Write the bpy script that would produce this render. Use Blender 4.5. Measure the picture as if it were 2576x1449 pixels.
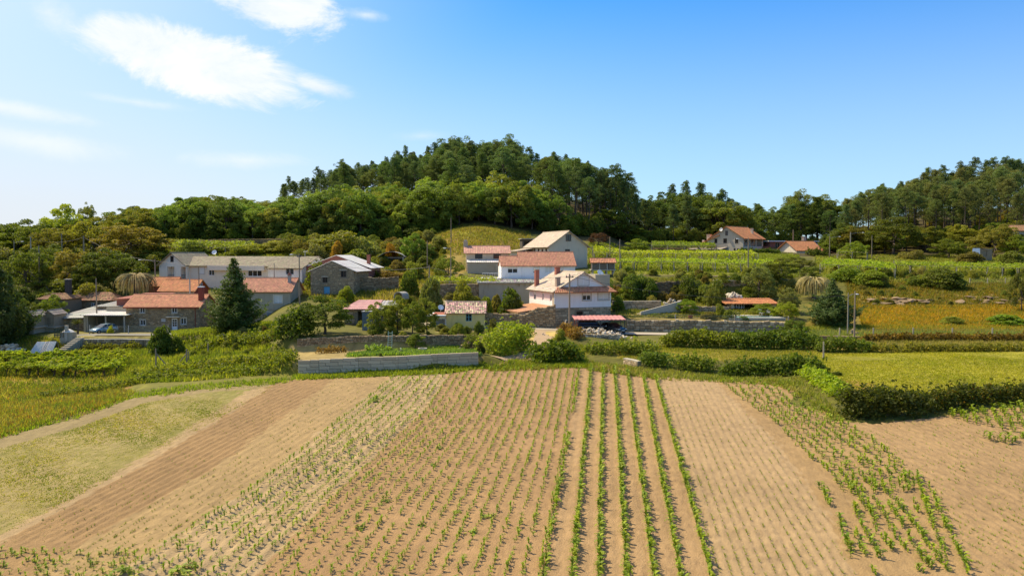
import bpy, math, random
import numpy as np
from mathutils import Vector, Matrix

for o in list(bpy.data.objects):
    bpy.data.objects.remove(o)
scene = bpy.context.scene
R = math.radians

# ------------------------------------------------------------------ camera
CAM_H = 18.0
FPX, CX, CY, HORIZ = 1983.0, 1288.0, 724.5, 640.0     # focal length and centre measured on a 2576 px wide copy
PITCH = math.atan((CY - HORIZ) / FPX)
cam_data = bpy.data.cameras.new('camera')
cam = bpy.data.objects.new('camera', cam_data)
scene.collection.objects.link(cam)
cam_data.sensor_width = 36.0
cam_data.lens = FPX / 2576.0 * 36.0
cam_data.clip_start = 0.5
cam_data.clip_end = 20000
cam.location = (0, 0, CAM_H)
cam.rotation_euler = (R(90) - PITCH, 0, 0)
scene.camera = cam

# ------------------------------------------------------------------ sun, exposure
SUN_EL, SUN_AZ = R(51), R(-60)            # azimuth measured from +Y towards +X
sun_dir = Vector((math.sin(SUN_AZ) * math.cos(SUN_EL), math.cos(SUN_AZ) * math.cos(SUN_EL), math.sin(SUN_EL)))
sl = bpy.data.lights.new('sun', 'SUN')
sl.energy = 4.8
sl.angle = R(0.5)
sl.color = (1.0, 0.88, 0.66)
sun = bpy.data.objects.new('sun', sl)
sun.rotation_euler = sun_dir.to_track_quat('Z', 'Y').to_euler()
scene.collection.objects.link(sun)
scene.view_settings.view_transform = 'Standard'
scene.view_settings.look = 'None'
scene.view_settings.gamma = 1.0
scene.view_settings.use_curve_mapping = False
scene.view_settings.exposure = 0.30

# ------------------------------------------------------------------ world: Nishita sky with clouds on a high plane
world = bpy.data.worlds.new('World')
scene.world = world
world.use_nodes = True


class NT:
    """small node-tree helper"""
    def __init__(s, tree):
        s.t = tree
        s.n = tree.nodes
        s.n.clear()

    def new(s, typ, ins=None, **props):
        n = s.n.new(typ)
        for k, v in props.items():
            setattr(n, k, v)
        for k, v in (ins or {}).items():
            if hasattr(v, 'is_output'):
                s.t.links.new(v, n.inputs[k])
            else:
                n.inputs[k].default_value = v
        return n

    def math(s, op, a, b=0.0, c=0.0, clamp=False):
        n = s.n.new('ShaderNodeMath')
        n.operation = op
        n.use_clamp = clamp
        for i, v in enumerate((a, b, c)):
            if hasattr(v, 'is_output'):
                s.t.links.new(v, n.inputs[i])
            else:
                n.inputs[i].default_value = v
        return n.outputs[0]

    def mix(s, fac, a, b, blend='MIX'):
        n = s.n.new('ShaderNodeMix')
        n.data_type = 'RGBA'
        n.blend_type = blend
        n.clamp_factor = True
        for i, v in ((0, fac), (6, a), (7, b)):
            if hasattr(v, 'is_output'):
                s.t.links.new(v, n.inputs[i])
            elif i == 0:
                n.inputs[0].default_value = v
            else:
                n.inputs[i].default_value = (v[0], v[1], v[2], 1.0)
        return n.outputs[2]

    def smooth(s, x, a, b):
        n = s.n.new('ShaderNodeMapRange')
        n.interpolation_type = 'SMOOTHSTEP'
        s.t.links.new(x, n.inputs[0])
        n.inputs[1].default_value = a
        n.inputs[2].default_value = b
        return n.outputs[0]


w = NT(world.node_tree)
sky = w.new('ShaderNodeTexSky', sky_type='NISHITA', sun_disc=False, sun_elevation=SUN_EL, sun_rotation=SUN_AZ % (2 * math.pi),
            altitude=100.0, air_density=1.0, dust_density=0.6, ozone_density=2.0)
hs = w.new('ShaderNodeHueSaturation', {'Color': sky.outputs[0], 'Hue': 0.487, 'Saturation': 1.32, 'Value': 1.0})
tc = w.new('ShaderNodeTexCoord')
sep = w.new('ShaderNodeSeparateXYZ', {0: tc.outputs['Generated']})
dx_, dy_, dz_ = sep.outputs
ang = w.math('ARCTAN2', dx_, dy_)                 # bearing, 0 straight ahead
elv = w.math('ARCSINE', dz_)
dome = w.new('ShaderNodeCombineXYZ', {0: ang, 1: w.math('MULTIPLY', elv, 1.7), 2: 0.0}).outputs[0]


def cloud_noise(scale, detail, rough, stretch=(1, 1, 1), off=(0, 0, 0), dist=0.0, rot=0.0):
    m = w.new('ShaderNodeMapping', {'Vector': dome, 'Location': off, 'Rotation': (0, 0, rot), 'Scale': stretch})
    n = w.new('ShaderNodeTexNoise', {'Vector': m.outputs[0], 'Scale': scale, 'Detail': detail, 'Roughness': rough, 'Distortion': dist})
    return n.outputs[0]


def cloud_bank(a0, e0, ra, re, tilt, noise, amt, soft):
    """an oval cloud bank at bearing a0 and elevation e0 (degrees), its edge broken up by noise"""
    ux = w.math('SUBTRACT', ang, R(a0))
    uy = w.math('SUBTRACT', elv, R(e0))
    c, s = math.cos(R(tilt)), math.sin(R(tilt))
    qx = w.math('DIVIDE', w.math('ADD', w.math('MULTIPLY', ux, c), w.math('MULTIPLY', uy, s)), R(ra))
    qy = w.math('DIVIDE', w.math('SUBTRACT', w.math('MULTIPLY', uy, c), w.math('MULTIPLY', ux, s)), R(re))
    d = w.math('SQRT', w.math('ADD', w.math('MULTIPLY', qx, qx), w.math('MULTIPLY', qy, qy)))
    v = w.math('ADD', w.math('SUBTRACT', 1.0, d), w.math('MULTIPLY', w.math('SUBTRACT', noise, 0.5), amt))
    return w.smooth(v, 0.0, soft)


n1 = cloud_noise(8.0, 12.0, 0.66, off=(3.1, 1.7, 0), dist=0.5)
n2 = cloud_noise(12.0, 12.0, 0.68, off=(9.1, 4.2, 0), dist=0.4)
banks = [cloud_bank(-21.3, 12.6, 7.6, 2.3, -9, n1, 2.3, 0.5), cloud_bank(-24.6, 13.4, 4.6, 1.8, -6, n1, 2.1, 0.55), cloud_bank(-16.4, 17.2, 4.8, 3.2, -24, n2, 2.2, 0.55),
         cloud_bank(-14.0, 11.7, 3.2, 0.8, -14, n2, 2.0, 1.2)]
thin = [cloud_bank(-30.0, 14.6, 1.9, 1.3, -30, n2, 2.2, 1.3), cloud_bank(-10.4, 16.4, 2.0, 0.55, -4, n2, 2.0, 1.5), cloud_bank(-24.2, 17.9, 2.6, 0.5, -4, n1, 2.0, 1.6),
        cloud_bank(-25.5, 9.8, 4.5, 0.42, -4, n1, 2.0, 1.8), cloud_bank(-33.0, 8.9, 6.5, 0.7, -6, n1, 2.0, 1.0), cloud_bank(-6.5, 8.4, 2.6, 0.5, 3, n1, 1.8, 2.6), cloud_bank(-18.5, 6.4, 6.5, 0.8, 1, n1, 2.0, 1.4),
        cloud_bank(-31.0, 6.9, 7.0, 1.0, -5, n1, 2.0, 1.2), cloud_bank(80, 16, 12, 3, 4, n1, 1.9, 0.8), cloud_bank(150, 20, 14, 4, -6, n1, 1.9, 0.8), cloud_bank(-110, 18, 13, 3.5, 5, n1, 1.9, 0.8)]
bank = banks[0]
for q in banks[1:]:
    bank = w.math('MAXIMUM', bank, q)
wisp = thin[0]
for q in thin[1:]:
    wisp = w.math('MAXIMUM', wisp, q)
west = w.smooth(w.math('MULTIPLY', dx_, -1.0), -0.25, 0.55)
hz = w.smooth(w.math('MULTIPLY', elv, -1.0), -R(22), -R(0.5))
mist = w.math('MULTIPLY', hz, w.math('ADD', 0.50, w.math('MULTIPLY', west, 0.46)))
tint = w.mix(1.0, hs.outputs[0], (0.43, 0.955, 1.42), 'MULTIPLY')
# whitish glare of the sky round the sun (the sun stands outside the frame, upper left)
sd = w.new('ShaderNodeVectorMath', {0: tc.outputs['Generated'], 1: tuple(sun_dir)}, operation='DOT_PRODUCT').outputs['Value']
glare = w.smooth(sd, 0.50, 1.0)
skycol = w.mix(w.math('MULTIPLY', glare, 0.92), tint, (8.2, 7.9, 7.5))
skycol = w.mix(mist, skycol, (5.7, 5.9, 6.3))
skycol = w.mix(w.math('MULTIPLY', wisp, 0.9), skycol, (6.3, 6.8, 7.1))
shade = w.smooth(n1, 0.36, 0.72)
cloudcol = w.mix(shade, (5.9, 6.5, 6.9), (7.4, 7.4, 7.2))
skycol = w.mix(w.math('MULTIPLY', bank, 0.96), skycol, cloudcol)
up = w.smooth(dz_, -0.02, 0.02)
skycol = w.mix(up, (2.2, 2.2, 1.9), skycol)
bg = w.new('ShaderNodeBackground', {'Color': skycol, 'Strength': 0.118})
w.new('ShaderNodeOutputWorld', {'Surface': bg.outputs[0]})

scene.render.engine = 'CYCLES'
scene.cycles.max_bounces = 6
scene.cycles.diffuse_bounces = 3
scene.cycles.transmission_bounces = 4
scene.cycles.transparent_max_bounces = 8
scene.cycles.use_denoising = True

# ------------------------------------------------------------------ geometry helpers
COL = scene.collection
rng = np.random.default_rng(7)
random.seed(7)


def ray(px, py):
    a = (px - CX) / FPX
    b = (CY - py) / FPX
    c, s = math.cos(PITCH), math.sin(PITCH)
    return a, c + b * s, -s + b * c


def at(px, py, Y):
    """world point on the sight line of a measured place, at depth Y (metres)"""
    a, dy, dz = ray(px, py)
    t = Y / dy
    return Vector((a * t, Y, CAM_H + dz * t))


def zat(py, Y):
    a, dy, dz = ray(CX, py)
    return CAM_H + dz * Y / dy


def project(x, y, z):
    c, s = math.cos(PITCH), math.sin(PITCH)
    d = y * c - (z - CAM_H) * s
    v = y * s + (z - CAM_H) * c
    return CX + FPX * x / d, CY - FPX * v / d


def inpoly(px, py, poly):
    px = np.asarray(px); py = np.asarray(py)
    r = np.zeros(px.shape, bool)
    n = len(poly)
    for i in range(n):
        x1, y1 = poly[i]
        x2, y2 = poly[(i + 1) % n]
        c = ((y1 > py) != (y2 > py)) & (px < (x2 - x1) * (py - y1) / ((y2 - y1) or 1e-9) + x1)
        r ^= c
    return r


def mesh(name, verts, faces, mat=None, cols=None, smooth=False, uniform=0):
    """verts (n,3); faces either an (m,k) array or a list"""
    me = bpy.data.meshes.new(name)
    verts = np.asarray(verts, np.float32).reshape(-1, 3)
    if isinstance(faces, np.ndarray):
        k = faces.shape[1]
        me.vertices.add(len(verts))
        me.vertices.foreach_set('co', verts.ravel())
        me.loops.add(faces.size)
        me.loops.foreach_set('vertex_index', faces.astype(np.int32).ravel())
        me.polygons.add(len(faces))
        me.polygons.foreach_set('loop_start', np.arange(0, faces.size, k, dtype=np.int32))
        me.polygons.foreach_set('loop_total', np.full(len(faces), k, np.int32))
        me.update(calc_edges=True)
    else:
        me.from_pydata([tuple(v) for v in verts], [], [tuple(f) for f in faces])
        me.update()
    if cols is not None:
        a = me.attributes.new('Col', 'FLOAT_COLOR', 'POINT')
        c = np.ones((len(verts), 4), np.float32)
        c[:, :3] = np.asarray(cols, np.float32).reshape(-1, 3)
        a.data.foreach_set('color', c.ravel())
    me.polygons.foreach_set('use_smooth', np.full(len(me.polygons), bool(smooth)))
    if mat:
        me.materials.append(mat)
    return me


def obj(name, me, parent=None, loc=None, rot=None, scale=None, color=None):
    o = bpy.data.objects.new(name, me)
    COL.objects.link(o)
    if parent is not None:
        o.parent = parent
    if loc is not None:
        o.location = loc
    if rot is not None:
        o.rotation_euler = rot if hasattr(rot, '__len__') else (0, 0, rot)
    if scale is not None:
        o.scale = scale if hasattr(scale, '__len__') else (scale,) * 3
    if color is not None:
        o.color = (color[0], color[1], color[2], 1)
    return o


def tag(o, label=None, cat=None, group=None, kind=None):
    if label: o['label'] = label
    if cat: o['category'] = cat
    if group: o['group'] = group
    if kind: o['kind'] = kind
    return o


class MB:
    """collects shapes into one mesh"""
    def __init__(s):
        s.v, s.f, s.c = [], [], []
        s.col = (1, 1, 1)

    def add(s, vs, fs):
        b = len(s.v)
        s.v += [tuple(v) for v in vs]
        s.f += [tuple(i + b for i in f) for f in fs]
        s.c += [s.col] * len(vs)

    def box(s, x0, x1, y0, y1, z0, z1):
        s.add([(x0, y0, z0), (x1, y0, z0), (x1, y1, z0), (x0, y1, z0), (x0, y0, z1), (x1, y0, z1), (x1, y1, z1), (x0, y1, z1)],
              [(0, 3, 2, 1), (4, 5, 6, 7), (0, 1, 5, 4), (1, 2, 6, 5), (2, 3, 7, 6), (3, 0, 4, 7)])

    def tube(s, pts, rad, n=6, cap=True):
        pts = [Vector(p) for p in pts]
        if not hasattr(rad, '__len__'): rad = [rad] * len(pts)
        vs, fs = [], []
        for i, p in enumerate(pts):
            d = (pts[min(i + 1, len(pts) - 1)] - pts[max(i - 1, 0)]).normalized()
            a = d.cross(Vector((0, 0, 1)) if abs(d.z) < 0.95 else Vector((1, 0, 0))).normalized()
            b = d.cross(a)
            for k in range(n):
                t = 2 * math.pi * k / n
                vs.append(p + (a * math.cos(t) + b * math.sin(t)) * rad[i])
        for i in range(len(pts) - 1):
            for k in range(n):
                k2 = (k + 1) % n
                fs.append((i * n + k, i * n + k2, (i + 1) * n + k2, (i + 1) * n + k))
        if cap:
            fs.append(tuple(range(n - 1, -1, -1)))
            fs.append(tuple((len(pts) - 1) * n + k for k in range(n)))
        s.add(vs, fs)

    def prism(s, poly, y0, y1):
        """polygon in x,z extruded along y"""
        n = len(poly)
        vs = [(x, y0, z) for x, z in poly] + [(x, y1, z) for x, z in poly]
        fs = [tuple(range(n)), tuple(range(2 * n - 1, n - 1, -1))]
        fs += [(i, i + n, (i + 1) % n + n, (i + 1) % n) for i in range(n)]
        s.add(vs, fs)

    def lathe(s, prof, n=12, c=(0, 0, 0)):
        vs, fs = [], []
        for r_, z in prof:
            for k in range(n):
                t = 2 * math.pi * k / n
                vs.append((c[0] + r_ * math.cos(t), c[1] + r_ * math.sin(t), c[2] + z))
        for i in range(len(prof) - 1):
            for k in range(n):
                k2 = (k + 1) % n
                fs.append((i * n + k, i * n + k2, (i + 1) * n + k2, (i + 1) * n + k))
        s.add(vs, fs)

    def mesh(s, name, mat, cols=False, smooth=False):
        return mesh(name, np.array(s.v, np.float32), s.f, mat, np.array(s.c) if cols else None, smooth)

    def build(s, name, mat, parent=None, cols=False, smooth=False, **k):
        return obj(name, s.mesh(name, mat, cols, smooth), parent, **k)


# ------------------------------------------------------------------ materials
MATS = {}


def principled(t, **ins):
    b = t.new('ShaderNodeBsdfPrincipled', {k: v for k, v in ins.items()})
    t.new('ShaderNodeOutputMaterial', {'Surface': b.outputs[0]})
    return b


def mat(name, color, rough=0.8, scale=3.0, var=0.25, bump=0.15, src='fixed', fine=20.0, metal=0.0, spec=0.3, stain=0.0, dist=0.02):
    """procedural surface: base colour (fixed, from vertex colour or from object colour) broken up by two noises"""
    if name in MATS: return MATS[name]
    m = bpy.data.materials.new(name)
    m.use_nodes = True
    t = NT(m.node_tree)
    tcn = t.new('ShaderNodeTexCoord')
    n1 = t.new('ShaderNodeTexNoise', {'Vector': tcn.outputs['Object'], 'Scale': scale, 'Detail': 6.0, 'Roughness': 0.6})
    n2 = t.new('ShaderNodeTexNoise', {'Vector': tcn.outputs['Object'], 'Scale': fine, 'Detail': 3.0, 'Roughness': 0.6})
    if src == 'vertex':
        base = t.new('ShaderNodeAttribute', attribute_name='Col').outputs['Color']
    elif src == 'object':
        oi = t.new('ShaderNodeObjectInfo')
        base = oi.outputs['Color']
    elif src == 'both':
        oi = t.new('ShaderNodeObjectInfo')
        base = t.mix(1.0, oi.outputs['Color'], t.new('ShaderNodeAttribute', attribute_name='Col').outputs['Color'], 'MULTIPLY')
    else:
        base = t.new('ShaderNodeRGB').outputs[0]
        base.default_value = (color[0], color[1], color[2], 1)
    f = t.math('ADD', t.math('MULTIPLY', t.math('SUBTRACT', n1.outputs[0], 0.5), var * 2.4), t.math('MULTIPLY', t.math('SUBTRACT', n2.outputs[0], 0.5), var * 1.6))
    f = t.math('MAXIMUM', t.math('ADD', f, 1.0), 0.25)
    g = t.new('ShaderNodeCombineColor', {0: f, 1: f, 2: f}).outputs[0]
    c = t.mix(1.0, base, g, 'MULTIPLY')
    if stain:
        mp = t.new('ShaderNodeMapping', {'Vector': tcn.outputs['Object'], 'Scale': (1.6, 1.6, 0.22)})
        n3 = t.new('ShaderNodeTexNoise', {'Vector': mp.outputs[0], 'Scale': 1.3, 'Detail': 5.0, 'Roughness': 0.65})
        c = t.mix(t.math('MULTIPLY', t.smooth(n3.outputs[0], 0.52, 0.72), stain), c, t.mix(1.0, c, (0.45, 0.42, 0.36), 'MULTIPLY'))
    bp = t.new('ShaderNodeBump', {'Strength': bump, 'Distance': dist, 'Height': t.math('ADD', n2.outputs[0], n1.outputs[0])})
    principled(t, **{'Base Color': c, 'Roughness': rough, 'Metallic': metal, 'Specular IOR Level': spec, 'Normal': bp.outputs[0]})
    MATS[name] = m
    return m


def leaf_mat(name, transl=0.3, wt=(1.0, 1.0, 0.62)):
    m = bpy.data.materials.new(name)
    m.use_nodes = True
    t = NT(m.node_tree)
    oi = t.new('ShaderNodeObjectInfo')
    at_ = t.new('ShaderNodeAttribute', attribute_name='Col')
    c = t.mix(1.0, oi.outputs['Color'], at_.outputs['Color'], 'MULTIPLY')
    r_ = t.new('ShaderNodeMapRange', {0: oi.outputs['Random'], 1: 0.0, 2: 1.0, 3: 0.82, 4: 1.2})
    h = t.new('ShaderNodeMapRange', {0: t.math('FRACT', t.math('MULTIPLY', oi.outputs['Random'], 7.31)), 1: 0.0, 2: 1.0, 3: 0.485, 4: 0.51})
    c = t.mix(1.0, c, wt, 'MULTIPLY')
    c = t.new('ShaderNodeHueSaturation', {'Color': c, 'Value': r_.outputs[0], 'Hue': h.outputs[0]}).outputs[0]
    b = t.new('ShaderNodeBsdfPrincipled', {'Base Color': c, 'Roughness': 0.55, 'Specular IOR Level': 0.25})
    tr = t.new('ShaderNodeBsdfTranslucent', {'Color': t.mix(1.0, c, (1.15, 1.25, 0.55), 'MULTIPLY')})
    mx = t.new('ShaderNodeMixShader', {0: transl, 1: b.outputs[0], 2: tr.outputs[0]})
    t.new('ShaderNodeOutputMaterial', {'Surface': mx.outputs[0]})
    return m


LEAF = leaf_mat('leaves', 0.48, (1.16, 1.18, 0.74))
NEEDLE = leaf_mat('needles', 0.36, (1.12, 1.25, 0.95))
DRY = leaf_mat('dry_fronds', 0.2)
BARK = mat('bark', (0.10, 0.075, 0.055), 0.9, 4, 0.35, 0.5)
BARK_PALE = mat('bark_pale', (0.22, 0.18, 0.14), 0.9, 4, 0.35, 0.5)
WOOD_GREY = mat('weathered_wood', (0.27, 0.21, 0.14), 0.9, 3, 0.3, 0.3)
POLE = mat('pole_wood', (0.30, 0.225, 0.15), 0.85, 2, 0.25, 0.2)
CONC = mat('concrete', (0.40, 0.36, 0.29), 0.85, 2, 0.22, 0.2, stain=0.35)
CONC_POLE = mat('concrete_pole', (0.36, 0.31, 0.225), 0.8, 2, 0.15, 0.1)
METAL = mat('galvanised_metal', (0.38, 0.36, 0.32), 0.45, 5, 0.15, 0.05, metal=0.6)
DARKMETAL = mat('dark_metal', (0.06, 0.06, 0.065), 0.5, 5, 0.2, 0.05, metal=0.3)
GLASS = mat('window_glass', (0.018, 0.02, 0.022), 0.08, 1, 0.3, 0.0, spec=0.6)
WHITEFRAME = mat('white_frame', (0.78, 0.77, 0.74), 0.5, 4, 0.06, 0.02)
BROWNFRAME = mat('brown_frame', (0.10, 0.06, 0.045), 0.6, 4, 0.15, 0.05)
BLIND = mat('roller_blind', (0.72, 0.69, 0.60), 0.6, 3, 0.08, 0.03)
GRANITE = mat('granite_trim', (0.50, 0.43, 0.32), 0.85, 6, 0.2, 0.15)
STONE = mat('stone', (1, 1, 1), 0.9, 5, 0.3, 0.5, src='vertex', fine=30, dist=0.03)
STONE_O = mat('stone_pieces', (1, 1, 1), 0.9, 5, 0.3, 0.5, src='object', fine=30, dist=0.03)
MORTAR = mat('mortar', (0.24, 0.19, 0.12), 0.95, 5, 0.3, 0.4)
TILE = mat('roof_tile', (1, 1, 1), 0.8, 2.2, 0.22, 0.2, src='vertex', fine=14)
SHEET = mat('roof_sheet', (1, 1, 1), 0.75, 1.2, 0.2, 0.1, src='vertex', fine=9)
SOFFIT = mat('soffit', (0.30, 0.22, 0.16), 0.85, 3, 0.15, 0.1)
WHITEWALL = mat('white_plaster', (0.84, 0.81, 0.75), 0.85, 1.2, 0.06, 0.05, stain=0.22)
PINKWALL = mat('pink_plaster', (0.78, 0.62, 0.58), 0.85, 1.2, 0.06, 0.05, stain=0.12)
CREAMWALL = mat('cream_plaster', (0.74, 0.64, 0.48), 0.88, 1.2, 0.09, 0.05, stain=0.3)
GREYWALL = mat('grey_plaster', (0.43, 0.37, 0.26), 0.9, 1.0, 0.12, 0.08, stain=0.35)
REDWALL = mat('red_plaster', (0.30, 0.065, 0.038), 0.85, 1.5, 0.12, 0.08)
YELLOWWALL = mat('yellow_plaster', (0.84, 0.62, 0.22), 0.88, 1.2, 0.08, 0.05, stain=0.2)
BLUEDOOR = mat('blue_door', (0.14, 0.38, 0.55), 0.6, 4, 0.15, 0.05)
BRICKRED = mat('red_brickwork', (0.36, 0.13, 0.085), 0.9, 3, 0.25, 0.3, fine=25)
# ------------------------------------------------------------------ terrain
FK = (HORIZ - 520.0) / FPX              # the field rises gently away from the camera: z = FK * y

# ground profile per bearing: depth (m) and the height it is seen at
PROFILE = {
    -500: (62, [(80, 1010), (95, 950), (110, 890), (122, 838), (135, 800), (150, 745), (165, 700), (190, 682), (220, 670), (260, 668), (320, 690), (450, 720)]),
    0: (62, [(80, 1010), (95, 950), (110, 890), (122, 838), (135, 800), (150, 745), (165, 700), (190, 680), (220, 667), (260, 665), (320, 690), (450, 720)]),
    170: (69, [(85, 985), (97, 945), (108, 893), (113, 880), (118, 845), (124, 838), (135, 800), (150, 745), (165, 695), (190, 665), (220, 650), (260, 648), (320, 670), (450, 710)]),
    210: (71, [(85, 985), (97, 945), (108, 895), (113.4, 880), (114.4, 846), (122, 838), (130, 830), (138, 790), (150, 745), (165, 690), (190, 645), (220, 632), (260, 630), (320, 660), (450, 710)]),
    400: (78, [(90, 950), (100, 915), (110, 888), (113.4, 880), (114.4, 847), (122, 838), (128, 834), (140, 775), (150, 745), (160, 700), (175, 645), (185, 622), (195, 603), (220, 585), (260, 575), (320, 600), (450, 680)]),
    620: (81, [(86, 945), (95, 905), (103, 886), (106, 868), (108, 850), (113, 832), (122, 822), (132, 815), (136, 762), (150, 742), (165, 690), (175, 645), (185, 625), (195, 608), (220, 572), (260, 540), (300, 530), (340, 550), (450, 650)]),
    740: (83, [(85.6, 944), (86.4, 906), (97, 886), (98.2, 850), (107, 826), (115, 812), (125, 775), (134, 750), (138, 740), (150, 705), (160, 680), (175, 645), (190, 614), (200, 605), (230, 562), (260, 525), (290, 508), (330, 515), (450, 640)]),
    800: (83, [(85.6, 943), (86.4, 903), (97, 884), (98.2, 848), (107, 826), (115, 812), (125, 772), (134, 748), (137, 739), (150, 700), (160, 675), (175, 645), (190, 612), (200, 603), (230, 562), (260, 520), (290, 502), (330, 510), (450, 640)]),
    1000: (85, [(86.4, 932), (87.2, 895), (97, 882), (98.2, 850), (107, 830), (115, 812), (125, 778), (135, 746), (145, 712), (160, 672), (175, 640), (190, 615), (200, 600), (230, 556), (260, 515), (290, 488), (320, 478), (360, 500), (450, 640)]),
    1195: (87.4, [(88.4, 916), (89.2, 892), (97, 882), (103, 858), (112, 828), (122, 812), (126, 782), (135, 741), (142, 707), (152, 686), (165, 640), (178, 604), (188, 577), (200, 571), (230, 530), (260, 492), (290, 466), (320, 456), (360, 480), (450, 640)]),
    1340: (88, [(92, 910), (100, 870), (106, 846), (112, 828), (120, 820), (128, 792), (137, 742), (145, 718), (160, 684), (175, 640), (190, 606), (200, 590), (230, 545), (260, 500), (290, 472), (330, 466), (450, 640)]),
    1480: (88, [(92, 905), (100, 872), (106, 846), (111, 832), (118, 825), (127, 790), (138, 746), (141, 708), (152, 682), (165, 668), (180, 640), (195, 615), (215, 592), (240, 560), (270, 522), (300, 508), (340, 520), (450, 640)]),
    1590: (87, [(90, 915), (95, 890), (102, 870), (110, 845), (117, 836), (118.2, 806), (128, 780), (136, 757), (140, 748), (141.2, 706), (150, 686), (170, 660), (200, 640), (225, 620), (240, 600), (270, 572), (300, 560), (340, 585), (450, 660)]),
    1650: (87, [(90, 915), (95, 890), (102, 870), (110, 845), (117, 836), (118.2, 806), (128, 780), (136, 757), (140, 748), (141.2, 706), (150, 686), (170, 660), (200, 640), (225, 625), (240, 606), (270, 582), (300, 572), (340, 590), (450, 660)]),
    1900: (82, [(86, 950), (92, 900), (100, 880), (110, 846), (117, 838), (118.2, 810), (128, 788), (140, 757), (142, 718), (150, 690), (170, 660), (200, 640), (225, 632), (245, 612), (270, 596), (300, 590), (340, 600), (450, 660)]),
    2100: (67, [(72, 1000), (78, 965), (88, 915), (95, 893), (101, 872), (105, 853), (112, 838), (125, 792), (132, 770), (140, 740), (150, 705), (160, 686), (175, 665), (205, 645), (230, 635), (250, 616), (280, 602), (320, 602), (450, 660)]),
    2340: (67.5, [(74, 990), (80, 955), (90, 905), (97, 882), (101, 870), (105, 853), (112, 838), (125, 795), (132, 770), (140, 740), (150, 716), (160, 701), (175, 675), (205, 650), (225, 630), (250, 602), (280, 558), (320, 532), (360, 545), (450, 640)]),
    2576: (71, [(76, 985), (82, 950), (90, 905), (97, 884), (101, 872), (105, 855), (112, 838), (125, 795), (132, 770), (140, 740), (150, 718), (160, 703), (175, 678), (205, 650), (225, 628), (250, 595), (280, 548), (320, 520), (360, 535), (450, 640)]),
    3200: (71, [(76, 985), (82, 950), (90, 905), (97, 884), (101, 872), (105, 855), (112, 838), (125, 795), (132, 770), (140, 740), (150, 718), (160, 703), (175, 678), (205, 650), (225, 628), (250, 595), (280, 548), (320, 520), (360, 535), (450, 640)]),
}
_YS = np.concatenate([np.arange(5, 80, 1.0), np.arange(80, 160, 0.2), np.arange(160, 460, 2.0), [600, 1000, 2500, 9000]])
_PX = np.array(sorted(PROFILE), float)
_Z = np.zeros((len(_PX), len(_YS)))
for _i, _p in enumerate(sorted(PROFILE)):
    _e, _l = PROFILE[_p]
    _yy = [0, _e] + [a for a, b in _l] + [700, 9000]
    _zz = [0, FK * _e] + [zat(b, a) for a, b in _l] + [-6, -60]
    _Z[_i] = np.interp(_YS, _yy, _zz)


def terr(x, y):
    """ground height at world x, y (arrays or scalars)"""
    x = np.asarray(x, float); y = np.asarray(y, float)
    px = np.clip(CX + FPX * x / np.maximum(y, 1.0), _PX[0], _PX[-1] - 1e-6)
    i = np.clip(np.searchsorted(_PX, px, 'right') - 1, 0, len(_PX) - 2)
    f = (px - _PX[i]) / (_PX[i + 1] - _PX[i])
    f = f * f * (3 - 2 * f)
    yc = np.clip(y, _YS[0], _YS[-1] - 1e-6)
    j = np.clip(np.searchsorted(_YS, yc, 'right') - 1, 0, len(_YS) - 2)
    g = (yc - _YS[j]) / (_YS[j + 1] - _YS[j])
    z0 = _Z[i, j] * (1 - g) + _Z[i, j + 1] * g
    z1 = _Z[i + 1, j] * (1 - g) + _Z[i + 1, j + 1] * g
    return z0 * (1 - f) + z1 * f


def gnd(px, Y):
    """ground point on a bearing at depth Y"""
    x = (px - CX) / FPX * Y
    return Vector((x, Y, float(terr(x, Y))))


def field_pt(px, py):
    a, dy, dz = ray(px, py)
    t = CAM_H / (FK * dy - dz)
    return Vector((a * t, dy * t, FK * dy * t))


def lumps(x, y, s):
    return (np.sin(x * 1.3 / s + 0.7 * np.sin(y * 0.9 / s)) + np.sin(y * 1.7 / s + 1.1 * np.sin(x * 0.6 / s + 2)) + 0.6 * np.sin((x + y) * 2.9 / s)) / 2.6


FIELD_EDGE = [(-400, 1250), (-100, 1137), (0, 1100), (180, 1052), (330, 1002), (480, 980), (660, 967), (750, 953), (1130, 937), (1200, 926),
              (1480, 921), (1600, 931), (1660, 946), (1790, 956), (1990, 960), (2030, 988), (2110, 1057), (2200, 1064), (2350, 1047), (2440, 1032),
              (2576, 1017), (2900, 1000), (3600, 1000), (4600, 2600), (-2200, 2600), (-1200, 1540)]

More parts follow.
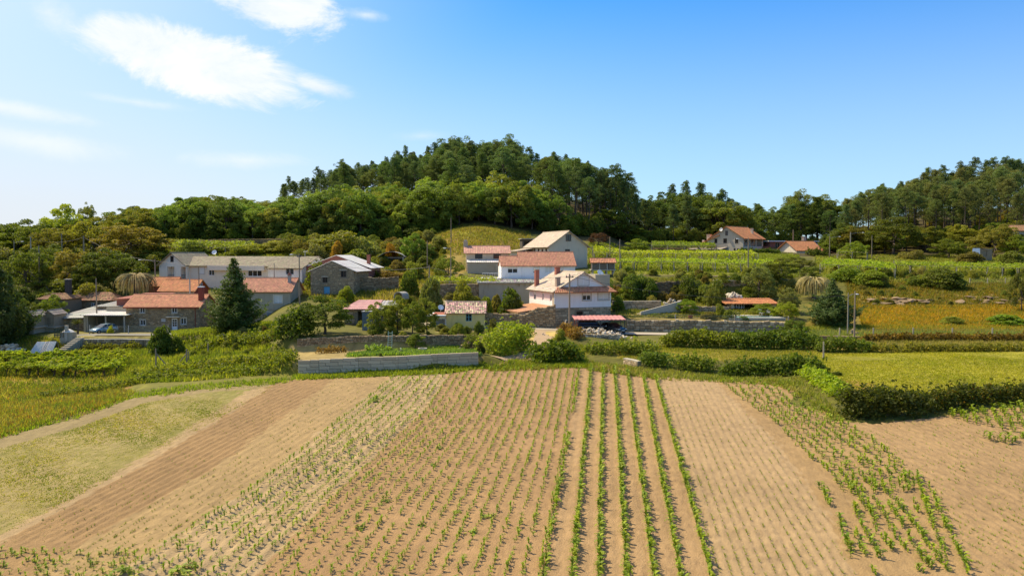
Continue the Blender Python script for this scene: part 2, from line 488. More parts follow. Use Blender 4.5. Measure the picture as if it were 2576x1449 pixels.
# land cover seen on the slope: (outline, albedo)
COVER = [
    ([(-600, 900), (740, 880), (760, 960), (480, 985), (330, 1005), (0, 1105), (-600, 1200)], (0.15, 0.155, 0.035)),
    ([(-600, 985), (150, 970), (330, 975), (330, 1005), (0, 1105), (-600, 1200)], (0.20, 0.135, 0.055)),
    ([(0, 955), (290, 915), (330, 950), (150, 985), (0, 1000)], (0.30, 0.22, 0.09)),
    ([(735, 868), (1200, 862), (1200, 905), (735, 925)], (0.33, 0.27, 0.20)),
    ([(930, 872), (1200, 862), (1200, 898), (890, 905)], (0.17, 0.20, 0.06)),
    ([(1320, 815), (1400, 815), (1400, 845), (1380, 880), (1330, 905), (1235, 925), (1290, 885), (1345, 845)], (0.50, 0.39, 0.26)),
    ([(1100, 810), (1700, 810), (1700, 836), (1400, 838), (1320, 830), (1100, 835)], (0.42, 0.36, 0.27)),
    ([(1380, 880), (1480, 905), (1620, 935), (1480, 925), (1400, 915)], (0.36, 0.26, 0.14)),
    ([(1560, 870), (2100, 885), (2040, 910), (1560, 900)], (0.26, 0.23, 0.06)),
    ([(2020, 895), (2100, 885), (2700, 880), (2700, 1010), (2150, 1010), (2040, 950)], (0.27, 0.27, 0.045)),
    ([(2100, 955), (2200, 965), (2180, 985), (2090, 985)], (0.30, 0.20, 0.10)),
    ([(2030, 855), (2700, 862), (2700, 885), (2030, 880)], (0.38, 0.32, 0.14)),
    ([(2030, 770), (2700, 765), (2700, 848), (2030, 848)], (0.20, 0.17, 0.04)),
    ([(2160, 738), (2330, 745), (2420, 730), (2576, 730), (2600, 765), (2300, 772), (2150, 765)], (0.42, 0.31, 0.19)),
    ([(2160, 715), (2700, 690), (2700, 735), (2300, 742), (2160, 735)], (0.18, 0.15, 0.045)),
    ([(1490, 640), (2000, 640), (2000, 690), (1490, 690)], (0.20, 0.22, 0.05)),
    ([(2050, 650), (2700, 640), (2700, 705), (2050, 705)], (0.19, 0.21, 0.05)),
    ([(1070, 565), (1320, 565), (1330, 620), (1100, 640), (1060, 625)], (0.25, 0.185, 0.08)),
    ([(1130, 575), (1310, 585), (1310, 605), (1150, 600)], (0.24, 0.24, 0.05)),
    ([(900, 640), (1170, 620), (1170, 700), (900, 720)], (0.22, 0.175, 0.075)),
    ([(870, 715), (1110, 715), (1110, 760), (870, 765)], (0.30, 0.24, 0.10)),
    ([(1090, 725), (1220, 720), (1330, 790), (1250, 800), (1090, 760)], (0.42, 0.34, 0.24)),
    ([(1560, 752), (2000, 752), (2000, 812), (1560, 808)], (0.30, 0.26, 0.15)),
    ([(160, 838), (520, 834), (520, 852), (160, 856)], (0.26, 0.24, 0.16)),
    ([(420, 600), (760, 600), (760, 640), (420, 645)], (0.24, 0.21, 0.07)),
]


def build_ground():
    pxs = np.arange(-620, 3300, 10.0)
    ys = np.concatenate([np.arange(9, 60, 3.0), np.arange(60, 84, 1.0), np.arange(84, 160, 0.45), np.arange(160, 260, 2.0), np.arange(260, 460, 5.0), [500, 600, 800, 1200, 2500, 6000, 9000]])
    U, V = np.meshgrid((pxs - CX) / FPX, ys)
    X = U * V
    Y = V
    Z = terr(X, Y)
    Z = Z + lumps(X, Y, 4.0) * 0.10 * (Y > 90) + lumps(X + 40, Y, 17.0) * 0.5 * (Y > 205)
    PXp, PYp = project(X, Y, Z)
    inf = inpoly(PXp, PYp, FIELD_EDGE) & (Y < 100)
    Z = Z - 0.22 * inf
    C = np.zeros(X.shape + (3,))
    C[:] = (0.12, 0.125, 0.035)
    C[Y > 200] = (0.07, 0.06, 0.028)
    for poly, c in COVER:
        mk = inpoly(PXp + 14 * lumps(X, Y, 2.1), PYp + 4 * lumps(X + 9, Y, 1.7), poly) & (Y < 205)
        C[mk] = c
    C = C * np.array((1.0, 0.88, 0.40))
    C *= (1 + 0.18 * lumps(X, Y, 3.1) + 0.14 * rng.normal(size=X.shape))[..., None].clip(0.5, 1.6)
    ny, nx = X.shape
    idx = np.arange(ny * nx).reshape(ny, nx)
    F_ = np.stack([idx[:-1, :-1], idx[:-1, 1:], idx[1:, 1:], idx[1:, :-1]], -1).reshape(-1, 4)
    m = mat('ground_cover', (1, 1, 1), 0.95, 0.7, 0.28, 0.6, src='vertex', fine=6.0, dist=0.08)
    me = mesh('ground', np.stack([X, Y, Z], -1).reshape(-1, 3), F_, m, C.reshape(-1, 3), smooth=True)
    tag(obj('ground', me), 'sloping ground of grass, scrub and bare earth under the whole village', kind='structure')


build_ground()

# ------------------------------------------------------------------ the field
L1 = [(-600, 1690), (0, 1362), (354, 1173), (676, 972), (700, 955)]
L2 = [(-400, 1720), (198, 1375), (593, 1140), (840, 954), (862, 935)]
L3 = [(-100, 1680), (330, 1416), (630, 1226), (857, 1049), (997, 938)]
L4 = [(400, 1690), (638, 1449), (849, 1230), (1061, 1037), (1135, 930)]
L5 = [(1330, 1700), (1375, 1449), (1425, 1150), (1455, 925)]
L6 = [(1850, 1700), (1800, 1449), (1700, 1120), (1650, 950)]
L7 = [(2350, 1700), (2145, 1449), (2080, 1290), (1950, 1110), (1800, 958)]
L8 = [(2560, 1700), (2445, 1449), (2340, 1215), (2190, 1100), (2030, 965)]
TRACK = [(-400, 1260), (0, 1128), (200, 1073), (360, 1014), (520, 988), (680, 976)]


def side(px, py, line):
    """px minus the line's px at py"""
    l = sorted(line, key=lambda q: q[1])
    return px - np.interp(py, [q[1] for q in l], [q[0] for q in l])


def build_field():
    xs = np.arange(-62, 78, 0.17)
    ys = np.arange(23, 97, 0.42)
    X, Y = np.meshgrid(xs, ys)
    Zp = FK * Y
    px, py = project(X, Y, Zp)
    pj = px + 6 * lumps(X, Y, 0.7) + 5 * rng.normal(size=X.shape)
    d1, d2, d3, d4, d5, d6, d7, d8 = [side(pj, py, l) for l in (L1, L2, L3, L4, L5, L6, L7, L8)]
    tr = [q for q in TRACK]
    dtr = py - np.interp(px, [q[0] for q in tr], [q[1] for q in tr])
    wob = lumps(X, Y, 1.1)
    wob2 = lumps(X + 30, Y, 5.0)
    C = np.zeros(X.shape + (3,))
    amp = np.zeros(X.shape)
    per = np.full(X.shape, 0.7)
    s_c = X - 0.117 * Y
    s_l = X - 0.215 * Y
    s = np.where(d3 < 0, s_l, s_c)
    C[:] = (0.475, 0.325, 0.185)                                     # brown middle
    stub = np.clip(0.5 + 0.4 * wob2 + 0.4 * lumps(X, Y + 13, 2.0) + 0.35 * lumps(X * 0.5 + Y * 0.4, Y + X * 0.5, 0.45) + 0.25 * rng.normal(size=X.shape), 0, 1)[..., None]
    green = np.clip((py - 960) / 330.0, 0, 1)[..., None]
    stubc = (0.31, 0.31, 0.085) * stub + np.array((0.50, 0.43, 0.22)) * (1 - stub)
    stubc = stubc * (1 - 0.35 * green) + np.array((0.46, 0.37, 0.19)) * 0.35 * green
    C = np.where((d1 < 0)[..., None], stubc, C)
    C = np.where(((dtr < 0) & (d1 < 0))[..., None], (0.40, 0.335, 0.185), C)
    C = np.where(((d1 >= 0) & (d2 < 0))[..., None], (0.42, 0.29, 0.155), C)
    C = np.where(((d1 >= -34) & (d1 < 6) & (dtr > 0))[..., None], (0.52, 0.40, 0.25), C)
    C = np.where(((d2 >= 0) & (d3 < 0))[..., None], (0.50, 0.375, 0.205), C)
    C = np.where(((d3 >= 0) & (d4 < 0))[..., None], (0.56, 0.44, 0.285), C)
    C = np.where(((d5 >= 0) & (d6 < 0))[..., None], (0.51, 0.365, 0.22), C)
    C = np.where(((d6 >= 0) & (d7 < 0))[..., None], (0.535, 0.405, 0.255), C)
    C = np.where(((d7 >= 0) & (d8 < 0))[..., None], (0.48, 0.345, 0.19), C)
    C = np.where((d8 >= 0)[..., None], (0.495, 0.355, 0.205), C)
    lown = np.clip((1395 - py) / 60, 0, 1)
    amp = np.where((d1 >= 0) & (d2 < 0), 0.055 * lown, amp); per = np.where((d1 >= 0) & (d2 < 0), 0.62, per)
    amp = np.where((d2 >= 0) & (d3 < 0), 0.022 * lown, amp)
    amp = np.where((d3 >= 0) & (d4 < 0), 0.05, amp); per = np.where((d3 >= 0) & (d4 < 0), 0.85, per)
    amp = np.where((d6 >= 0) & (d7 < 0), 0.034, amp); per = np.where((d6 >= 0) & (d7 < 0), 0.55, per)
    s = np.where(d7 >= 0, X + 0.16 * Y, s)
    amp = np.where(d8 >= 0, 0.028, amp)
    ph = s / per * 2 * math.pi
    far_fade = np.clip((95 - Y) / 30.0, 0.35, 1)
    Z = Zp + amp * far_fade * np.sin(ph) + 0.018 * wob + 0.05 * wob2 + 0.006 * rng.normal(size=X.shape)
    # wheel ruts between the tall rows
    rut = (d5 >= 0) & (d6 < 0)
    Z = Z - np.where(rut, 0.045 * np.clip(np.sin(s_c / 0.735 * 2 * math.pi + 1.0), 0, 1), 0)
    C = C * np.array((0.70, 0.61, 0.455))
    C *= (1 + 0.07 * wob2 + 0.05 * lumps(X, Y * 0.25, 0.9) + 0.075 * rng.normal(size=X.shape))[..., None]
    ins = inpoly(px, py, FIELD_EDGE) & (np.abs(X) < 0.80 * Y + 4)
    ny, nx = X.shape
    idx = np.arange(ny * nx).reshape(ny, nx)
    F_ = np.stack([idx[:-1, :-1], idx[:-1, 1:], idx[1:, 1:], idx[1:, :-1]], -1).reshape(-1, 4)
    keep = ins.ravel()[F_].all(1)
    F_ = F_[keep]
    used = np.unique(F_)
    remap = np.zeros(ny * nx, int); remap[used] = np.arange(len(used))
    m = mat('tilled_soil', (1, 1, 1), 0.95, 1.1, 0.24, 0.9, src='vertex', fine=10.0, dist=0.08)
    me = mesh('field', np.stack([X, Y, Z], -1).reshape(-1, 3)[used], remap[F_], m, C.reshape(-1, 3)[used], smooth=True)
    tag(obj('field', me), 'dry tilled field of light brown soil sloping down from the village', kind='structure')


build_field()


def sheet(name, label, pts, colr, lift=0.02, m=None, rows=1, kind='structure'):
    """a strip laid on the ground between two edges: pts = [((px,Y),(px,Y)), ...] left/right edge pairs"""
    V, F_ = [], []
    n = 8
    for a, b in pts:
        A = np.array(((a[0] - CX) / FPX * a[1], a[1])); B = np.array(((b[0] - CX) / FPX * b[1], b[1]))
        for k in range(n + 1):
            q = A + (B - A) * k / n
            V.append((q[0], q[1], float(terr(q[0], q[1])) + lift))
    for i in range(len(pts) - 1):
        for k in range(n):
            F_.append((i * (n + 1) + k, i * (n + 1) + k + 1, (i + 1) * (n + 1) + k + 1, (i + 1) * (n + 1) + k))
    me = mesh(name, V, F_, m or mat(name + '_surface', colr, 0.9, 1.5, 0.15, 0.3))
    return tag(obj(name, me), label, kind=kind)


DIRT = mat('dirt_track', (0.42, 0.29, 0.165), 0.95, 0.8, 0.2, 0.4, dist=0.05)
PALE_ROAD = mat('pale_concrete_road', (0.42, 0.35, 0.25), 0.9, 0.6, 0.16, 0.2, dist=0.03)
sheet('dirt_path', 'bare earth path running down from the road to the field', [((1232, 89.6), (1275, 89.0)), ((1268, 92), (1320, 91)), ((1310, 96), (1362, 94)), ((1338, 101), (1384, 100)), ((1346, 106), (1396, 105)), ((1340, 111.5), (1404, 111))], None, 0.07, DIRT)
sheet('village_road', 'pale concrete lane passing below the white house', [((1040, 111.8), (1040, 116)), ((1150, 112), (1150, 116)), ((1262, 111.5), (1262, 115.5)), ((1340, 111.2), (1340, 115.2)), ((1420, 110.6), (1420, 114.6)), ((1560, 110.4), (1560, 115.2)), ((1700, 110.5), (1700, 114.8))], None, 0.10, PALE_ROAD)
sheet('yard_road', 'grey road in front of the stone farmhouse', [((180, 115.2), (180, 119)), ((240, 115.2), (240, 119.2)), ((320, 115.2), (320, 119.6)), ((400, 115.2), (400, 119.6)), ((500, 115.2), (500, 120))], None, 0.10, mat('yard_asphalt', (0.22, 0.20, 0.155), 0.9, 0.8, 0.15, 0.2))
sheet('upper_track', 'stony track climbing between the walls to the white houses', [((1110, 117), (1160, 116)), ((1118, 124), (1182, 123)), ((1100, 131), (1190, 130)), ((1085, 135), (1160, 135.5)), ((1040, 137), (1060, 139.5))], None, 0.12, PALE_ROAD)
# ------------------------------------------------------------------ foliage building blocks
def unit(v):
    return v / np.maximum(np.linalg.norm(v, axis=1, keepdims=True), 1e-9)


def leaf_quads(P, N, size, g, asp=0.6, jit=0.9, colr=None, droop=0.0):
    """a rhombic leaf cluster at each point, roughly facing N"""
    n = len(P)
    nn = unit(N + jit * g.normal(size=(n, 3)))
    t = unit(np.cross(nn, g.normal(size=(n, 3))))
    t[:, 2] -= droop
    t = unit(t)
    b = np.cross(nn, t)
    s = (size * (0.6 + 0.8 * g.random(n)))[:, None]
    c = P
    V = np.stack([c - t * s, c - b * s * asp + nn * s * 0.15, c + t * s, c + b * s * asp + nn * s * 0.15], 1).reshape(-1, 3)
    F_ = np.arange(4 * n).reshape(n, 4)
    if colr is None:
        k = 0.72 + 0.56 * g.random(n)
        y = 0.5 + g.random(n)
        colr = np.stack([k * (0.9 + 0.2 * y), k, k * (1.1 - 0.2 * y)], 1)
    return V, F_, np.repeat(colr, 4, axis=0)


def cat_q(parts):
    V, F_, C, b = [], [], [], 0
    for v, f, c in parts:
        V.append(v); F_.append(f + b); C.append(c); b += len(v)
    return np.concatenate(V), np.concatenate(F_), np.concatenate(C)


def lump_leaves(centres, radii, per, size, g, asp=0.6, flat=0.75, up=0.35, jit=0.8):
    """leaves on the skins of many small lumps"""
    P, N, C = [], [], []
    for c, r_ in zip(centres, radii):
        n = max(6, int(per * r_ * r_))
        d = unit(g.normal(size=(n, 3)))
        d[:, 2] = np.where(d[:, 2] < -0.45, -d[:, 2], d[:, 2])
        rr = r_ * (0.72 + 0.36 * g.random(n))[:, None]
        P.append(c + d * rr * np.array([1, 1, flat]))
        nn = d.copy(); nn[:, 2] += up
        N.append(unit(nn))
        k = (0.86 + 0.28 * g.random()) * (0.78 + 0.44 * g.random(n))
        y = 0.4 + 1.1 * g.random(n)
        C.append(np.stack([k * (0.88 + 0.2 * y), k, k * (1.12 - 0.25 * y)], 1))
    return leaf_quads(np.concatenate(P), np.concatenate(N), size, g, asp, jit, np.concatenate(C))


def limb(mb, p0, p1, r0, r1, g, bend=0.1, n=4, seg=5):
    p0 = np.array(p0, float); p1 = np.array(p1, float)
    L = np.linalg.norm(p1 - p0)
    pts = [p0 + (p1 - p0) * i / (n - 1) + (g.normal(size=3) * bend * L * 0.3 if 0 < i < n - 1 else 0) for i in range(n)]
    mb.tube(pts, [r0 + (r1 - r0) * i / (n - 1) for i in range(n)], seg)
    return pts


def crown_broadleaf(seed, lump_n=26, leaf=0.030, per=9000, shape=(0.42, 0.42, 0.36), zc=0.62, spread=1.0):
    """unit-height tree: returns trunk mesh, crown mesh"""
    g = np.random.default_rng(seed)
    c, r_ = [], []
    for i in range(lump_n):
        d = unit(g.normal(size=(1, 3)))[0]
        if d[2] < -0.75: d[2] *= -0.5
        k = g.random() ** 0.4
        rr = 0.045 + 0.065 * g.random()
        c.append(np.array([0, 0, zc]) + d * np.array(shape) * (0.55 + 0.45 * k) * (1 - rr * 0.6) * (0.85 + 0.3 * g.random()))
        r_.append(rr)
    c = np.array(c)
    V, F_, C = lump_leaves(c, r_, per, leaf, g)
    V[:, 2] *= 1.0 / V[:, 2].max()
    mb = MB()
    top = zc + 0.05
    limb(mb, (0, 0, -0.06), (0.02 * g.normal(), 0.02 * g.normal(), top), 0.028, 0.010, g, 0.06, 5, 6)
    for i in range(7):
        q = c[i * 3 % len(c)]
        limb(mb, (0, 0, 0.22 + 0.3 * g.random()), q, 0.012, 0.004, g, 0.15, 4, 5)
    return mb.mesh('trunk', BARK), mesh('crown', V, F_, LEAF, C)


def crown_pine(seed, bare=0.48, wide=0.20, leaf=0.022, whorls=9):
    g = np.random.default_rng(seed)
    mb = MB()
    lean = g.normal(size=2) * 0.025
    tr = [(lean[0] * math.sin(t * 2.4), lean[1] * math.sin(t * 2.0 + 0.5), t) for t in np.linspace(-0.05, 0.97, 8)]
    mb.tube(tr, [0.013 * (1 - 0.75 * i / 7) for i in range(8)], 6)
    P, r_ = [], []
    for k in range(whorls):
        t = bare + (0.97 - bare) * (k / (whorls - 1)) ** 0.9
        base = np.array([np.interp(t, [q[2] for q in tr], [q[0] for q in tr]), np.interp(t, [q[2] for q in tr], [q[1] for q in tr]), t])
        f = (k / (whorls - 1))
        L = wide * (1.05 - 0.80 * f ** 1.25) * (0.55 + 0.45 * min(1, 0.35 + k * 0.3))
        nb = 4 if k < whorls - 2 else 3
        a0 = g.random() * 6.28
        for j in range(nb):
            if k < 3 and g.random() < 0.4: continue
            a = a0 + j * 6.28 / nb + g.normal() * 0.35
            l = L * (0.6 + 0.6 * g.random())
            e = base + np.array([math.cos(a) * l, math.sin(a) * l, l * (0.25 + 0.3 * g.random())])
            limb(mb, base, e, 0.0042, 0.0015, g, 0.1, 3, 4)
            for m_ in range(3):
                q = base + (e - base) * (0.5 + 0.28 * m_) + g.normal(size=3) * 0.014
                P.append(q); r_.append(0.030 + 0.024 * g.random())
    for j in range(4):
        P.append(np.array([g.normal() * 0.015, g.normal() * 0.015, 0.92 + 0.05 * g.random()])); r_.append(0.03)
    # dead stubs on the bare stem
    for j in range(5):
        t = 0.2 + 0.3 * g.random(); a = g.random() * 6.28
        limb(mb, (0, 0, t), (math.cos(a) * 0.05, math.sin(a) * 0.05, t + 0.01), 0.0025, 0.001, g, 0.05, 3, 4)
    V, F_, C = lump_leaves(np.array(P), r_, 34000, leaf, g, asp=0.26, flat=0.72, up=0.75, jit=0.9)
    return mb.mesh('trunk', BARK), mesh('crown', V, F_, NEEDLE, C)


def crown_spruce(seed, wide=0.32, leaf=0.017, rows=30, base=0.03):
    g = np.random.default_rng(seed)
    mb = MB()
    mb.tube([(0, 0, -0.05), (0, 0, 0.5), (0, 0, 0.97)], [0.022, 0.012, 0.003], 6)
    P, N = [], []
    for k in range(rows):
        t = base + (0.975 - base) * k / (rows - 1)
        L = wide * min(1.0, (1.22 * (1 - t)) ** 1.05) * (0.85 + 0.3 * g.random()) + 0.010
        if t < 0.16: L *= 0.68 + 2 * t
        nb = int(8 + 9 * (1 - t))
        for j in range(nb):
            a = g.random() * 6.28
            l = L * (0.65 + 0.45 * g.random()) * (1 + 0.16 * math.sin(3 * a + 9 * t) + 0.12 * math.sin(5 * a - 14 * t + 1))
            m_ = max(4, int(l * 115))
            u_ = np.sqrt(g.random(m_)) * l
            w_ = g.normal(size=m_) * 0.017 * (0.4 + u_ / max(L, 1e-3))
            zz = t - 0.28 * u_ + 0.9 * u_ ** 2 / max(wide, 0.1) * 0.6 + g.normal(size=m_) * 0.008
            P.append(np.stack([u_ * math.cos(a) - w_ * math.sin(a), u_ * math.sin(a) + w_ * math.cos(a), zz], 1))
            N.append(np.tile([math.cos(a) * 0.5, math.sin(a) * 0.5, 0.8], (m_, 1)))
    P = np.concatenate(P); N = np.concatenate(N)
    V, F_, C = leaf_quads(P, N, leaf, g, 0.4, 0.6, None, 0.25)
    return mb.mesh('trunk', BARK), mesh('crown', V, F_, NEEDLE, C)


def crown_eucalyptus(seed):
    g = np.random.default_rng(seed)
    mb = MB()
    P, r_ = [], []
    for s_ in range(3):
        a = g.random() * 6.28
        top = np.array([math.cos(a) * 0.10 * s_ * 0.7, math.sin(a) * 0.10 * s_ * 0.7, 0.93 - 0.1 * s_])
        limb(mb, (0, 0, -0.05 if s_ == 0 else 0.3), top, 0.013 - 0.002 * s_, 0.003, g, 0.08, 6, 6)
        for j in range(11):
            t = 0.5 + 0.5 * g.random()
            b = top * t + np.array([0, 0, 0.02])
            e = b + g.normal(size=3) * np.array([0.07, 0.07, 0.05])
            limb(mb, top * (t - 0.08), e, 0.004, 0.0015, g, 0.1, 3, 4)
            P += [e, e + g.normal(size=3) * 0.03]; r_ += [0.04 + 0.035 * g.random(), 0.035 + 0.03 * g.random()]
    V, F_, C = lump_leaves(np.array(P), r_, 24000, 0.0125, g, 0.35, 0.9, 0.2, 1.0)
    V[:, 2] /= V[:, 2].max()
    return mb.mesh('trunk', BARK_PALE), mesh('crown', V, F_, LEAF, C)


def bush_mesh(seed, lump_n=22, leaf=0.055, per=1500, flat=0.8, shape=(0.5, 0.5, 0.85)):
    """unit bush: about 1 wide and 1 high, standing on z = 0"""
    g = np.random.default_rng(seed)
    c, r_ = [], []
    for i in range(lump_n):
        d = unit(g.normal(size=(1, 3)))[0]; d[2] = abs(d[2])
        rr = 0.15 + 0.10 * g.random()
        c.append(np.array([0, 0, 0.06]) + d * np.array(shape) * (0.82 - rr * 0.7) * (0.8 + 0.35 * g.random()))
        r_.append(rr)
    for i in range(7):
        a = i / 7 * 6.28
        c.append(np.array([0.36 * math.cos(a), 0.36 * math.sin(a), 0.10])); r_.append(0.16)
    V, F_, C = lump_leaves(np.array(c), r_, per, leaf, g, 0.6, flat)
    V[:, 2] = V[:, 2] / V[:, 2].max()
    V[:, 2] = np.maximum(V[:, 2], -0.05)
    return mesh('foliage', V, F_, LEAF, C)


def stem_mesh(seed):
    g = np.random.default_rng(seed)
    mb = MB()
    for j in range(5):
        a = j * 1.26 + g.random()
        limb(mb, (0.03 * math.cos(a), 0.03 * math.sin(a), -0.1), (0.3 * math.cos(a), 0.3 * math.sin(a), 0.55 + 0.25 * g.random()), 0.022, 0.006, g, 0.15, 4, 5)
    return mb.mesh('stem', BARK)


BROAD = [crown_broadleaf(100 + i, 84 + 6 * i, sh[3], sh[4], sh[:3], sh[5]) for i, sh in enumerate([
    (0.44, 0.44, 0.44, 0.0145, 20000, 0.54), (0.50, 0.50, 0.45, 0.0145, 20000, 0.52), (0.38, 0.38, 0.48, 0.014, 20000, 0.52), (0.48, 0.48, 0.47, 0.015, 20000, 0.48), (0.44, 0.44, 0.40, 0.016, 19000, 0.58)])]
PINE = [crown_pine(200 + i, b, wd, 0.0125, wh) for i, (b, wd, wh) in enumerate([(0.40, 0.22, 11), (0.32, 0.20, 12), (0.56, 0.24, 8), (0.26, 0.19, 13), (0.62, 0.23, 7), (0.36, 0.24, 11)])]
YOUNG_PINE = [crown_pine(230 + i, 0.10, 0.22, 0.014, 13) for i in range(2)]
SPRUCE = [crown_spruce(300, 0.33, 0.017, 64, 0.01), crown_spruce(301, 0.42, 0.019, 44)]
LOWBROAD = [crown_broadleaf(150 + i, 100, 0.0155, 19000, sh, zc) for i, (sh, zc) in enumerate([((0.44, 0.44, 0.50), 0.46), ((0.50, 0.50, 0.50), 0.45), ((0.40, 0.40, 0.52), 0.46)])]
CYPRESS = [crown_spruce(310, 0.24, 0.018, 26)]
def crown_vine(seed):
    g = np.random.default_rng(seed)
    c, r_ = [], []
    for i in range(34):
        a = g.random() * 6.28; q = 0.72 * math.sqrt(g.random())
        c.append(np.array([q * math.cos(a), q * math.sin(a), 0.84 + 0.10 * g.normal() - 0.12 * q])); r_.append(0.10 + 0.08 * g.random())
    V, F_, C = lump_leaves(np.array(c), r_, 1500, 0.062, g, 0.75, 0.6, 0.6)
    mb = MB()
    p = limb(mb, (0, 0, -0.15), (0.12 * g.normal(), 0.12 * g.normal(), 0.62), 0.075, 0.05, g, 0.35, 5, 6)
    for j in range(4):
        a = j * 1.57 + g.random()
        limb(mb, p[-1], (0.5 * math.cos(a), 0.5 * math.sin(a), 0.85), 0.04, 0.015, g, 0.25, 4, 5)
    return mb.mesh('trunk', BARK), mesh('crown', V, F_, LEAF, C)


VINE = [crown_vine(350 + i) for i in range(4)]
EUCA = [crown_eucalyptus(400 + i) for i in range(3)]
BUSH = [bush_mesh(500 + i, 16 + 4 * i, 0.030, 5200) for i in range(4)]
BIGLEAF = [bush_mesh(520 + i, 22, 0.042, 3000) for i in range(2)]
STEM = [stem_mesh(540 + i) for i in range(2)]

G_DARK = (0.098, 0.130, 0.024)
G_MID = (0.163, 0.202, 0.034)
G_OLIVE = (0.215, 0.208, 0.038)
G_LIGHT = (0.260, 0.312, 0.036)
G_LIME = (0.32, 0.35, 0.032)
G_PINE = (0.140, 0.180, 0.080)
G_BLUE = (0.130, 0.169, 0.090)
G_GREY = (0.273, 0.273, 0.132)
G_BROWN = (0.273, 0.195, 0.048)


def tree(protos, p, h, label, colr, group=None, name='tree', wide=1.0, rot=None, kind=None, cat='tree', trunk_mat=None):
    tr, cr = random.choice(protos)
    e = obj(name, None, None, p, rot if rot is not None else random.random() * 6.28, (h * wide, h * wide, h))
    e.empty_display_size = 0.3
    tag(e, label, cat, group)
    obj('trunk', tr, e)
    obj('crown', cr, e, color=colr)
    return e


def bush(p, wd, h, label, colr, group=None, name='shrub', proto=None, dp=None, stems=True):
    me = proto or random.choice(BUSH)
    e = obj(name, None, None, p, random.random() * 6.28, (1, 1, 1))
    tag(e, label, 'shrub', group)
    obj('foliage', me, e, scale=(wd, dp or wd, h), color=colr)
    if stems: obj('stem', random.choice(STEM), e, scale=(wd, dp or wd, h))
    return e


def px_tree(protos, px, base, Y, top, label, colr, wpx=None, **k):
    """tree on the ground at depth Y, sized by where its top is seen"""
    p = gnd(px, Y)
    z_top = zat(top, Y)
    h = max(1.0, z_top - p.z)
    wide = 1.0
    if wpx:
        wide = (wpx * Y / FPX) / ((0.56 if protos[0] in SPRUCE or protos is CYPRESS else 0.80) * h)
    return tree(protos, p, h, label, colr, wide=wide, **k)


def px_bush(px, Y, top, wpx, label, colr, dp=None, **k):
    p = gnd(px, Y)
    h = max(0.4, zat(top, Y) - p.z)
    wd = wpx * Y / FPX
    return bush(p, wd, h, label, colr, dp=dp, **k)


# ------------------------------------------------------------------ the woods
SKY_PX = [(-400, 560), (0, 548), (60, 545), (105, 560), (125, 522), (150, 510), (220, 512), (245, 545), (300, 520), (380, 515), (480, 490), (560, 485), (620, 488), (680, 480), (700, 470),
          (730, 448), (765, 455), (800, 424), (830, 432), (862, 405), (900, 415), (940, 408), (1000, 385), (1030, 372), (1060, 398), (1080, 372), (1110, 362), (1160, 345), (1200, 365), (1240, 352),
          (1283, 338), (1310, 375), (1350, 390), (1390, 385), (1420, 395), (1450, 400), (1480, 410), (1510, 430), (1545, 420), (1580, 440), (1600, 495), (1640, 495), (1690, 470), (1720, 460),
          (1760, 465), (1800, 495), (1815, 482), (1850, 510), (1900, 515), (1950, 520), (1985, 476), (2015, 476), (2050, 490), (2080, 488), (2103, 512), (2112, 555), (2125, 505), (2150, 490), (2200, 470),
          (2260, 460), (2300, 440), (2350, 422), (2400, 415), (2440, 402), (2500, 400), (2576, 405), (3100, 420)]


def skyline(px):
    return float(np.interp(px, [a for a, b in SKY_PX], [b for a, b in SKY_PX]))


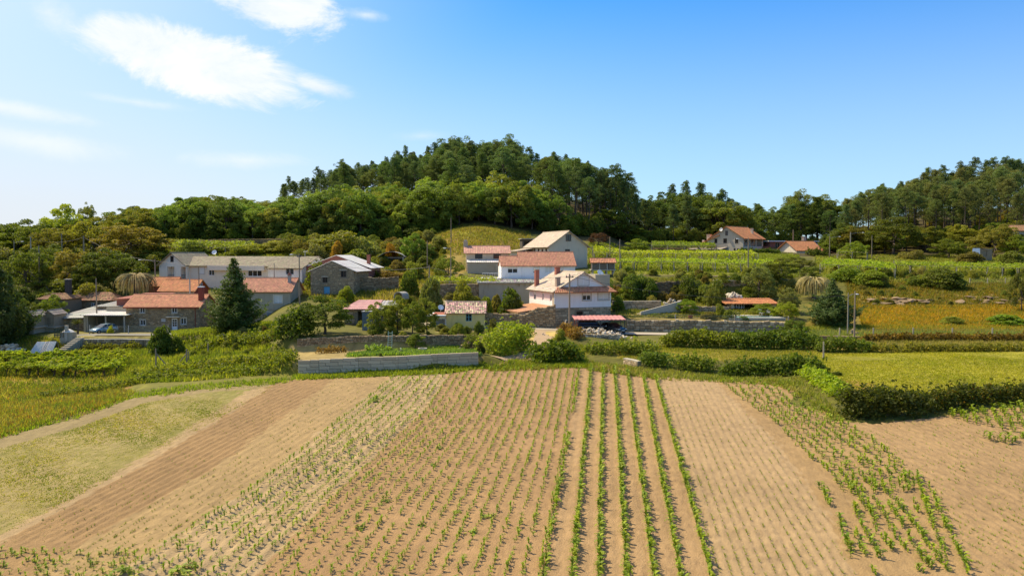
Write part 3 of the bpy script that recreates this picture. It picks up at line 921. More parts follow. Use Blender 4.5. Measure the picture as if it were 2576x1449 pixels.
def forest():
    pts = []
    g = random.Random(11)

    def spread(n, pxr, yr, dmin, test=None):
        k = 0
        tries = 0
        while k < n and tries < n * 40:
            tries += 1
            px, Y = g.uniform(*pxr), g.uniform(*yr)
            if test and not test(px, Y): continue
            x = (px - CX) / FPX * Y
            if any((x - a) ** 2 + (Y - b) ** 2 < dmin * dmin for a, b in pts): continue
            pts.append((x, Y))
            k += 1
            yield px, Y

    def base_y(px):       # depth of the wood's front edge
        return float(np.interp(px, [-300, 0, 250, 420, 600, 780, 1000, 1140, 1330, 1500, 1700, 1900, 2100, 2300, 2600, 3000], [168, 172, 180, 197, 197, 200, 199, 202, 205, 216, 238, 240, 235, 222, 226, 226]))

    def cap(px, Y, h, low=0):
        z = float(terr((px - CX) / FPX * Y, Y))
        m = zat(skyline(px) + low, Y) - z
        if m < h: h = m * g.uniform(0.66, 0.95) if m > 3 else m
        return max(h, 0)

    # broadleaved front of the centre-left hill
    for px, Y in spread(190, (380, 1460), (198, 262), 3.4, lambda p, y: y > base_y(p) and (p < 820 or y < 214 + (1460 - p) * 0.055)):
        h = cap(px, Y, g.uniform(9, 13.5), float(np.interp(px, [600, 760, 1000, 1200, 1480], [0, 38, 58, 85, 50])))
        if h < 4: continue
        tree(BROAD + LOWBROAD * 2, gnd(px, Y) - Vector((0, 0, 0.3)), h, 'leafy oak or chestnut packed into the broadleaf wood on the lower hill', g.choice([(0.155, 0.215, 0.060), (0.200, 0.265, 0.070), (0.245, 0.310, 0.075), (0.205, 0.220, 0.060), (0.260, 0.280, 0.080), (0.130, 0.185, 0.055), (0.185, 0.250, 0.070)]),
             'broadleaf trees on the lower hill', 'broadleaf_tree', g.uniform(0.9, 1.25))
    for px, Y in spread(26, (420, 820), (225, 262), 5.5):
        h = cap(px, Y, g.uniform(8, 12), 0 if px < 690 else 45)
        if h < 4: continue
        tree(BROAD, gnd(px, Y), h, 'rounded tree on the skyline of the left-hand ridge', g.choice([G_MID, G_OLIVE, (0.209, 0.286, 0.062)]), 'trees on the ridge left of the hill', 'broadleaf_tree', g.uniform(1.0, 1.3))
    # pines of the central hill
    for px, Y in spread(165, (830, 1480), (214, 300), 3.5, lambda p, y: y > 214 + max(0, (1180 - p)) * 0.06):
        h = cap(px, Y, g.uniform(14, 19))
        if h < 6: continue
        tree(PINE, gnd(px, Y) - Vector((0, 0, 0.3)), h, 'tall pine with a bare trunk in the pine wood on the central hill', g.choice([G_PINE, G_PINE, (0.133, 0.172, 0.055), (0.101, 0.134, 0.050), (0.151, 0.168, 0.065)]),
             'pines on the central hill', 'pine_tree', g.uniform(0.85, 1.2))
    for px, Y in spread(26, (712, 960), (255, 290), 3.6):
        h = cap(px, Y, g.uniform(13, 17))
        if h < 5: continue
        tree(PINE, gnd(px, Y), h, 'slender pine standing clear along the hill crest left of the pine wood', (0.126, 0.153, 0.068), 'pines along the left crest', 'pine_tree', g.uniform(0.95, 1.3))
    for px, top, Y in ((1494, 425, 240), (1507, 432, 236), (1521, 428, 242), (1533, 452, 234), (1546, 420, 238), (1556, 446, 244), (1568, 458, 236), (1579, 441, 240), (1589, 470, 246), (1513, 470, 232), (1538, 478, 248), (1600, 492, 240)):
        p = gnd(px, Y)
        pts.append((p.x, Y))
        tree([PINE[2], PINE[4], PINE[0]], p, zat(top, Y) - p.z, 'thin bare-trunked pine at the open right end of the pine wood', (0.125, 0.160, 0.070), 'pines at the open right end of the wood', 'pine_tree', g.uniform(0.7, 0.95))
    for px, lo in ((1115, 347), (1143, 342), (1160, 340), (1225, 350), (1283, 335), (1252, 350)):
        Y = 296 + g.uniform(-4, 4)
        p = gnd(px, Y)
        tree(EUCA, p, zat(lo, Y) - p.z, 'blue-green eucalyptus rising above the top of the central hill', (0.140, 0.198, 0.113), 'eucalyptus on the hill top', 'eucalyptus_tree', 1.15)
    # pines whose tops stand out one by one on the skyline
    for px, top in ((730, 446), (748, 462), (766, 452), (800, 422), (815, 440), (834, 430), (862, 404), (880, 424), (905, 412), (925, 428), (941, 407), (958, 415), (972, 398), (1001, 383), (1012, 392), (1023, 371), (1045, 400), (1062, 392), (1081, 371), (1097, 363), (1180, 372), (1208, 366), (1305, 378), (1330, 373), (1352, 388), (1372, 398), (1391, 384), (1408, 404), (1421, 392), (1438, 410), (1452, 401), (1476, 408)):
        Y = 290 if px > 900 else 278
        p = gnd(px, Y)
        hh = max(8.0, zat(top, Y) - p.z)
        tree(PINE, Vector((p.x, p.y, zat(top, Y) - hh)), hh, 'pine whose ragged top stands out on the crest of the central hill', g.choice([(0.145, 0.185, 0.085), (0.130, 0.170, 0.080)]), 'pines standing out on the crest', 'pine_tree', g.uniform(0.55, 0.85))
    for px, top in ((1690, 467), (1724, 459), (1760, 464), (1815, 480), (1852, 511), (1901, 514)):
        Y = 276
        p = gnd(px, Y)
        tree(YOUNG_PINE, p, zat(top, Y) - p.z, 'tall tree whose top rises above the wood behind the vineyards', (0.105, 0.14, 0.05), 'tall trees above the vineyard wood', 'pine_tree', g.uniform(0.75, 1.0))
    for px, top in ((2126, 503), (2160, 487), (2215, 466), (2262, 459), (2330, 425), (2368, 420), (2410, 411), (2448, 400), (2472, 408), (2490, 401), (2522, 399), (2540, 404), (2557, 405), (2575, 412)):
        Y = 302 if px > 2250 else 280
        p = gnd(px, Y)
        tree([PINE[2], PINE[4], PINE[0]], p, zat(top, Y) - p.z, 'pine with a long bare stem on the crest of the right-hand hill', (0.125, 0.155, 0.066), 'pines on the crest of the right-hand hill', 'pine_tree', g.uniform(0.55, 0.85))
    # dark wood behind the vineyards, right of centre
    for px, Y in spread(100, (1490, 2115), (238, 290), 3.5, lambda p, y: y > base_y(p) and not (1915 < p < 2075 and y < 250)):
        h = cap(px, Y, g.uniform(9, 15))
        if h < 4: continue
        tree(g.choice([YOUNG_PINE, YOUNG_PINE, PINE, BROAD]), gnd(px, Y), h, 'dark green tree in the wood behind the vineyard terraces', g.choice([G_PINE, (0.101, 0.144, 0.045), G_DARK, (0.141, 0.172, 0.045)]), 'trees behind the vineyard terraces', 'wood_tree', g.uniform(0.95, 1.35))
    for px, top, wpx, who in ((2012, 474, 62, 'left'), (2075, 488, 88, 'right')):
        Y = 262
        p = gnd(px, Y)
        tree(EUCA, p, zat(top, Y) - p.z, 'tall round-headed eucalyptus, %s one of the pair above the red-roofed cottage' % who, (0.199, 0.218, 0.067), None, 'eucalyptus_tree', 1.25)
    # right-hand hill
    for px, Y in spread(135, (2118, 2640), (228, 318), 3.8, lambda p, y: y > base_y(p)):
        h = cap(px, Y, g.uniform(13, 18))
        if h < 5: continue
        tree(PINE, gnd(px, Y), h, 'tall pine with a thin trunk in the wood on the right-hand hill', g.choice([(0.145, 0.168, 0.060), (0.165, 0.172, 0.068), G_PINE, (0.181, 0.176, 0.068)]), 'pines on the right-hand hill', 'pine_tree', g.uniform(0.85, 1.15))
    for px, Y in spread(22, (2140, 2640), (222, 236), 4.0):
        h = cap(px, Y, g.uniform(5, 8))
        tree(BROAD, gnd(px, Y), max(h, 3), 'low leafy tree along the foot of the right-hand hill', g.choice([G_OLIVE, G_MID, (0.257, 0.250, 0.044)]), 'trees at the foot of the right-hand hill', 'broadleaf_tree', g.uniform(1.0, 1.4))
    # left slope
    for px, Y in spread(60, (-160, 430), (176, 250), 4.2, lambda p, y: y > base_y(p)):
        h = cap(px, Y, g.uniform(8, 12))
        if h < 3: continue
        tree(BROAD + LOWBROAD * 2, gnd(px, Y), h, 'rounded tree in the wood on the far left slope', g.choice([G_MID, G_OLIVE, G_DARK, (0.146, 0.177, 0.032)]), 'trees on the far left slope', 'broadleaf_tree', g.uniform(1.0, 1.35))
    # understorey so that the foot of the woods closes up
    for px, Y in spread(90, (380, 1500), (196, 240), 2.6, lambda p, y: base_y(p) - 3 < y < base_y(p) + 16 and not 1130 < p < 1330):
        bush(gnd(px, Y), g.uniform(4, 6), g.uniform(3, 5.5), 'dark undergrowth shrub at the foot of the hill wood', g.choice([G_DARK, G_MID, (0.140, 0.166, 0.030)]), 'undergrowth at the foot of the hill wood', 'shrub', stems=False)
    for px, Y in spread(60, (1490, 2110), (230, 252), 2.8, lambda p, y: base_y(p) - 2 < y < base_y(p) + 12 and not (1915 < p < 2075 and y < 248)):
        bush(gnd(px, Y), g.uniform(4, 6), g.uniform(2.5, 5.0), 'dark undergrowth shrub edging the wood behind the vineyards', g.choice([G_DARK, G_MID]), 'undergrowth behind the vineyards', 'shrub', stems=False)
    for px, Y in spread(90, (2130, 2640), (222, 285), 3.0, lambda p, y: base_y(p) - 2 < y < base_y(p) + 55):
        bush(gnd(px, Y), g.uniform(4, 6), g.uniform(2.2, 4.5), 'olive undergrowth shrub below the pines on the right-hand hill', g.choice([G_OLIVE, G_MID, (0.234, 0.187, 0.044)]), 'undergrowth below the right-hand pines', 'shrub', stems=False)


forest()
# ------------------------------------------------------------------ building kit
def wid(px1, Y1, px2, th):
    x1 = (px1 - CX) / FPX * Y1
    u2 = (px2 - CX) / FPX
    return (u2 * Y1 - x1) / (math.cos(R(th)) - u2 * math.sin(R(th)))


def patch(A, B, C, D, colr, pitch=0.30, course=0.45, amp=0.05, var=0.11, lap=0.03, thick=0.10, g=None):
    """a tiled or corrugated roof slope: A,B along the eave, D,C along the ridge"""
    g = g or np.random.default_rng(int(abs(A[0] * 91 + A[1] * 37 + B[0] * 13)) + 5)
    A, B, C, D = [np.array(q, float) for q in (A, B, C, D)]
    L = max(np.linalg.norm(B - A), np.linalg.norm(C - D)); S = max(np.linalg.norm(D - A), np.linalg.norm(C - B))
    nc, nr = max(2, int(round(L / pitch))), max(1, int(round(S / course)))
    n = np.cross(B - A, D - A); n /= np.linalg.norm(n)
    if n[2] < 0: n = -n
    prof = np.array([0, 0.72, 1, 0.72])
    uu = np.concatenate([(np.arange(nc)[:, None] + np.array([0, .25, .5, .75])).ravel(), [nc]]) / nc
    hh = np.concatenate([np.tile(prof, nc), [0]]) * amp
    tile_c = np.concatenate([np.repeat(np.arange(nc), 4), [nc - 1]])
    shade = 1 + var * g.normal(size=(nr, nc))
    hue = 1 + 0.5 * var * g.normal(size=(nr, nc))
    V, Cc, F_ = [], [], []
    m = len(uu)
    for r_ in range(nr):
        for e in (0, 1):
            v = (r_ + e) / nr
            lo = A + (B - A) * uu[:, None]; hi = D + (C - D) * uu[:, None]
            P = lo + (hi - lo) * v + n * (hh + (lap if e == 0 else 0.0))[:, None]
            V.append(P)
            k = shade[r_][tile_c].clip(0.45, 1.5)[:, None]
            c = np.array(colr)[None] * k
            c[:, 1] *= hue[r_][tile_c].clip(0.75, 1.3)
            Cc.append(c)
        b = 2 * r_ * m
        i = np.arange(m - 1)
        F_.append(np.stack([b + i, b + i + 1, b + m + i + 1, b + m + i], 1))
        if r_ < nr - 1:
            F_.append(np.stack([b + m + i, b + m + i + 1, b + 2 * m + i + 1, b + 2 * m + i], 1))
    V = np.concatenate(V); Cc = np.concatenate(Cc); F_ = np.concatenate(F_)
    # slab below
    b = len(V)
    top = np.array([A, B, C, D]) - n * 0.004
    bot = top - n * thick
    V = np.concatenate([V, top, bot])
    Cc = np.concatenate([Cc, np.tile(np.array(colr) * 0.9, (8, 1))])
    F2 = np.array([[b + 4, b + 7, b + 6, b + 5], [b, b + 1, b + 5, b + 4], [b + 1, b + 2, b + 6, b + 5], [b + 2, b + 3, b + 7, b + 6], [b + 3, b, b + 4, b + 7]])
    return V, np.concatenate([F_, F2]), Cc


def merge(*ps):
    return cat_q(ps)


STONE_PAL = [(0.384, 0.263, 0.138), (0.461, 0.325, 0.175), (0.320, 0.224, 0.120), (0.512, 0.375, 0.216), (0.269, 0.185, 0.097), (0.422, 0.291, 0.143)]


def stones_arr(M, a0, a1, z0, z1, size, holes=(), pal=STONE_PAL, seed=1, proud=(0.03, 0.07), topf=None):
    """irregular coursed stones on a panel; M maps (along, height, depth) to a point"""
    g = np.random.default_rng(seed)
    V, F_, C = [], [], []
    z = z0
    while z < z1 - 0.05:
        hgt = min(size[1] * (0.7 + 0.6 * g.random()), z1 - z)
        a = a0 - g.random() * size[0] * 0.5
        while a < a1:
            l = size[0] * (0.55 + 0.9 * g.random())
            s0, s1 = max(a, a0), min(a + l, a1)
            a += l
            if s1 - s0 < 0.1: continue
            top = min(z + hgt, (topf((s0 + s1) / 2) if topf else 1e9))
            if top - z < 0.08: continue
            if any(s1 > h[0] - 0.02 and s0 < h[0] + h[2] + 0.02 and top > h[1] - 0.02 and z < h[1] + h[3] + 0.02 for h in holes): continue
            j = 0.05
            p = -(proud[0] + (proud[1] - proud[0]) * g.random())
            q = [s0 + j * g.random(), s1 - j * g.random(), z + j * g.random(), top - j * g.random()]
            b = 0.06
            pts = [M(q[0], q[2], 0.01), M(q[1], q[2], 0.01), M(q[1], q[3], 0.01), M(q[0], q[3], 0.01),
                   M(q[0] + b * g.random(), q[2] + b * g.random(), p), M(q[1] - b * g.random(), q[2] + b * g.random(), p), M(q[1] - b * g.random(), q[3] - b * g.random(), p), M(q[0] + b * g.random(), q[3] - b * g.random(), p)]
            k = len(V) * 8
            V.append(pts)
            F_.append([[k + 4, k + 5, k + 6, k + 7], [k, k + 1, k + 5, k + 4], [k + 1, k + 2, k + 6, k + 5], [k + 2, k + 3, k + 7, k + 6], [k + 3, k, k + 4, k + 7]])
            c = np.array(pal[g.integers(len(pal))]) * (0.75 + 0.5 * g.random())
            C.append(np.tile(c, (8, 1)))
        z += hgt
    return np.array(V).reshape(-1, 3), np.array(F_).reshape(-1, 4), np.concatenate(C)


class House:
    def __init__(s, name, label, cat, px, py, Y, th=0, group=None, sink=1.6):
        s.base = at(px, py, Y)
        s.px, s.Y, s.th = px, Y, th
        s.e = obj(name, None, None, s.base, R(th))
        tag(s.e, label, cat, group)
        s.sink = sink

    def a(s, px):                       # metres along the front for a bearing
        return wid(s.px, s.Y, px, s.th)

    def z(s, py, Y=None):               # local height
        return zat(py, Y or s.Y) - s.base.z

    def arr(s, name, V, F_, C, m, parent=None, kind=None, label=None):
        o = obj(name, mesh(name, V, F_, m, C), parent or s.e)
        if kind: o['kind'] = kind
        if label: o['label'] = label
        return o

    def box(s, name, x0, x1, y0, y1, z0, z1, m, parent=None, label=None):
        b = MB(); b.box(x0, x1, y0, y1, z0, z1)
        o = b.build(name, m, parent or s.e)
        if label: o['label'] = label
        return o

    def M(s, side, blk):
        x0, x1, y0, y1 = blk
        return {'F': lambda a, z, d: (x0 + a, y0 + d, z), 'B': lambda a, z, d: (x1 - a, y1 - d, z),
                'L': lambda a, z, d: (x0 + d, y0 + a, z), 'R': lambda a, z, d: (x1 - d, y0 + a, z)}[side]

    def walls(s, blk, z0, z1, m, holes=None, gable=None, rise=0, rev=0.18, name='wall', skip='', label=None):
        """four walls with real openings; holes = {'F': [(a, z, w, h[, depth])]}"""
        holes = holes or {}
        mb = MB()
        x0, x1, y0, y1 = blk
        for side in 'FBLR':
            if side in skip: continue
            Mf = s.M(side, blk)
            W = (x1 - x0) if side in 'FB' else (y1 - y0)
            hs_ = holes.get(side, [])
            us = sorted({0, W} | {h[0] for h in hs_} | {h[0] + h[2] for h in hs_})
            vs = sorted({z0, z1} | {h[1] for h in hs_} | {h[1] + h[3] for h in hs_})
            for i in range(len(us) - 1):
                for j in range(len(vs) - 1):
                    cu, cv = (us[i] + us[i + 1]) / 2, (vs[j] + vs[j + 1]) / 2
                    if any(h[0] < cu < h[0] + h[2] and h[1] < cv < h[1] + h[3] for h in hs_): continue
                    mb.add([Mf(us[i], vs[j], 0), Mf(us[i + 1], vs[j], 0), Mf(us[i + 1], vs[j + 1], 0), Mf(us[i], vs[j + 1], 0)], [(0, 1, 2, 3)])
            for h in hs_:
                r_ = h[4] if len(h) > 4 else rev
                a0, a1, b0, b1 = h[0], h[0] + h[2], h[1], h[1] + h[3]
                q = [Mf(a0, b0, 0), Mf(a1, b0, 0), Mf(a1, b1, 0), Mf(a0, b1, 0), Mf(a0, b0, r_), Mf(a1, b0, r_), Mf(a1, b1, r_), Mf(a0, b1, r_)]
                mb.add(q, [(0, 4, 5, 1), (1, 5, 6, 2), (2, 6, 7, 3), (3, 7, 4, 0), (4, 7, 6, 5)])
        if gable == 'y':
            xm = (x0 + x1) / 2
            for y in (y0, y1):
                mb.add([(x0, y, z1), (x1, y, z1), (xm, y, z1 + rise)], [(0, 1, 2)])
        if gable == 'x':
            ym = (y0 + y1) / 2
            for x in (x0, x1):
                mb.add([(x, y0, z1), (x, y1, z1), (x, ym, z1 + rise)], [(0, 1, 2)])
        o = mb.build(name, m, s.e)
        if label: o['label'] = label
        return o

    def bars(s, mb, Mf, a0, a1, z0, z1, d0, d1):
        p = [Mf(a, z, d) for d in (d0, d1) for a, z in ((a0, z0), (a1, z0), (a1, z1), (a0, z1))]
        mb.add(p, [(0, 1, 2, 3), (7, 6, 5, 4), (0, 4, 5, 1), (1, 5, 6, 2), (2, 6, 7, 3), (3, 7, 4, 0)])

    def window(s, side, blk, a, z, w_, h_, frame=None, blind=0.0, d=0.10, sill=None, trim=None, mull=1, bars=0, name='window', label=None):
        frame = frame or WHITEFRAME
        Mf = s.M(side, blk)
        t = 0.07
        mb = MB()
        for q in ((a, a + t, z, z + h_), (a + w_ - t, a + w_, z, z + h_), (a + t, a + w_ - t, z, z + t), (a + t, a + w_ - t, z + h_ - t, z + h_)):
            s.bars(mb, Mf, *q, d - 0.03, d + 0.05)
        for k in range(mull):
            c = a + w_ * (k + 1) / (mull + 1)
            s.bars(mb, Mf, c - t * 0.6, c + t * 0.6, z + t, z + h_ - t, d - 0.025, d + 0.045)
        for k in range(bars):
            c = z + h_ * (k + 1) / (bars + 1)
            s.bars(mb, Mf, a + t, a + w_ - t, c - 0.025, c + 0.025, d - 0.02, d + 0.03)
        o = mb.build(name, frame, s.e)
        if label: o['label'] = label
        pb = MB(); s.bars(pb, Mf, a + t * 0.5, a + w_ - t * 0.5, z + t * 0.5, z + h_ - t * 0.5, d + 0.01, d + 0.02)
        pb.build('pane', GLASS, o)
        if blind > 0:
            bb = MB(); s.bars(bb, Mf, a + t * 0.4, a + w_ - t * 0.4, z + h_ * (1 - blind) + t * 0.3, z + h_ - t * 0.4, d - 0.022, d - 0.002)
            bb.build('blind', BLIND, o)
        if trim:
            tb = MB()
            tw = 0.14
            for q in ((a - tw, a, z - tw, z + h_ + tw), (a + w_, a + w_ + tw, z - tw, z + h_ + tw), (a, a + w_, z + h_, z + h_ + tw), (a, a + w_, z - tw, z)):
                s.bars(tb, Mf, *q, -0.035, 0.02)
            tb.build('surround', trim, o)
        if sill:
            sb = MB(); s.bars(sb, Mf, a - 0.12, a + w_ + 0.12, z - 0.10, z - 0.003, -0.10, d)
            sb.build('sill', sill, o)
        return o

    def door(s, side, blk, a, z, w_, h_, m, d=0.10, glass=0, label=None):
        Mf = s.M(side, blk)
        mb = MB()
        s.bars(mb, Mf, a, a + w_, z, z + h_, d, d + 0.06)
        o = mb.build('door', m, s.e)
        if label: o['label'] = label
        hb = MB(); s.bars(hb, Mf, a + w_ * 0.84, a + w_ * 0.90, z + h_ * 0.46, z + h_ * 0.50, d - 0.05, d - 0.001)
        hb.build('handle', METAL, o)
        for i in range(glass):
            for j in range(3):
                pb = MB()
                ww = (w_ - 0.24) / glass
                s.bars(pb, Mf, a + 0.12 + i * ww + 0.03, a + 0.12 + (i + 1) * ww - 0.03, z + h_ * (0.40 + 0.18 * j), z + h_ * (0.40 + 0.18 * j + 0.15), d - 0.012, d - 0.002)
                pb.build('pane', GLASS, o)
        return o

    def roof_x(s, blk, ze, rise, colr, ov=0.4, name='roof', m=None, ridge=True, back=True, ovs=None, **k):
        x0, x1, y0, y1 = blk
        ovs = ov if ovs is None else ovs
        ym = (y0 + y1) / 2
        sl = rise / (ym - y0)
        zr = ze + rise + 0.06
        zo = ze - ov * sl + 0.06
        P = [patch((x0 - ovs, y0 - ov, zo), (x1 + ovs, y0 - ov, zo), (x1 + ovs, ym, zr), (x0 - ovs, ym, zr), colr, **k)]
        if back: P.append(patch((x1 + ovs, y1 + ov, zo), (x0 - ovs, y1 + ov, zo), (x0 - ovs, ym, zr), (x1 + ovs, ym, zr), colr, **k))
        o = s.arr(name, *merge(*P), m or TILE, kind='stuff')
        if ridge:
            mb = MB(); mb.col = tuple(np.array(colr) * 0.95)
            mb.tube([(x0 - ovs, ym, zr + 0.03), (x1 + ovs, ym, zr + 0.03)], 0.11, 6)
            mb.build('ridge_tiles', m or TILE, o, cols=True)
        return o

    def roof_y(s, blk, ze, rise, colr, ov=0.4, name='roof', m=None, ridge=True, ovs=None, **k):
        x0, x1, y0, y1 = blk
        ovs = ov if ovs is None else ovs
        xm = (x0 + x1) / 2
        sl = rise / (xm - x0)
        zr = ze + rise + 0.06
        zo = ze - ov * sl + 0.06
        P = [patch((x0 - ov, y1 + ovs, zo), (x0 - ov, y0 - ovs, zo), (xm, y0 - ovs, zr), (xm, y1 + ovs, zr), colr, **k),
             patch((x1 + ov, y0 - ovs, zo), (x1 + ov, y1 + ovs, zo), (xm, y1 + ovs, zr), (xm, y0 - ovs, zr), colr, **k)]
        o = s.arr(name, *merge(*P), m or TILE, kind='stuff')
        if ridge:
            mb = MB(); mb.col = tuple(np.array(colr) * 0.95)
            mb.tube([(xm, y0 - ovs, zr + 0.03), (xm, y1 + ovs, zr + 0.03)], 0.11, 6)
            mb.build('ridge_tiles', m or TILE, o, cols=True)
        return o

    def slope(s, A, B, C, D, colr, name='roof', m=None, **k):
        return s.arr(name, *patch(A, B, C, D, colr, **k), m or TILE, kind='stuff')

    def stones(s, side, blk, z0, z1, holes=(), size=(0.5, 0.24), pal=STONE_PAL, seed=1, gable=0.0):
        W = (blk[1] - blk[0]) if side in 'FB' else (blk[3] - blk[2])
        tf = (lambda a: z1 - gable + gable * (1 - abs(a - W / 2) / (W / 2)) - 0.06) if gable else None
        V, F_, C = stones_arr(s.M(side, blk), 0, W, z0, z1, size, holes, pal, seed, topf=tf)
        return s.arr('stonework', V, F_, C, STONE, kind='stuff')

    def chimney(s, x, y, z0, z1, w_=0.6, m=None, cap=None, tilecap=None, pot=False):
        mb = MB(); mb.box(x - w_ / 2, x + w_ / 2, y - w_ / 2, y + w_ / 2, z0, z1)
        o = mb.build('chimney', m or CONC, s.e)
        cb = MB(); cb.box(x - w_ * 0.62, x + w_ * 0.62, y - w_ * 0.62, y + w_ * 0.62, z1 + 0.002, z1 + 0.12)
        if pot: cb.box(x - w_ * 0.3, x + w_ * 0.3, y - w_ * 0.3, y + w_ * 0.3, z1 + 0.122, z1 + 0.4)
        cb.build('chimney_cap', cap or CONC, o)
        return o

    def dish(s, x, y, z, r_=0.45, face=(0.3, -0.8, 0.5)):
        mb = MB()
        mb.lathe([(0.02, 0.0), (r_ * 0.5, 0.03), (r_ * 0.85, 0.10), (r_, 0.15), (r_ * 0.98, 0.17), (r_ * 0.8, 0.11), (0.02, 0.02)], 16)
        q = Vector(face).to_track_quat('Z', 'Y').to_matrix().to_4x4()
        b = MB(); b.add([q @ Vector(v) for v in mb.v], mb.f)
        b.tube([q @ Vector((0, -r_ * 0.9, 0.12)), q @ Vector((0, 0, 0.42))], 0.02, 5)
        b.tube([(0, 0, 0), (0, 0.12, -0.1), (0, 0.12, -0.7)], 0.03, 5)
        return b.build('satellite_dish', WHITEFRAME, s.e, smooth=True, loc=(x, y, z))


def rail(h, p0, p1, height=0.95, step=0.35, m=None, name='railing'):
    """handrail with balusters between two local points"""
    p0, p1 = Vector(p0), Vector(p1)
    n = max(2, int((p1 - p0).length / step))
    mb = MB()
    mb.tube([p0 + Vector((0, 0, height)), p1 + Vector((0, 0, height))], 0.03, 5)
    mb.tube([p0 + Vector((0, 0, 0.12)), p1 + Vector((0, 0, 0.12))], 0.02, 5)
    for i in range(n + 1):
        q = p0 + (p1 - p0) * i / n
        mb.tube([q, q + Vector((0, 0, height))], 0.018, 4)
    return mb.build(name, m or DARKMETAL, h.e)


SALMON = (0.52, 0.228, 0.118)
ORANGE = (0.53, 0.220, 0.090)
BRICKY = (0.48, 0.225, 0.135)
BUFF = (0.53, 0.425, 0.31)
GREYTILE = (0.30, 0.25, 0.165)
PALE_TILE = (0.50, 0.36, 0.26)
OLDTILE = (0.30, 0.165, 0.085)
GREYSHEET = (0.36, 0.345, 0.30)
PINKSHEET = (0.55, 0.29, 0.25)
WHITESHEET = (0.66, 0.62, 0.55)
SHEET_K = dict(pitch=0.35, course=1.8, amp=0.045, var=0.07, lap=0.012, thick=0.05)

# ---- 1 stone farmhouse with the salmon roof
h = House('stone_farmhouse', 'two-storey stone farmhouse with long salmon tile roof and dark red chimney', 'house', 318, 834, 126)
W = h.a(503); b = (0, W, 0, 7.0)
ez = h.z(771)
wins = [(2.25, 3.0, .75, .95), (7.35, 3.0, .8, .95), (2.25, 1.0, .8, .9), (8.75, 1.15, .85, 1.05)]
hol = wins + [(7.25, 0.0, .95, 2.1), (5.6, 1.6, .7, .5)]
h.walls(b, -h.sink, ez, MORTAR, {'F': hol}, 'x', 1.7)
h.stones('F', b, -0.4, ez, hol, (0.40, 0.17), seed=11)
h.stones('R', b, -0.4, ez, (), (0.40, 0.17), seed=12)
for q in wins:
    h.window('F', b, *q, sill=GRANITE, trim=GRANITE)
h.window('F', b, 5.6, 1.6, .7, .5, mull=3, name='vent', frame=WHITEFRAME)
h.door('F', b, 7.25, 0.0, .95, 2.1, WHITEFRAME, glass=2)
h.box('door_canopy', 6.7, 8.8, -0.75, -0.002, 2.32, 2.44, CREAMWALL)
h.roof_x(b, ez, 1.7, SALMON, 0.35)
h.chimney(W - 0.4, 1.9, ez + 0.3, ez + 3.0, 0.72, REDWALL, WHITEFRAME)
mb = MB(); mb.tube([(W - 0.65, -0.06, 0), (W - 0.65, -0.06, ez)], 0.05, 6); mb.build('downpipe', REDWALL, h.e)
mb = MB(); mb.box(-0.3, W + 0.3, -0.47, -0.37, ez - 0.26, ez - 0.16); mb.build('gutter', REDWALL, h.e)

# ---- 2 red-gabled house behind it
h = House('red_gable_house', 'house with orange tile roof and dark red gable behind the stone farmhouse', 'house', 402, 762, 139, sink=2.5)
W = h.a(489); b = (0, W, 0, 6.4)
ez = h.z(731)
h.walls(b, -h.sink, ez, GREYWALL, {'R': [(2.6, ez - 0.4, .8, 1.1)] if False else []}, None)
mb = MB(); mb.add([(W, 0, ez), (W, 6.4, ez), (W, 3.2, ez + 1.75)], [(0, 1, 2)]); mb.add([(0, 0, ez), (0, 6.4, ez), (0, 3.2, ez + 1.75)], [(0, 1, 2)])
mb.box(W + 0.002, W + 0.04, 0.02, 6.38, -1.0, ez - 0.01); mb.build('gable', REDWALL, h.e)
h.window('R', b, 2.7, ez + 0.05, .85, 1.15, d=-0.06)
h.stones('F', b, -0.5, ez, (), (0.5, 0.24), seed=21)
h.roof_x(b, ez, 1.75, ORANGE, 0.35)
h.box('flat_roof', 0.1, W + 0.6, -3.3, -0.05, ez - 1.15, ez - 0.95, WHITEWALL)
h.box('annex_wall', 0.2, W + 0.4, -3.2, -0.06, -2.5, ez - 1.152, GREYWALL)
mb = MB(); mb.tube([(W - 0.5, -0.6, ez - 1), (W - 0.5, -0.6, ez + 2.2)], 0.13, 7); mb.build('flue', METAL, h.e)
# ---- its lower wing to the left
h = House('low_red_roofed_wing', 'small stone wing with ribbed orange roof beside the dead palm', 'outbuilding', 372, 752, 143, sink=2.5)
W = h.a(438); b = (0, W, 0, 4.6)
ez = h.z(719)
h.walls(b, -h.sink, ez, BRICKRED, {'F': [(2.6, ez - 1.2, 1.3, 0.8)]}, 'x', 1.4)
h.window('F', b, 2.6, ez - 1.2, 1.3, 0.8)
h.roof_x(b, ez, 1.4, ORANGE, 0.3)
h = House('red_sheet_shelter', 'low shelter with flat faded red roof left of the salmon-roofed farmhouse', 'shed', 286, 775, 132, sink=2)
W = h.a(402)
h.slope((0, 0, h.z(752)), (W, 0, h.z(749)), (W, 6, h.z(737, 138)), (2.6, 6, h.z(737, 138)), (0.44, 0.17, 0.11), m=SHEET, **SHEET_K)
h.box('wall', 0.3, W, 0.4, 5.8, -2, h.z(754), BRICKRED)

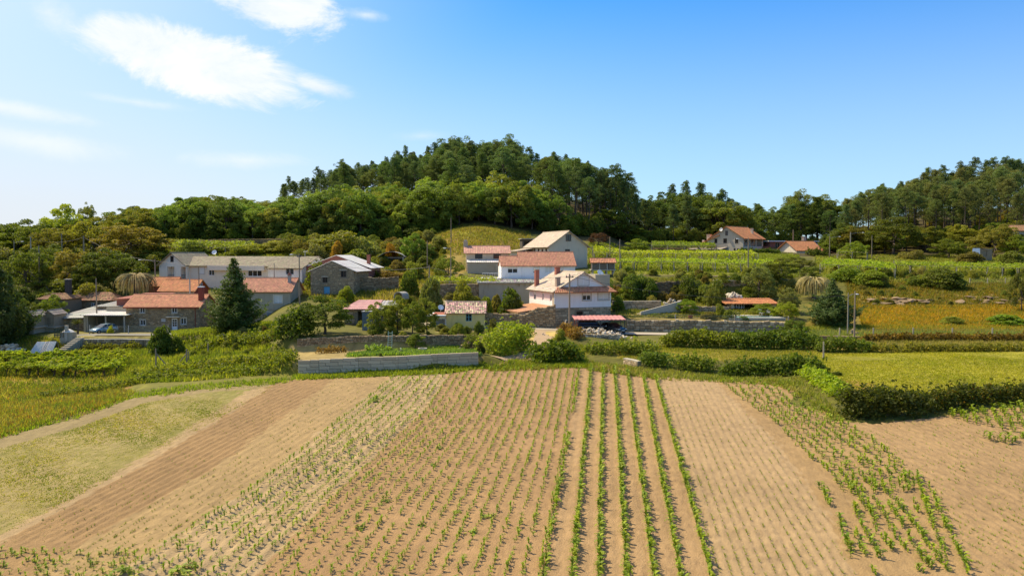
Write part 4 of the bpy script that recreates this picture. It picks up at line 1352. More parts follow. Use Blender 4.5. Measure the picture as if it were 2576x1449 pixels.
# ---- 3 grey plaster house behind the big conifer
h = House('grey_plaster_house', 'grey rendered house on a stone ground floor with brick-coloured tile roof, beside the big conifer', 'house', 604, 819, 130)
W = h.a(732); b = (0, W, 0, 7.6)
ez = h.z(733); fz = h.z(777)
hw = (h.a(690), h.z(763), 1.35, 1.3); hd = (h.a(671), h.z(815), 0.85, 2.0)
h.walls(b, -h.sink, ez, GREYWALL, {'F': [hw, hd]}, 'x', 2.0)
h.stones('F', b, -0.3, fz, [hd], (0.75, 0.36), seed=31, pal=[(0.384, 0.291, 0.175), (0.320, 0.235, 0.138), (0.422, 0.314, 0.184)])
h.window('F', b, *hw, blind=0.93, trim=CREAMWALL, sill=GRANITE)
h.door('F', b, *hd, WHITEFRAME)
mb = MB()
for i in range(5): mb.box(hd[0] + 0.1 + i * 0.15, hd[0] + 0.16 + i * 0.15, 0.05, 0.09, hd[1] + 0.9, hd[1] + 1.9)
mb.build('door_grille', DARKMETAL, h.e)
h.roof_x(b, ez, 2.0, BRICKY, 0.35, pitch=0.26, course=0.38)
h.chimney(h.a(719), 2.6, ez + 1.0, ez + 2.6, 0.5, CONC, BRICKRED, pot=True)

# ---- 4 long white house
IVORY = mat('ivory_plaster', (0.84, 0.75, 0.60), 0.88, 1.2, 0.07, 0.05, stain=0.25)
h = House('long_white_house', 'long cream-white house with grey tile roof, front gable and balconies', 'house', 402, 748, 158, -20, sink=2)
W = h.a(766); G1 = h.a(470); R0 = h.a(681)
ez = h.z(666)
g1 = (0, G1, 0, 8.5)
bz = h.z(699)
hg = [(h.a(422), bz - 0.3, h.a(440) - h.a(422), ez - bz - 0.1, 1.3), (h.a(456), bz - 0.3, G1 - 0.12 - h.a(456), ez - bz - 0.1, 1.3)]
h.walls(g1, -h.sink, ez, IVORY, {'F': hg}, 'y', 2.35)
h.window('F', g1, h.a(431), ez + 0.55, 0.75, 1.15, BROWNFRAME, d=-0.04)
for q in hg:
    rail(h, (q[0] + 0.05, 0.12, q[1]), (q[0] + q[2] - 0.05, 0.12, q[1]), 0.95, 0.2)
h.box('balcony_door', hg[0][0] + 0.5, hg[0][0] + 1.5, 1.2, 1.28, hg[0][1], hg[0][1] + 2.0, BLIND)
h.box('balcony_door', hg[1][0] + 0.4, hg[1][0] + 1.2, 1.2, 1.28, hg[1][1], hg[1][1] + 2.0, BROWNFRAME)
m1 = (G1, R0, 0.9, 8.9)
wm = [(h.a(494) - G1, h.z(688), 1.3, 1.55), (h.a(518) - G1, h.z(692), 1.35, 1.6), (h.a(617) - G1, h.z(693), 3.2, 1.6), (h.a(668) - G1, h.z(709), 1.0, 3.0, 1.5)]
ez2 = h.z(668, 153)
h.walls(m1, -h.sink, ez2, CREAMWALL, {'F': wm}, None)
h.window('F', m1, *wm[0], blind=0.96, trim=GRANITE)
h.window('F', m1, *wm[1])
h.window('F', m1, *wm[2], mull=2, blind=0.0)
h.box('eave_band', h.a(522), h.a(664), 0.1, 0.898, ez2 - 0.95, ez2 - 0.02, CREAMWALL)
r1 = (R0, W, -0.6, 8.9)
wr = [(h.a(725) - R0, h.z(690, 149), 1.75, 1.35)]
ez3 = h.z(673, 149)
h.walls(r1, -h.sink, ez3, IVORY, {'F': wr}, None)
h.window('F', r1, *wr[0], mull=1, label='white framed window with its left leaf dark')
mb = MB()
zr = ez2 + 1.75
mb.add([(W, -0.6, ez3), (W, 8.9, ez3), (W, 8.9, ez2), (W, 4.4, zr)], [(0, 1, 2, 3)])
mb.build('gable', IVORY, h.e)
P = [patch((G1 - 2.5, 0.35, ez2 - 0.12), (R0, 0.35, ez2 - 0.12), (R0, 4.6, zr), (G1 - 2.5, 4.6, zr), GREYTILE, pitch=0.32, course=0.42, amp=0.03),
     patch((R0 + 0.002, -1.1, ez3 - 0.12), (W + 0.35, -1.1, ez3 - 0.12), (W + 0.35, 4.6, zr), (R0 + 0.002, 4.6, zr), GREYTILE, pitch=0.32, course=0.42, amp=0.03),
     patch((W + 0.35, 9.2, ez2 - 0.1), (G1 - 2.5, 9.2, ez2 - 0.1), (G1 - 2.5, 4.6, zr), (W + 0.35, 4.6, zr), GREYTILE, pitch=0.32, course=0.42, amp=0.03)]
h.arr('roof', *merge(*P), TILE, kind='stuff')
h.roof_y(g1, ez, 2.35, GREYTILE, 0.3, name='gable_roof', ovs=0.55, pitch=0.32, course=0.42, amp=0.03)
h.box('terrace', R0 - 4.5, W - 0.3, -3.6, -0.65, -2, h.z(709, 147), CONC)
rail(h, (R0 - 4.4, -3.4, h.z(709, 147)), (W - 0.5, -3.4, h.z(709, 147)), 1.0, 0.9)
h.stones('F', (R0 - 4.5, W - 0.3, -3.6, 0), -0.6, h.z(709, 147) - 0.1, (), (0.55, 0.26), seed=41)
h.dish(h.a(497), 5.0, zr + 0.75, 0.5)
mb = MB(); mb.tube([(W - 3.2, 5, zr), (W - 3.2, 5, zr + 1.1)], 0.03, 5); mb.tube([(W - 3.6, 5, zr + 0.9), (W - 2.6, 5, zr + 1.0)], 0.03, 5); mb.build('aerial', WHITEFRAME, h.e)
for k in range(6):
    mb = MB(); mb.lathe([(0.12, 0), (0.19, 0.28), (0.17, 0.28), (0.10, 0.05)], 8); mb.build('flower_pot', BRICKRED, h.e, loc=(R0 + 1.2 + k * 0.95, -3.3, h.z(709, 147)))

# ---- 5 stone barn with blue door, and the red brick barn behind it
h = House('stone_barn', 'stone barn with low gable, two small shuttered windows and a bright blue door', 'barn', 782, 740, 136, -6)
W = h.a(891); b = (0, W, 0, 9)
ez = h.z(681); rise = h.z(657) - ez
hol = [(h.a(816), h.z(706), 0.85, 0.95), (h.a(858), h.z(697), 0.95, 1.1), (h.a(815), 0.0, 1.05, 1.3)]
hol[0] = (h.a(812), h.z(711), 0.85, 0.95)
h.walls(b, -h.sink, ez, MORTAR, {'F': hol}, 'y', rise)
h.stones('F', b, -0.3, ez + rise, hol, (0.40, 0.19), seed=51, gable=rise, pal=[(0.474, 0.347, 0.193), (0.538, 0.392, 0.230), (0.384, 0.280, 0.152), (0.435, 0.314, 0.170)])
h.stones('R', b, -0.3, ez, (), (0.40, 0.19), seed=52)
for q in hol[:2]:
    h.window('F', b, *q, BROWNFRAME, mull=1)
    h.box('lintel', q[0] - 0.2, q[0] + q[2] + 0.2, -0.16, -0.005, q[1] + q[3] + 0.01, q[1] + q[3] + 0.16, GRANITE)
h.door('F', b, *hol[2], BLUEDOOR)
h.roof_y(b, ez, rise, WHITESHEET, 0.55, m=SHEET, ridge=False, ovs=0.12, **SHEET_K)
h = House('red_brick_barn', 'red brick barn with pale sheet roof and red chimney behind the stone barn', 'barn', 770, 735, 147, -6, sink=2)
W = h.a(925); b = (0, W, 0, 9)
ez = h.z(672); rise = h.z(643) - ez
h.walls(b, -h.sink, ez, BRICKRED, {}, 'y', rise)
h.roof_y(b, ez, rise, WHITESHEET, 0.75, m=SHEET, ridge=False, ovs=0.15, **SHEET_K)
h.chimney(h.a(909), 5, ez, ez + 2.2, 0.6, BRICKRED, BRICKRED)

# ---- 6 open shed with bowed roof
h = House('bowed_roof_shed', 'dark open shed with bowed grey roof set into the scrub', 'shed', 955, 676, 160, 4, sink=1.5)
W = h.a(1016); ez = h.z(646)
mb = MB(); mb.box(0, 0.3, 0, 6, -1.5, ez); mb.box(W - 0.3, W, 0, 6, -1.5, ez); mb.box(0, W, 5.7, 6, -1.5, ez); mb.build('wall', GREYWALL, h.e)
mb = MB(); mb.col = GREYSHEET
N = 10
pr = [(W * (-0.06 + 1.12 * i / N), ez + 1.05 * math.sin(math.pi * i / N) ** 0.8) for i in range(N + 1)]
vs = [(x, y, z) for y in (-0.6, 6.3) for x, z in pr]
mb.add(vs, [(i, i + 1, N + 2 + i, N + 1 + i) for i in range(N)])
vs = [(x, y, z - 0.07) for y in (-0.6, 6.3) for x, z in pr]
mb.add(vs, [(i, i + 1, N + 2 + i, N + 1 + i) for i in range(N)])
for i in range(N):
    mb.add([(pr[i][0], -0.6, pr[i][1]), (pr[i + 1][0], -0.6, pr[i + 1][1]), (pr[i + 1][0], -0.6, pr[i + 1][1] - 0.07), (pr[i][0], -0.6, pr[i][1] - 0.07)], [(0, 1, 2, 3)])
mb.build('roof', SHEET, h.e, cols=True)
h.box('beam', 0.2, W - 0.2, 0.05, 0.2, ez - 0.3, ez - 0.1, WOOD_GREY)

# ---- 7 pink-roofed shed and metal locker shed
h = House('pink_roofed_shed', 'stone shed with a faded pink and grey corrugated roof among fruit trees', 'shed', 866, 812, 112, 3)
W = h.a(992); W1 = h.a(952)
ez = h.z(776)
h.walls((0, W, 0, 6), -1, ez, MORTAR, {'F': [(1.9, -0.5, 2.8, ez + 0.1, 2.5)]}, None)
h.stones('F', (0, W, 0, 6), -0.5, ez, [(1.9, -0.5, 2.8, ez + 0.6)], (0.5, 0.25), seed=71)
h.slope((-0.3, -0.5, ez - 0.1), (W1, -0.5, ez - 0.1), (W1, 6.2, h.z(755, 118)), (1.2, 6.2, h.z(755, 118)), PINKSHEET, m=SHEET, **SHEET_K)
h.slope((W1 + 0.01, -0.5, ez - 0.1), (W + 0.3, -0.5, ez - 0.1), (W + 0.3, 6.2, h.z(757, 118)), (W1 + 0.01, 6.2, h.z(757, 118)), GREYSHEET, name='sheet_roof', m=SHEET, pitch=0.5, course=2, amp=0.08, var=0.1)
h = House('metal_shed', 'narrow blue-grey metal garden shed beside the pink-roofed shed', 'shed', 911, 822, 106)
W = h.a(942)
BLUEMETAL = mat('blue_metal', (0.19, 0.25, 0.29), 0.5, 3, 0.12, 0.05, metal=0.2)
mb = MB(); ez = h.z(785)
n = 14
for i in range(n):
    x0, x1 = W * i / n, W * (i + 1) / n
    o_ = -0.03 if i % 2 else 0.0
    mb.add([(x0, o_, -0.6), (x1, o_, -0.6), (x1, o_, ez), (x0, o_, ez)], [(0, 1, 2, 3)])
    mb.add([(x1, 0, -0.6), (x1, -0.03, -0.6), (x1, -0.03, ez), (x1, 0, ez)], [(0, 1, 2, 3)])
mb.box(0, W, 0.001, 1.6, -0.6, ez)
mb.build('wall', BLUEMETAL, h.e)
h.box('roof', -0.1, W + 0.1, -0.15, 1.7, ez + 0.003, ez + 0.09, METAL)
h.door('F', (0, W, 0, 1.6), W * 0.5, -0.3, W * 0.42, ez - 0.0, BLUEMETAL, d=-0.09)

# ---- 8 yellow cottage
h = House('yellow_cottage', 'small yellow cottage with mottled tile roof and one turquoise-framed window', 'house', 1123, 826, 112)
W = h.a(1219); b = (0, W, 0, 5)
ez = h.z(787)
hol = [(h.a(1172), h.z(808), 0.85, 1.15)]
h.walls(b, -h.sink, ez, YELLOWWALL, {'F': hol}, 'x', 1.35)
TURQ = mat('turquoise_frame', (0.16, 0.40, 0.42), 0.6, 4, 0.1, 0.05)
h.window('F', b, *hol[0], TURQ, mull=1, bars=1)
h.roof_x(b, ez, 1.35, (0.52, 0.36, 0.25), 0.25, var=0.42, pitch=0.26, course=0.36)
h.walls((-2.2, -0.01, 0.3, 4.6), -1.6, ez - 0.5, WHITEWALL, {'F': [(0.25, -0.3, 1.7, ez - 0.6, 1.8)]}, None, name='annex_wall')
h.box('annex_roof', -2.7, -0.02, -0.5, 4.8, ez - 0.46, ez - 0.30, WHITEWALL)
h.box('annex_tiles', -2.0, -0.03, 0.4, 4.6, ez - 0.297, ez - 0.22, BRICKRED)
h.dish(-0.9, 1.0, ez + 0.65, 0.42)
# ---- 9 white gabled house above the lane
h = House('white_gabled_house', 'white gabled house on a stone basement with buff tile roof, above the lane', 'house', 1396, 823, 117, 20)
W = h.a(1537); b = (0, W, 0, 10.5)
ez = h.z(731); fz = h.z(775); rise = h.z(685, 120) - ez
Mw = [(h.a(1477) - 0.75, h.z(757), 1.35, 1.75), (h.a(1516) - 0.75, h.z(757), 1.8, 1.75)]
Mb = [(h.a(1450), h.z(803), 1.05, 1.1)]
h.walls(b, fz, ez, WHITEWALL, {'F': Mw}, 'y', rise, skip='L')
h.walls((0.002, W, 0, 10.5), fz, ez, PINKWALL, {'L': [(1.2, fz + 0.9, 0.8, 1.9), (4.4, fz + 0.9, 0.7, 1.9), (7.6, fz + 0.4, 1.0, 2.4)]}, None, skip='FBR', name='side_wall', label='pink rendered side wall')
lw = (0.002, W, 0, 10.5)
for q in ((1.2, fz + 0.9, 0.8, 1.9), (4.4, fz + 0.9, 0.7, 1.9), (7.6, fz + 0.4, 1.0, 2.4)):
    h.window('L', lw, *q, blind=0.5)
mb = MB(); mb.box(-0.05, -0.001, 0.05, 10.4, fz, fz + 0.9); mb.build('white_dado', WHITEWALL, h.e)
h.walls((0.03, W - 0.03, 0.03, 10.4), -2, fz - 0.002, MORTAR, {'F': Mb}, None, name='basement_wall')
h.stones('F', (0.03, W - 0.03, 0.03, 10), -0.8, fz - 0.01, Mb, (0.8, 0.38), seed=91, pal=[(0.422, 0.319, 0.193), (0.358, 0.269, 0.161), (0.474, 0.364, 0.225)])
h.window('F', (0.03, W, 0.03, 10), *Mb[0], BROWNFRAME, mull=0)
h.window('F', b, *Mw[0], blind=0.62, trim=GRANITE, sill=GRANITE)
h.window('F', b, *Mw[1], blind=0.95, trim=GRANITE, sill=GRANITE)
h.window('F', b, W / 2 - 0.85, ez + 0.75, 1.7, 1.35, blind=0.97, d=-0.03, trim=GRANITE)
h.roof_y(b, ez, rise, BUFF, 0.55, ovs=0.35, pitch=0.34, course=0.4, amp=0.025, var=0.10)
h.slope((-0.5, -1.15, ez - 0.28), (W + 0.5, -1.15, ez - 0.28), (W - 0.3, -0.02, ez + 0.50), (0.3, -0.02, ez + 0.50), SALMON, name='pent_roof', pitch=0.3, course=0.45)
h.chimney(1.0, 1.3, ez - 0.3, ez + 1.85, 0.62, mat('brown_chimney', (0.36, 0.25, 0.19), 0.85, 3, 0.15, 0.2), CONC)
h.chimney(W * 0.42, 8.2, ez + 1.5, ez + rise + 0.6, 0.7, BRICKRED, BRICKRED)
h.chimney(0.6, 8.8, ez - 0.2, ez + 2.9, 0.62, BRICKRED, CONC)
mb = MB(); mb.tube([(-0.1, -0.08, ez - 0.3), (-0.1, -0.08, -0.5)], 0.07, 6); mb.build('downpipe', WHITEFRAME, h.e)
mb = MB(); mb.box(-0.10, -0.06, -0.05, 0.8, fz, ez); mb.build('corner_strip', GREYWALL, h.e)
sx = -5.4
h.walls((sx, -0.12, 0.6, 8.5), -1, fz - 0.55, CREAMWALL, {'F': [(0.3 + 1.25 * k, fz - 1.75, 0.95, 1.0) for k in range(4)]}, None, name='sunroom_wall')
for k in range(4):
    h.window('F', (sx, -0.12, 0.6, 8.5), 0.3 + 1.25 * k, fz - 1.75, 0.95, 1.0)
h.slope((sx - 0.5, 8.8, fz - 0.5), (sx - 0.5, 0.0, fz - 0.5), (-0.13, 0.0, fz + 0.25), (-0.13, 8.8, fz + 0.25), (0.56, 0.29, 0.15), name='sunroom_roof', pitch=0.32, course=0.4, amp=0.03, var=0.08)
h.dish(W + 1.6, 7.0, h.z(690, 124), 0.65)
h.box('rear_block', W + 0.05, W + 2.6, 5.5, 9.5, -1, h.z(692, 123), GREYWALL)

# ---- carport with two cars
h = House('carport', 'open carport with flat pink metal roof over two parked cars', 'carport', 1446, 837, 110.8, 0)
W = h.a(1576)
ct = h.z(804.5)
h.slope((0, 0, ct), (W, 0, ct), (W - 0.1, 4.6, ct + 0.25), (-0.1, 4.6, ct + 0.25), (0.56, 0.235, 0.205), m=SHEET, pitch=0.62, course=2.4, amp=0.05, var=0.05, lap=0.005, thick=0.08)
for x in (0.25, W * 0.5, W - 0.2):
    for y in (0.2, 4.3):
        h.box('post', x - 0.05, x + 0.05, y - 0.05, y + 0.05, -0.6, ct - 0.09, BRICKRED if x < 1 else DARKMETAL)


def car(name, label, px, Y, th, L, colr, kind='hatch', lift=0.03):
    """a saloon body by cross sections; x forward, y left"""
    p = gnd(px, Y)
    e = obj(name, None, None, p + Vector((0, 0, lift)), R(th))
    tag(e, label, 'car')
    paint = mat(name + '_paint_' + label[:6].replace(' ', '_'), colr, 0.25, 1, 0.04, 0.0, spec=0.6, metal=0.3)
    hw, k = 0.84, L / 4.0
    H = 1.62 if kind == 'suv' else 1.45
    body = [(-2.0, 0.42, 0.74), (-1.96, 0.30, 0.95), (-1.2, 0.24, 0.98), (0, 0.24, 0.96), (0.9, 0.25, 0.92), (1.7, 0.28, 0.78), (1.98, 0.36, 0.60)]
    mb = MB()
    rings = []
    for x, lo, hi in body:
        tp = 0.86 if abs(x) > 1.9 else 1.0
        rings.append([(x * k, hw * tp * 0.94, lo), (x * k, hw * tp, lo + 0.22), (x * k, hw * tp * 0.97, hi - 0.06), (x * k, hw * tp * 0.86, hi),
                      (x * k, -hw * tp * 0.86, hi), (x * k, -hw * tp * 0.97, hi - 0.06), (x * k, -hw * tp, lo + 0.22), (x * k, -hw * tp * 0.94, lo)])
    vs = [q for r_ in rings for q in r_]
    fs = []
    for i in range(len(rings) - 1):
        for j in range(8):
            fs.append((i * 8 + j, i * 8 + (j + 1) % 8, (i + 1) * 8 + (j + 1) % 8, (i + 1) * 8 + j))
    fs.append(tuple(range(7, -1, -1))); fs.append(tuple((len(rings) - 1) * 8 + j for j in range(8)))
    mb.add(vs, fs)
    mb.build('body', paint, e, smooth=True)
    if kind == 'suv':
        prof = [(-1.9, 0.95), (-1.65, H - 0.04), (-0.9, H), (0.2, H - 0.03), (0.95, 0.95)]
    else:
        prof = [(-1.75, 0.95), (-1.35, H - 0.06), (-0.7, H), (0.1, H - 0.04), (1.0, 0.93)]
    mb = MB()
    for s_ in (1,):
        vs = []
        for x, z in prof:
            t = (z - 0.9) / (H - 0.9)
            vs += [(x * k, (hw * 0.93 - 0.17 * t), z), (x * k, -(hw * 0.93 - 0.17 * t), z)]
        n = len(prof)
        fs = [(2 * i, 2 * i + 1, 2 * i + 3, 2 * i + 2) for i in range(1, n - 2)]
        mb.add(vs, fs)
    mb.build('roof', paint, e, smooth=True)
    # glass: windscreen, rear window, side windows
    mb = MB()
    a, b_ = prof[-2], prof[-1]
    for (q, r_, nm) in ((prof[-2], prof[-1], 'windscreen'), (prof[1], prof[0], 'rear_window')):
        gb = MB()
        v = []
        for x, z in (q, r_):
            t = (z - 0.9) / (H - 0.9)
            yy = hw * 0.93 - 0.17 * t
            v += [(x * k, yy, z), (x * k, -yy, z)]
        gb.add(v, [(0, 1, 3, 2)])
        gb.build(nm, GLASS, e)
    for s_ in (1, -1):
        gb = MB()
        pts = []
        for x, z in prof:
            t = (z - 0.9) / (H - 0.9)
            pts.append((x * k, s_ * (hw * 0.93 - 0.17 * t), z))
        gb.add(pts, [tuple(range(len(pts)))])
        o = gb.build('side_window', GLASS, e)
        for x in (-1.0, -0.15):
            pb = MB(); pb.box(x * k - 0.05, x * k + 0.05, s_ * (hw * 0.80) - 0.05, s_ * (hw * 0.80) + 0.06, 0.93, H - 0.03)
            pb.build('pillar', paint, o)
        mb = MB(); mb.box(0.72 * k, 0.92 * k, s_ * hw * 0.95, s_ * (hw + 0.14), 0.94, 1.06) if s_ > 0 else mb.box(0.72 * k, 0.92 * k, -(hw + 0.14), -hw * 0.95, 0.94, 1.06)
        mb.build('mirror', paint, e)
    for x in (-1.25 * k, 1.28 * k):
        for s_ in (1, -1):
            we = MB()
            we.lathe([(0.18, -0.09), (0.31, -0.10), (0.33, -0.07), (0.33, 0.07), (0.31, 0.10), (0.18, 0.09)], 14)
            b2 = MB(); b2.add([(v[0], v[2], v[1]) for v in we.v], we.f)
            o = b2.build('tyre', mat('tyre_rubber', (0.025, 0.025, 0.025), 0.9, 5, 0.2, 0.1), e, loc=(x, s_ * (hw - 0.08), 0.33))
            rb = MB(); rb.lathe([(0.0, 0.0), (0.19, 0.0), (0.19, -0.02), (0.0, -0.02)], 12)
            b3 = MB(); b3.add([(v[0], v[2] + s_ * 0.08, v[1]) for v in rb.v], rb.f)
            b3.build('rim', METAL, o)
    for s_ in (1, -1):
        mb = MB(); mb.box(1.84 * k, 1.93 * k, s_ * 0.60 - 0.16, s_ * 0.60 + 0.16, 0.56, 0.70)
        mb.build('headlight', WHITEFRAME, e)
        mb = MB(); mb.box(-2.0 * k, -1.94 * k, s_ * 0.66 - 0.10, s_ * 0.66 + 0.10, 0.66, 0.88)
        mb.build('tail_light', REDWALL, e)
    mb = MB(); mb.box(1.97 * k, 2.0 * k, -0.26, 0.26, 0.42, 0.52); mb.build('number_plate', WHITEFRAME, e)
    return e


car('parked_car', 'black estate car parked under the pink carport, side on', 1489, 112.6, 0, 4.2, (0.012, 0.012, 0.014), 'suv')
car('parked_car', 'dark grey car under the carport, nose to the lane', 1543, 112.4, -55, 4.2, (0.06, 0.065, 0.06), 'hatch')
car('parked_car', 'pale blue hatchback parked in front of the open shed', 258, 121.5, 238, 3.9, (0.28, 0.40, 0.46), 'hatch')

# ---- 10 second white house
h = House('long_roofed_white_house', 'white single-storey house with brick-red tile roof and roller blinds, above the lower white house', 'house', 1261, 716, 138, 5, sink=3)
W = h.a(1447); b = (0, W, 0, 7.5)
ez = h.z(667); rise = h.z(635, 142) - ez
X1 = h.a(1310)
ws = [(h.a(1277), h.z(687), 1.75, 1.35), (h.a(1341), h.z(687), 1.2, 1.35), (h.a(1371), h.z(687), 1.25, 1.35), (h.a(1402), h.z(687), 1.2, 1.35)]
h.walls(b, -h.sink, ez, WHITEWALL, {'F': ws}, None)
for q, bl in zip(ws, (0.5, 0.84, 0.97, 0.84)):
    h.window('F', b, *q, blind=bl, trim=WHITEWALL)
h.roof_x((X1, W, 0, 7.5), ez, rise, BRICKY, 0.4, pitch=0.26, course=0.34, ovs=0.25)
h.roof_x((-0.15, X1 - 0.3, 0.0, 5.2), ez, rise * 0.68, BRICKY, 0.4, name='lower_roof', pitch=0.26, course=0.34, ovs=0.02)
mb = MB()
for x in (X1, W): mb.add([(x, 0, ez), (x, 7.5, ez), (x, 3.75, ez + rise)], [(0, 1, 2)])
mb.add([(0, 0, ez), (0, 5.2, ez), (0, 2.6, ez + rise * 0.68)], [(0, 1, 2)])
mb.build('gable', WHITEWALL, h.e)
mb = MB(); mb.tube([(X1 + 0.2, -0.07, ez), (X1 + 0.2, -0.07, 0)], 0.05, 6); mb.build('downpipe', WHITEFRAME, h.e)
x0 = h.a(1213)
tz = h.z(699)
h.box('terrace', x0, -0.02, -0.6, 4, -3, tz, WHITEWALL)
rail(h, (x0, -0.5, tz), (-0.05, -0.5, tz), 0.85, 0.28, WHITEFRAME, 'balustrade')
# ---- its grey store below
h = House('grey_store', 'low grey rendered store with mottled white tile roof in front of the long-roofed white house', 'outbuilding', 1205, 748, 132, 5, sink=2)
W = h.a(1368); b = (0, W, 0, 5)
ez = h.z(711)
hol = [(h.a(1302 + 14.5 * k), h.z(722), 0.35, 0.5) for k in range(4)]
h.walls(b, -h.sink, ez, GREYWALL, {'F': hol + [(h.a(1278), h.z(735), 0.9, 0.8)]}, None)
h.slope((-0.3, -0.4, ez - 0.02), (W + 0.2, -0.4, ez - 0.02), (W + 0.2, 5.2, ez + 0.42), (-0.3, 5.2, ez + 0.42), (0.50, 0.46, 0.39), var=0.4, pitch=0.26, course=0.36)

# ---- 11 old stone house with reddish roof
h = House('old_pink_roofed_house', 'old rendered house with faded pink roof, dark shutters and end chimney above the pergola', 'house', 1173, 686, 153, 4, sink=2)
W = h.a(1280); b = (0, W, 0, 6)
ez = h.z(636); rise = h.z(620, 156) - ez
hs_ = [(h.a(1195), h.z(651), 1.45, 1.15), (h.a(1241), h.z(651), 1.45, 1.15)]
h.walls(b, -h.sink, ez, mat('tan_render', (0.60, 0.47, 0.31), 0.9, 1.5, 0.15, 0.1, stain=0.4), {'F': hs_}, 'x', rise)
for q in hs_: h.window('F', b, *q, BROWNFRAME, mull=1, blind=0)
h.roof_x(b, ez, rise, (0.53, 0.285, 0.20), 0.45, pitch=0.34, course=0.6, amp=0.04, var=0.1)
h.chimney(-0.1, 3, ez, ez + rise + 0.9, 0.85, STONE if False else GREYWALL, GRANITE, pot=True)
h.slope((0.1, -2.4, h.z(660)), (h.a(1257), -2.4, h.z(660)), (h.a(1257), -0.05, h.z(654)), (0.1, -0.05, h.z(654)), WHITESHEET, name='porch_roof', m=SHEET, **SHEET_K)
h.walls((0.2, h.a(1257), -2.2, -0.03), -2, h.z(661), GREYWALL, {'F': [(3.9, h.z(683), 1.3, 1.2), (6.0, h.z(683), 0.9, 1.2)]}, None, name='porch_wall')

# ---- 12 tall grey gable house
h = House('grey_gable_house', 'tall grey-green rendered gable house with buff roof below the pines', 'house', 1381, 680, 158, 20, sink=2.5)
W = h.a(1477); b = (0, W, 0, 13)
ez = h.z(618); rise = h.z(582, 159) - ez
hf = [(h.a(1428) - 0.6, h.z(642), 1.1, 1.2)]
hl = [(1.0 + 2.1 * k, ez - 1.75, 0.95, 1.15) for k in range(5)]
GREENGREY = mat('green_grey_render', (0.60, 0.53, 0.39), 0.9, 0.8, 0.1, 0.08, stain=0.3)
h.walls(b, -h.sink, ez, GREENGREY, {'F': hf}, 'y', rise, skip='L')
h.walls(b, -h.sink, ez, CREAMWALL, {'L': hl}, None, skip='FBR', name='side_wall', label='cream side wall with a row of small windows')
h.window('F', b, *hf[0], BROWNFRAME)
h.window('F', b, W / 2 - 0.55, ez + 0.9, 1.15, 1.35, BROWNFRAME, d=-0.04)
for q in hl: h.window('L', b, *q, BROWNFRAME)
h.roof_y(b, ez, rise, BUFF, 0.6, ovs=0.5, pitch=0.36, course=0.45, amp=0.03, var=0.08)
h.box('rear_wing', -3.6, -0.05, 8.5, 13, -2, ez - 1.2, CREAMWALL)
h.slope((-4.2, 13.3, ez - 1.1), (-4.2, 8.0, ez - 1.1), (-0.1, 8.0, ez - 0.45), (-0.1, 13.3, ez - 0.45), BUFF, name='wing_roof', pitch=0.36, course=0.45, amp=0.03, var=0.08)
# dark sheds beside it
h = House('ruined_shed', 'small dark ruined shed left of the tall grey gable house', 'shed', 1314, 620, 176, 10)
W = h.a(1352)
h.walls((0, W, 0, 3), -1.5, h.z(602), mat('dark_render', (0.10, 0.085, 0.065), 0.9, 2, 0.3, 0.2), {'F': [(0.4, -0.6, 1.4, 1.7, 1.2)]}, None)
h.box('roof', -0.3, W + 0.3, -0.5, 3.3, h.z(602) + 0.003, h.z(602) + 0.16, CONC)

# ---- granary on legs (right) and two gabled stone granaries (left)
h = House('raised_granary', 'slatted granary with tile roof raised on stone legs beside the vineyard', 'granary', 1489, 690, 146, 2, sink=0.6)
W = h.a(1547)
z0, z1 = h.z(678), h.z(660)
for k in range(4):
    x = 0.2 + (W - 0.4) * k / 3
    h.box('leg', x - 0.14, x + 0.14, 0.2, 0.5, -1, z0 - 0.17, GRANITE)
    h.box('leg', x - 0.14, x + 0.14, 1.6, 1.9, -1, z0 - 0.17, GRANITE)
h.box('base_slab', -0.2, W + 0.2, -0.1, 2.2, z0 - 0.165, z0, GRANITE)
for k in range(4):
    x = (W) * k / 3
    h.box('pillar', max(0, x - 0.1), min(W, x + 0.1), 0.0, 0.16, z0 + 0.002, z1, GRANITE)
h.box('core', 0.06, W - 0.06, 0.14, 2.0, z0 + 0.003, z1 - 0.01, BROWNFRAME)
ns = 30
for k in range(ns):
    x = 0.05 + (W - 0.1) * k / ns
    if any(abs(x - W * j / 3) < 0.14 for j in range(4)): continue
    h.box('slat', x, x + (W / ns) * 0.7, 0.05, 0.12, z0 + 0.05, z1 - 0.05, WOOD_GREY)
h.roof_x((0, W, 0, 2.1), z1, 0.65, SALMON, 0.25)
for i, (px, py, tp, wpx, Y, lab) in enumerate(((61, 843, 783, 25, 121, 'narrow stone granary with peaked cap, the left one by the steps'), (110, 838, 780, 26, 124, 'narrow stone granary with peaked cap, the right one by the steps'))):
    h = House('stone_granary', lab, 'granary', px, py, Y, 0, 'stone granaries', sink=1)
    W = h.a(px + wpx)
    zs = h.z(823 if i == 0 else 822)
    h.box('base', 0.12, W - 0.12, 0.1, 3.4, -1, zs - 0.15, GREYWALL)
    h.box('base_slab', -0.35, W + 0.35, -0.3, 3.8, zs - 0.147, zs, GRANITE)
    ez = h.z(tp + 11)
    b = (0, W, 0, 3.5)
    h.walls(b, zs + 0.002, ez, mat('granary_stone', (0.34, 0.27, 0.175), 0.9, 2, 0.25, 0.3, stain=0.4), {'F': [(W / 2 - 0.3, zs + 0.3, 0.6, 1.1)]}, 'y', 0.55)
    h.door('F', b, W / 2 - 0.3, zs + 0.3, 0.6, 1.1, WOOD_GREY)
    h.roof_y(b, ez, 0.55, (0.34, 0.28, 0.21), 0.22, ovs=0.2, pitch=0.3, course=0.5)

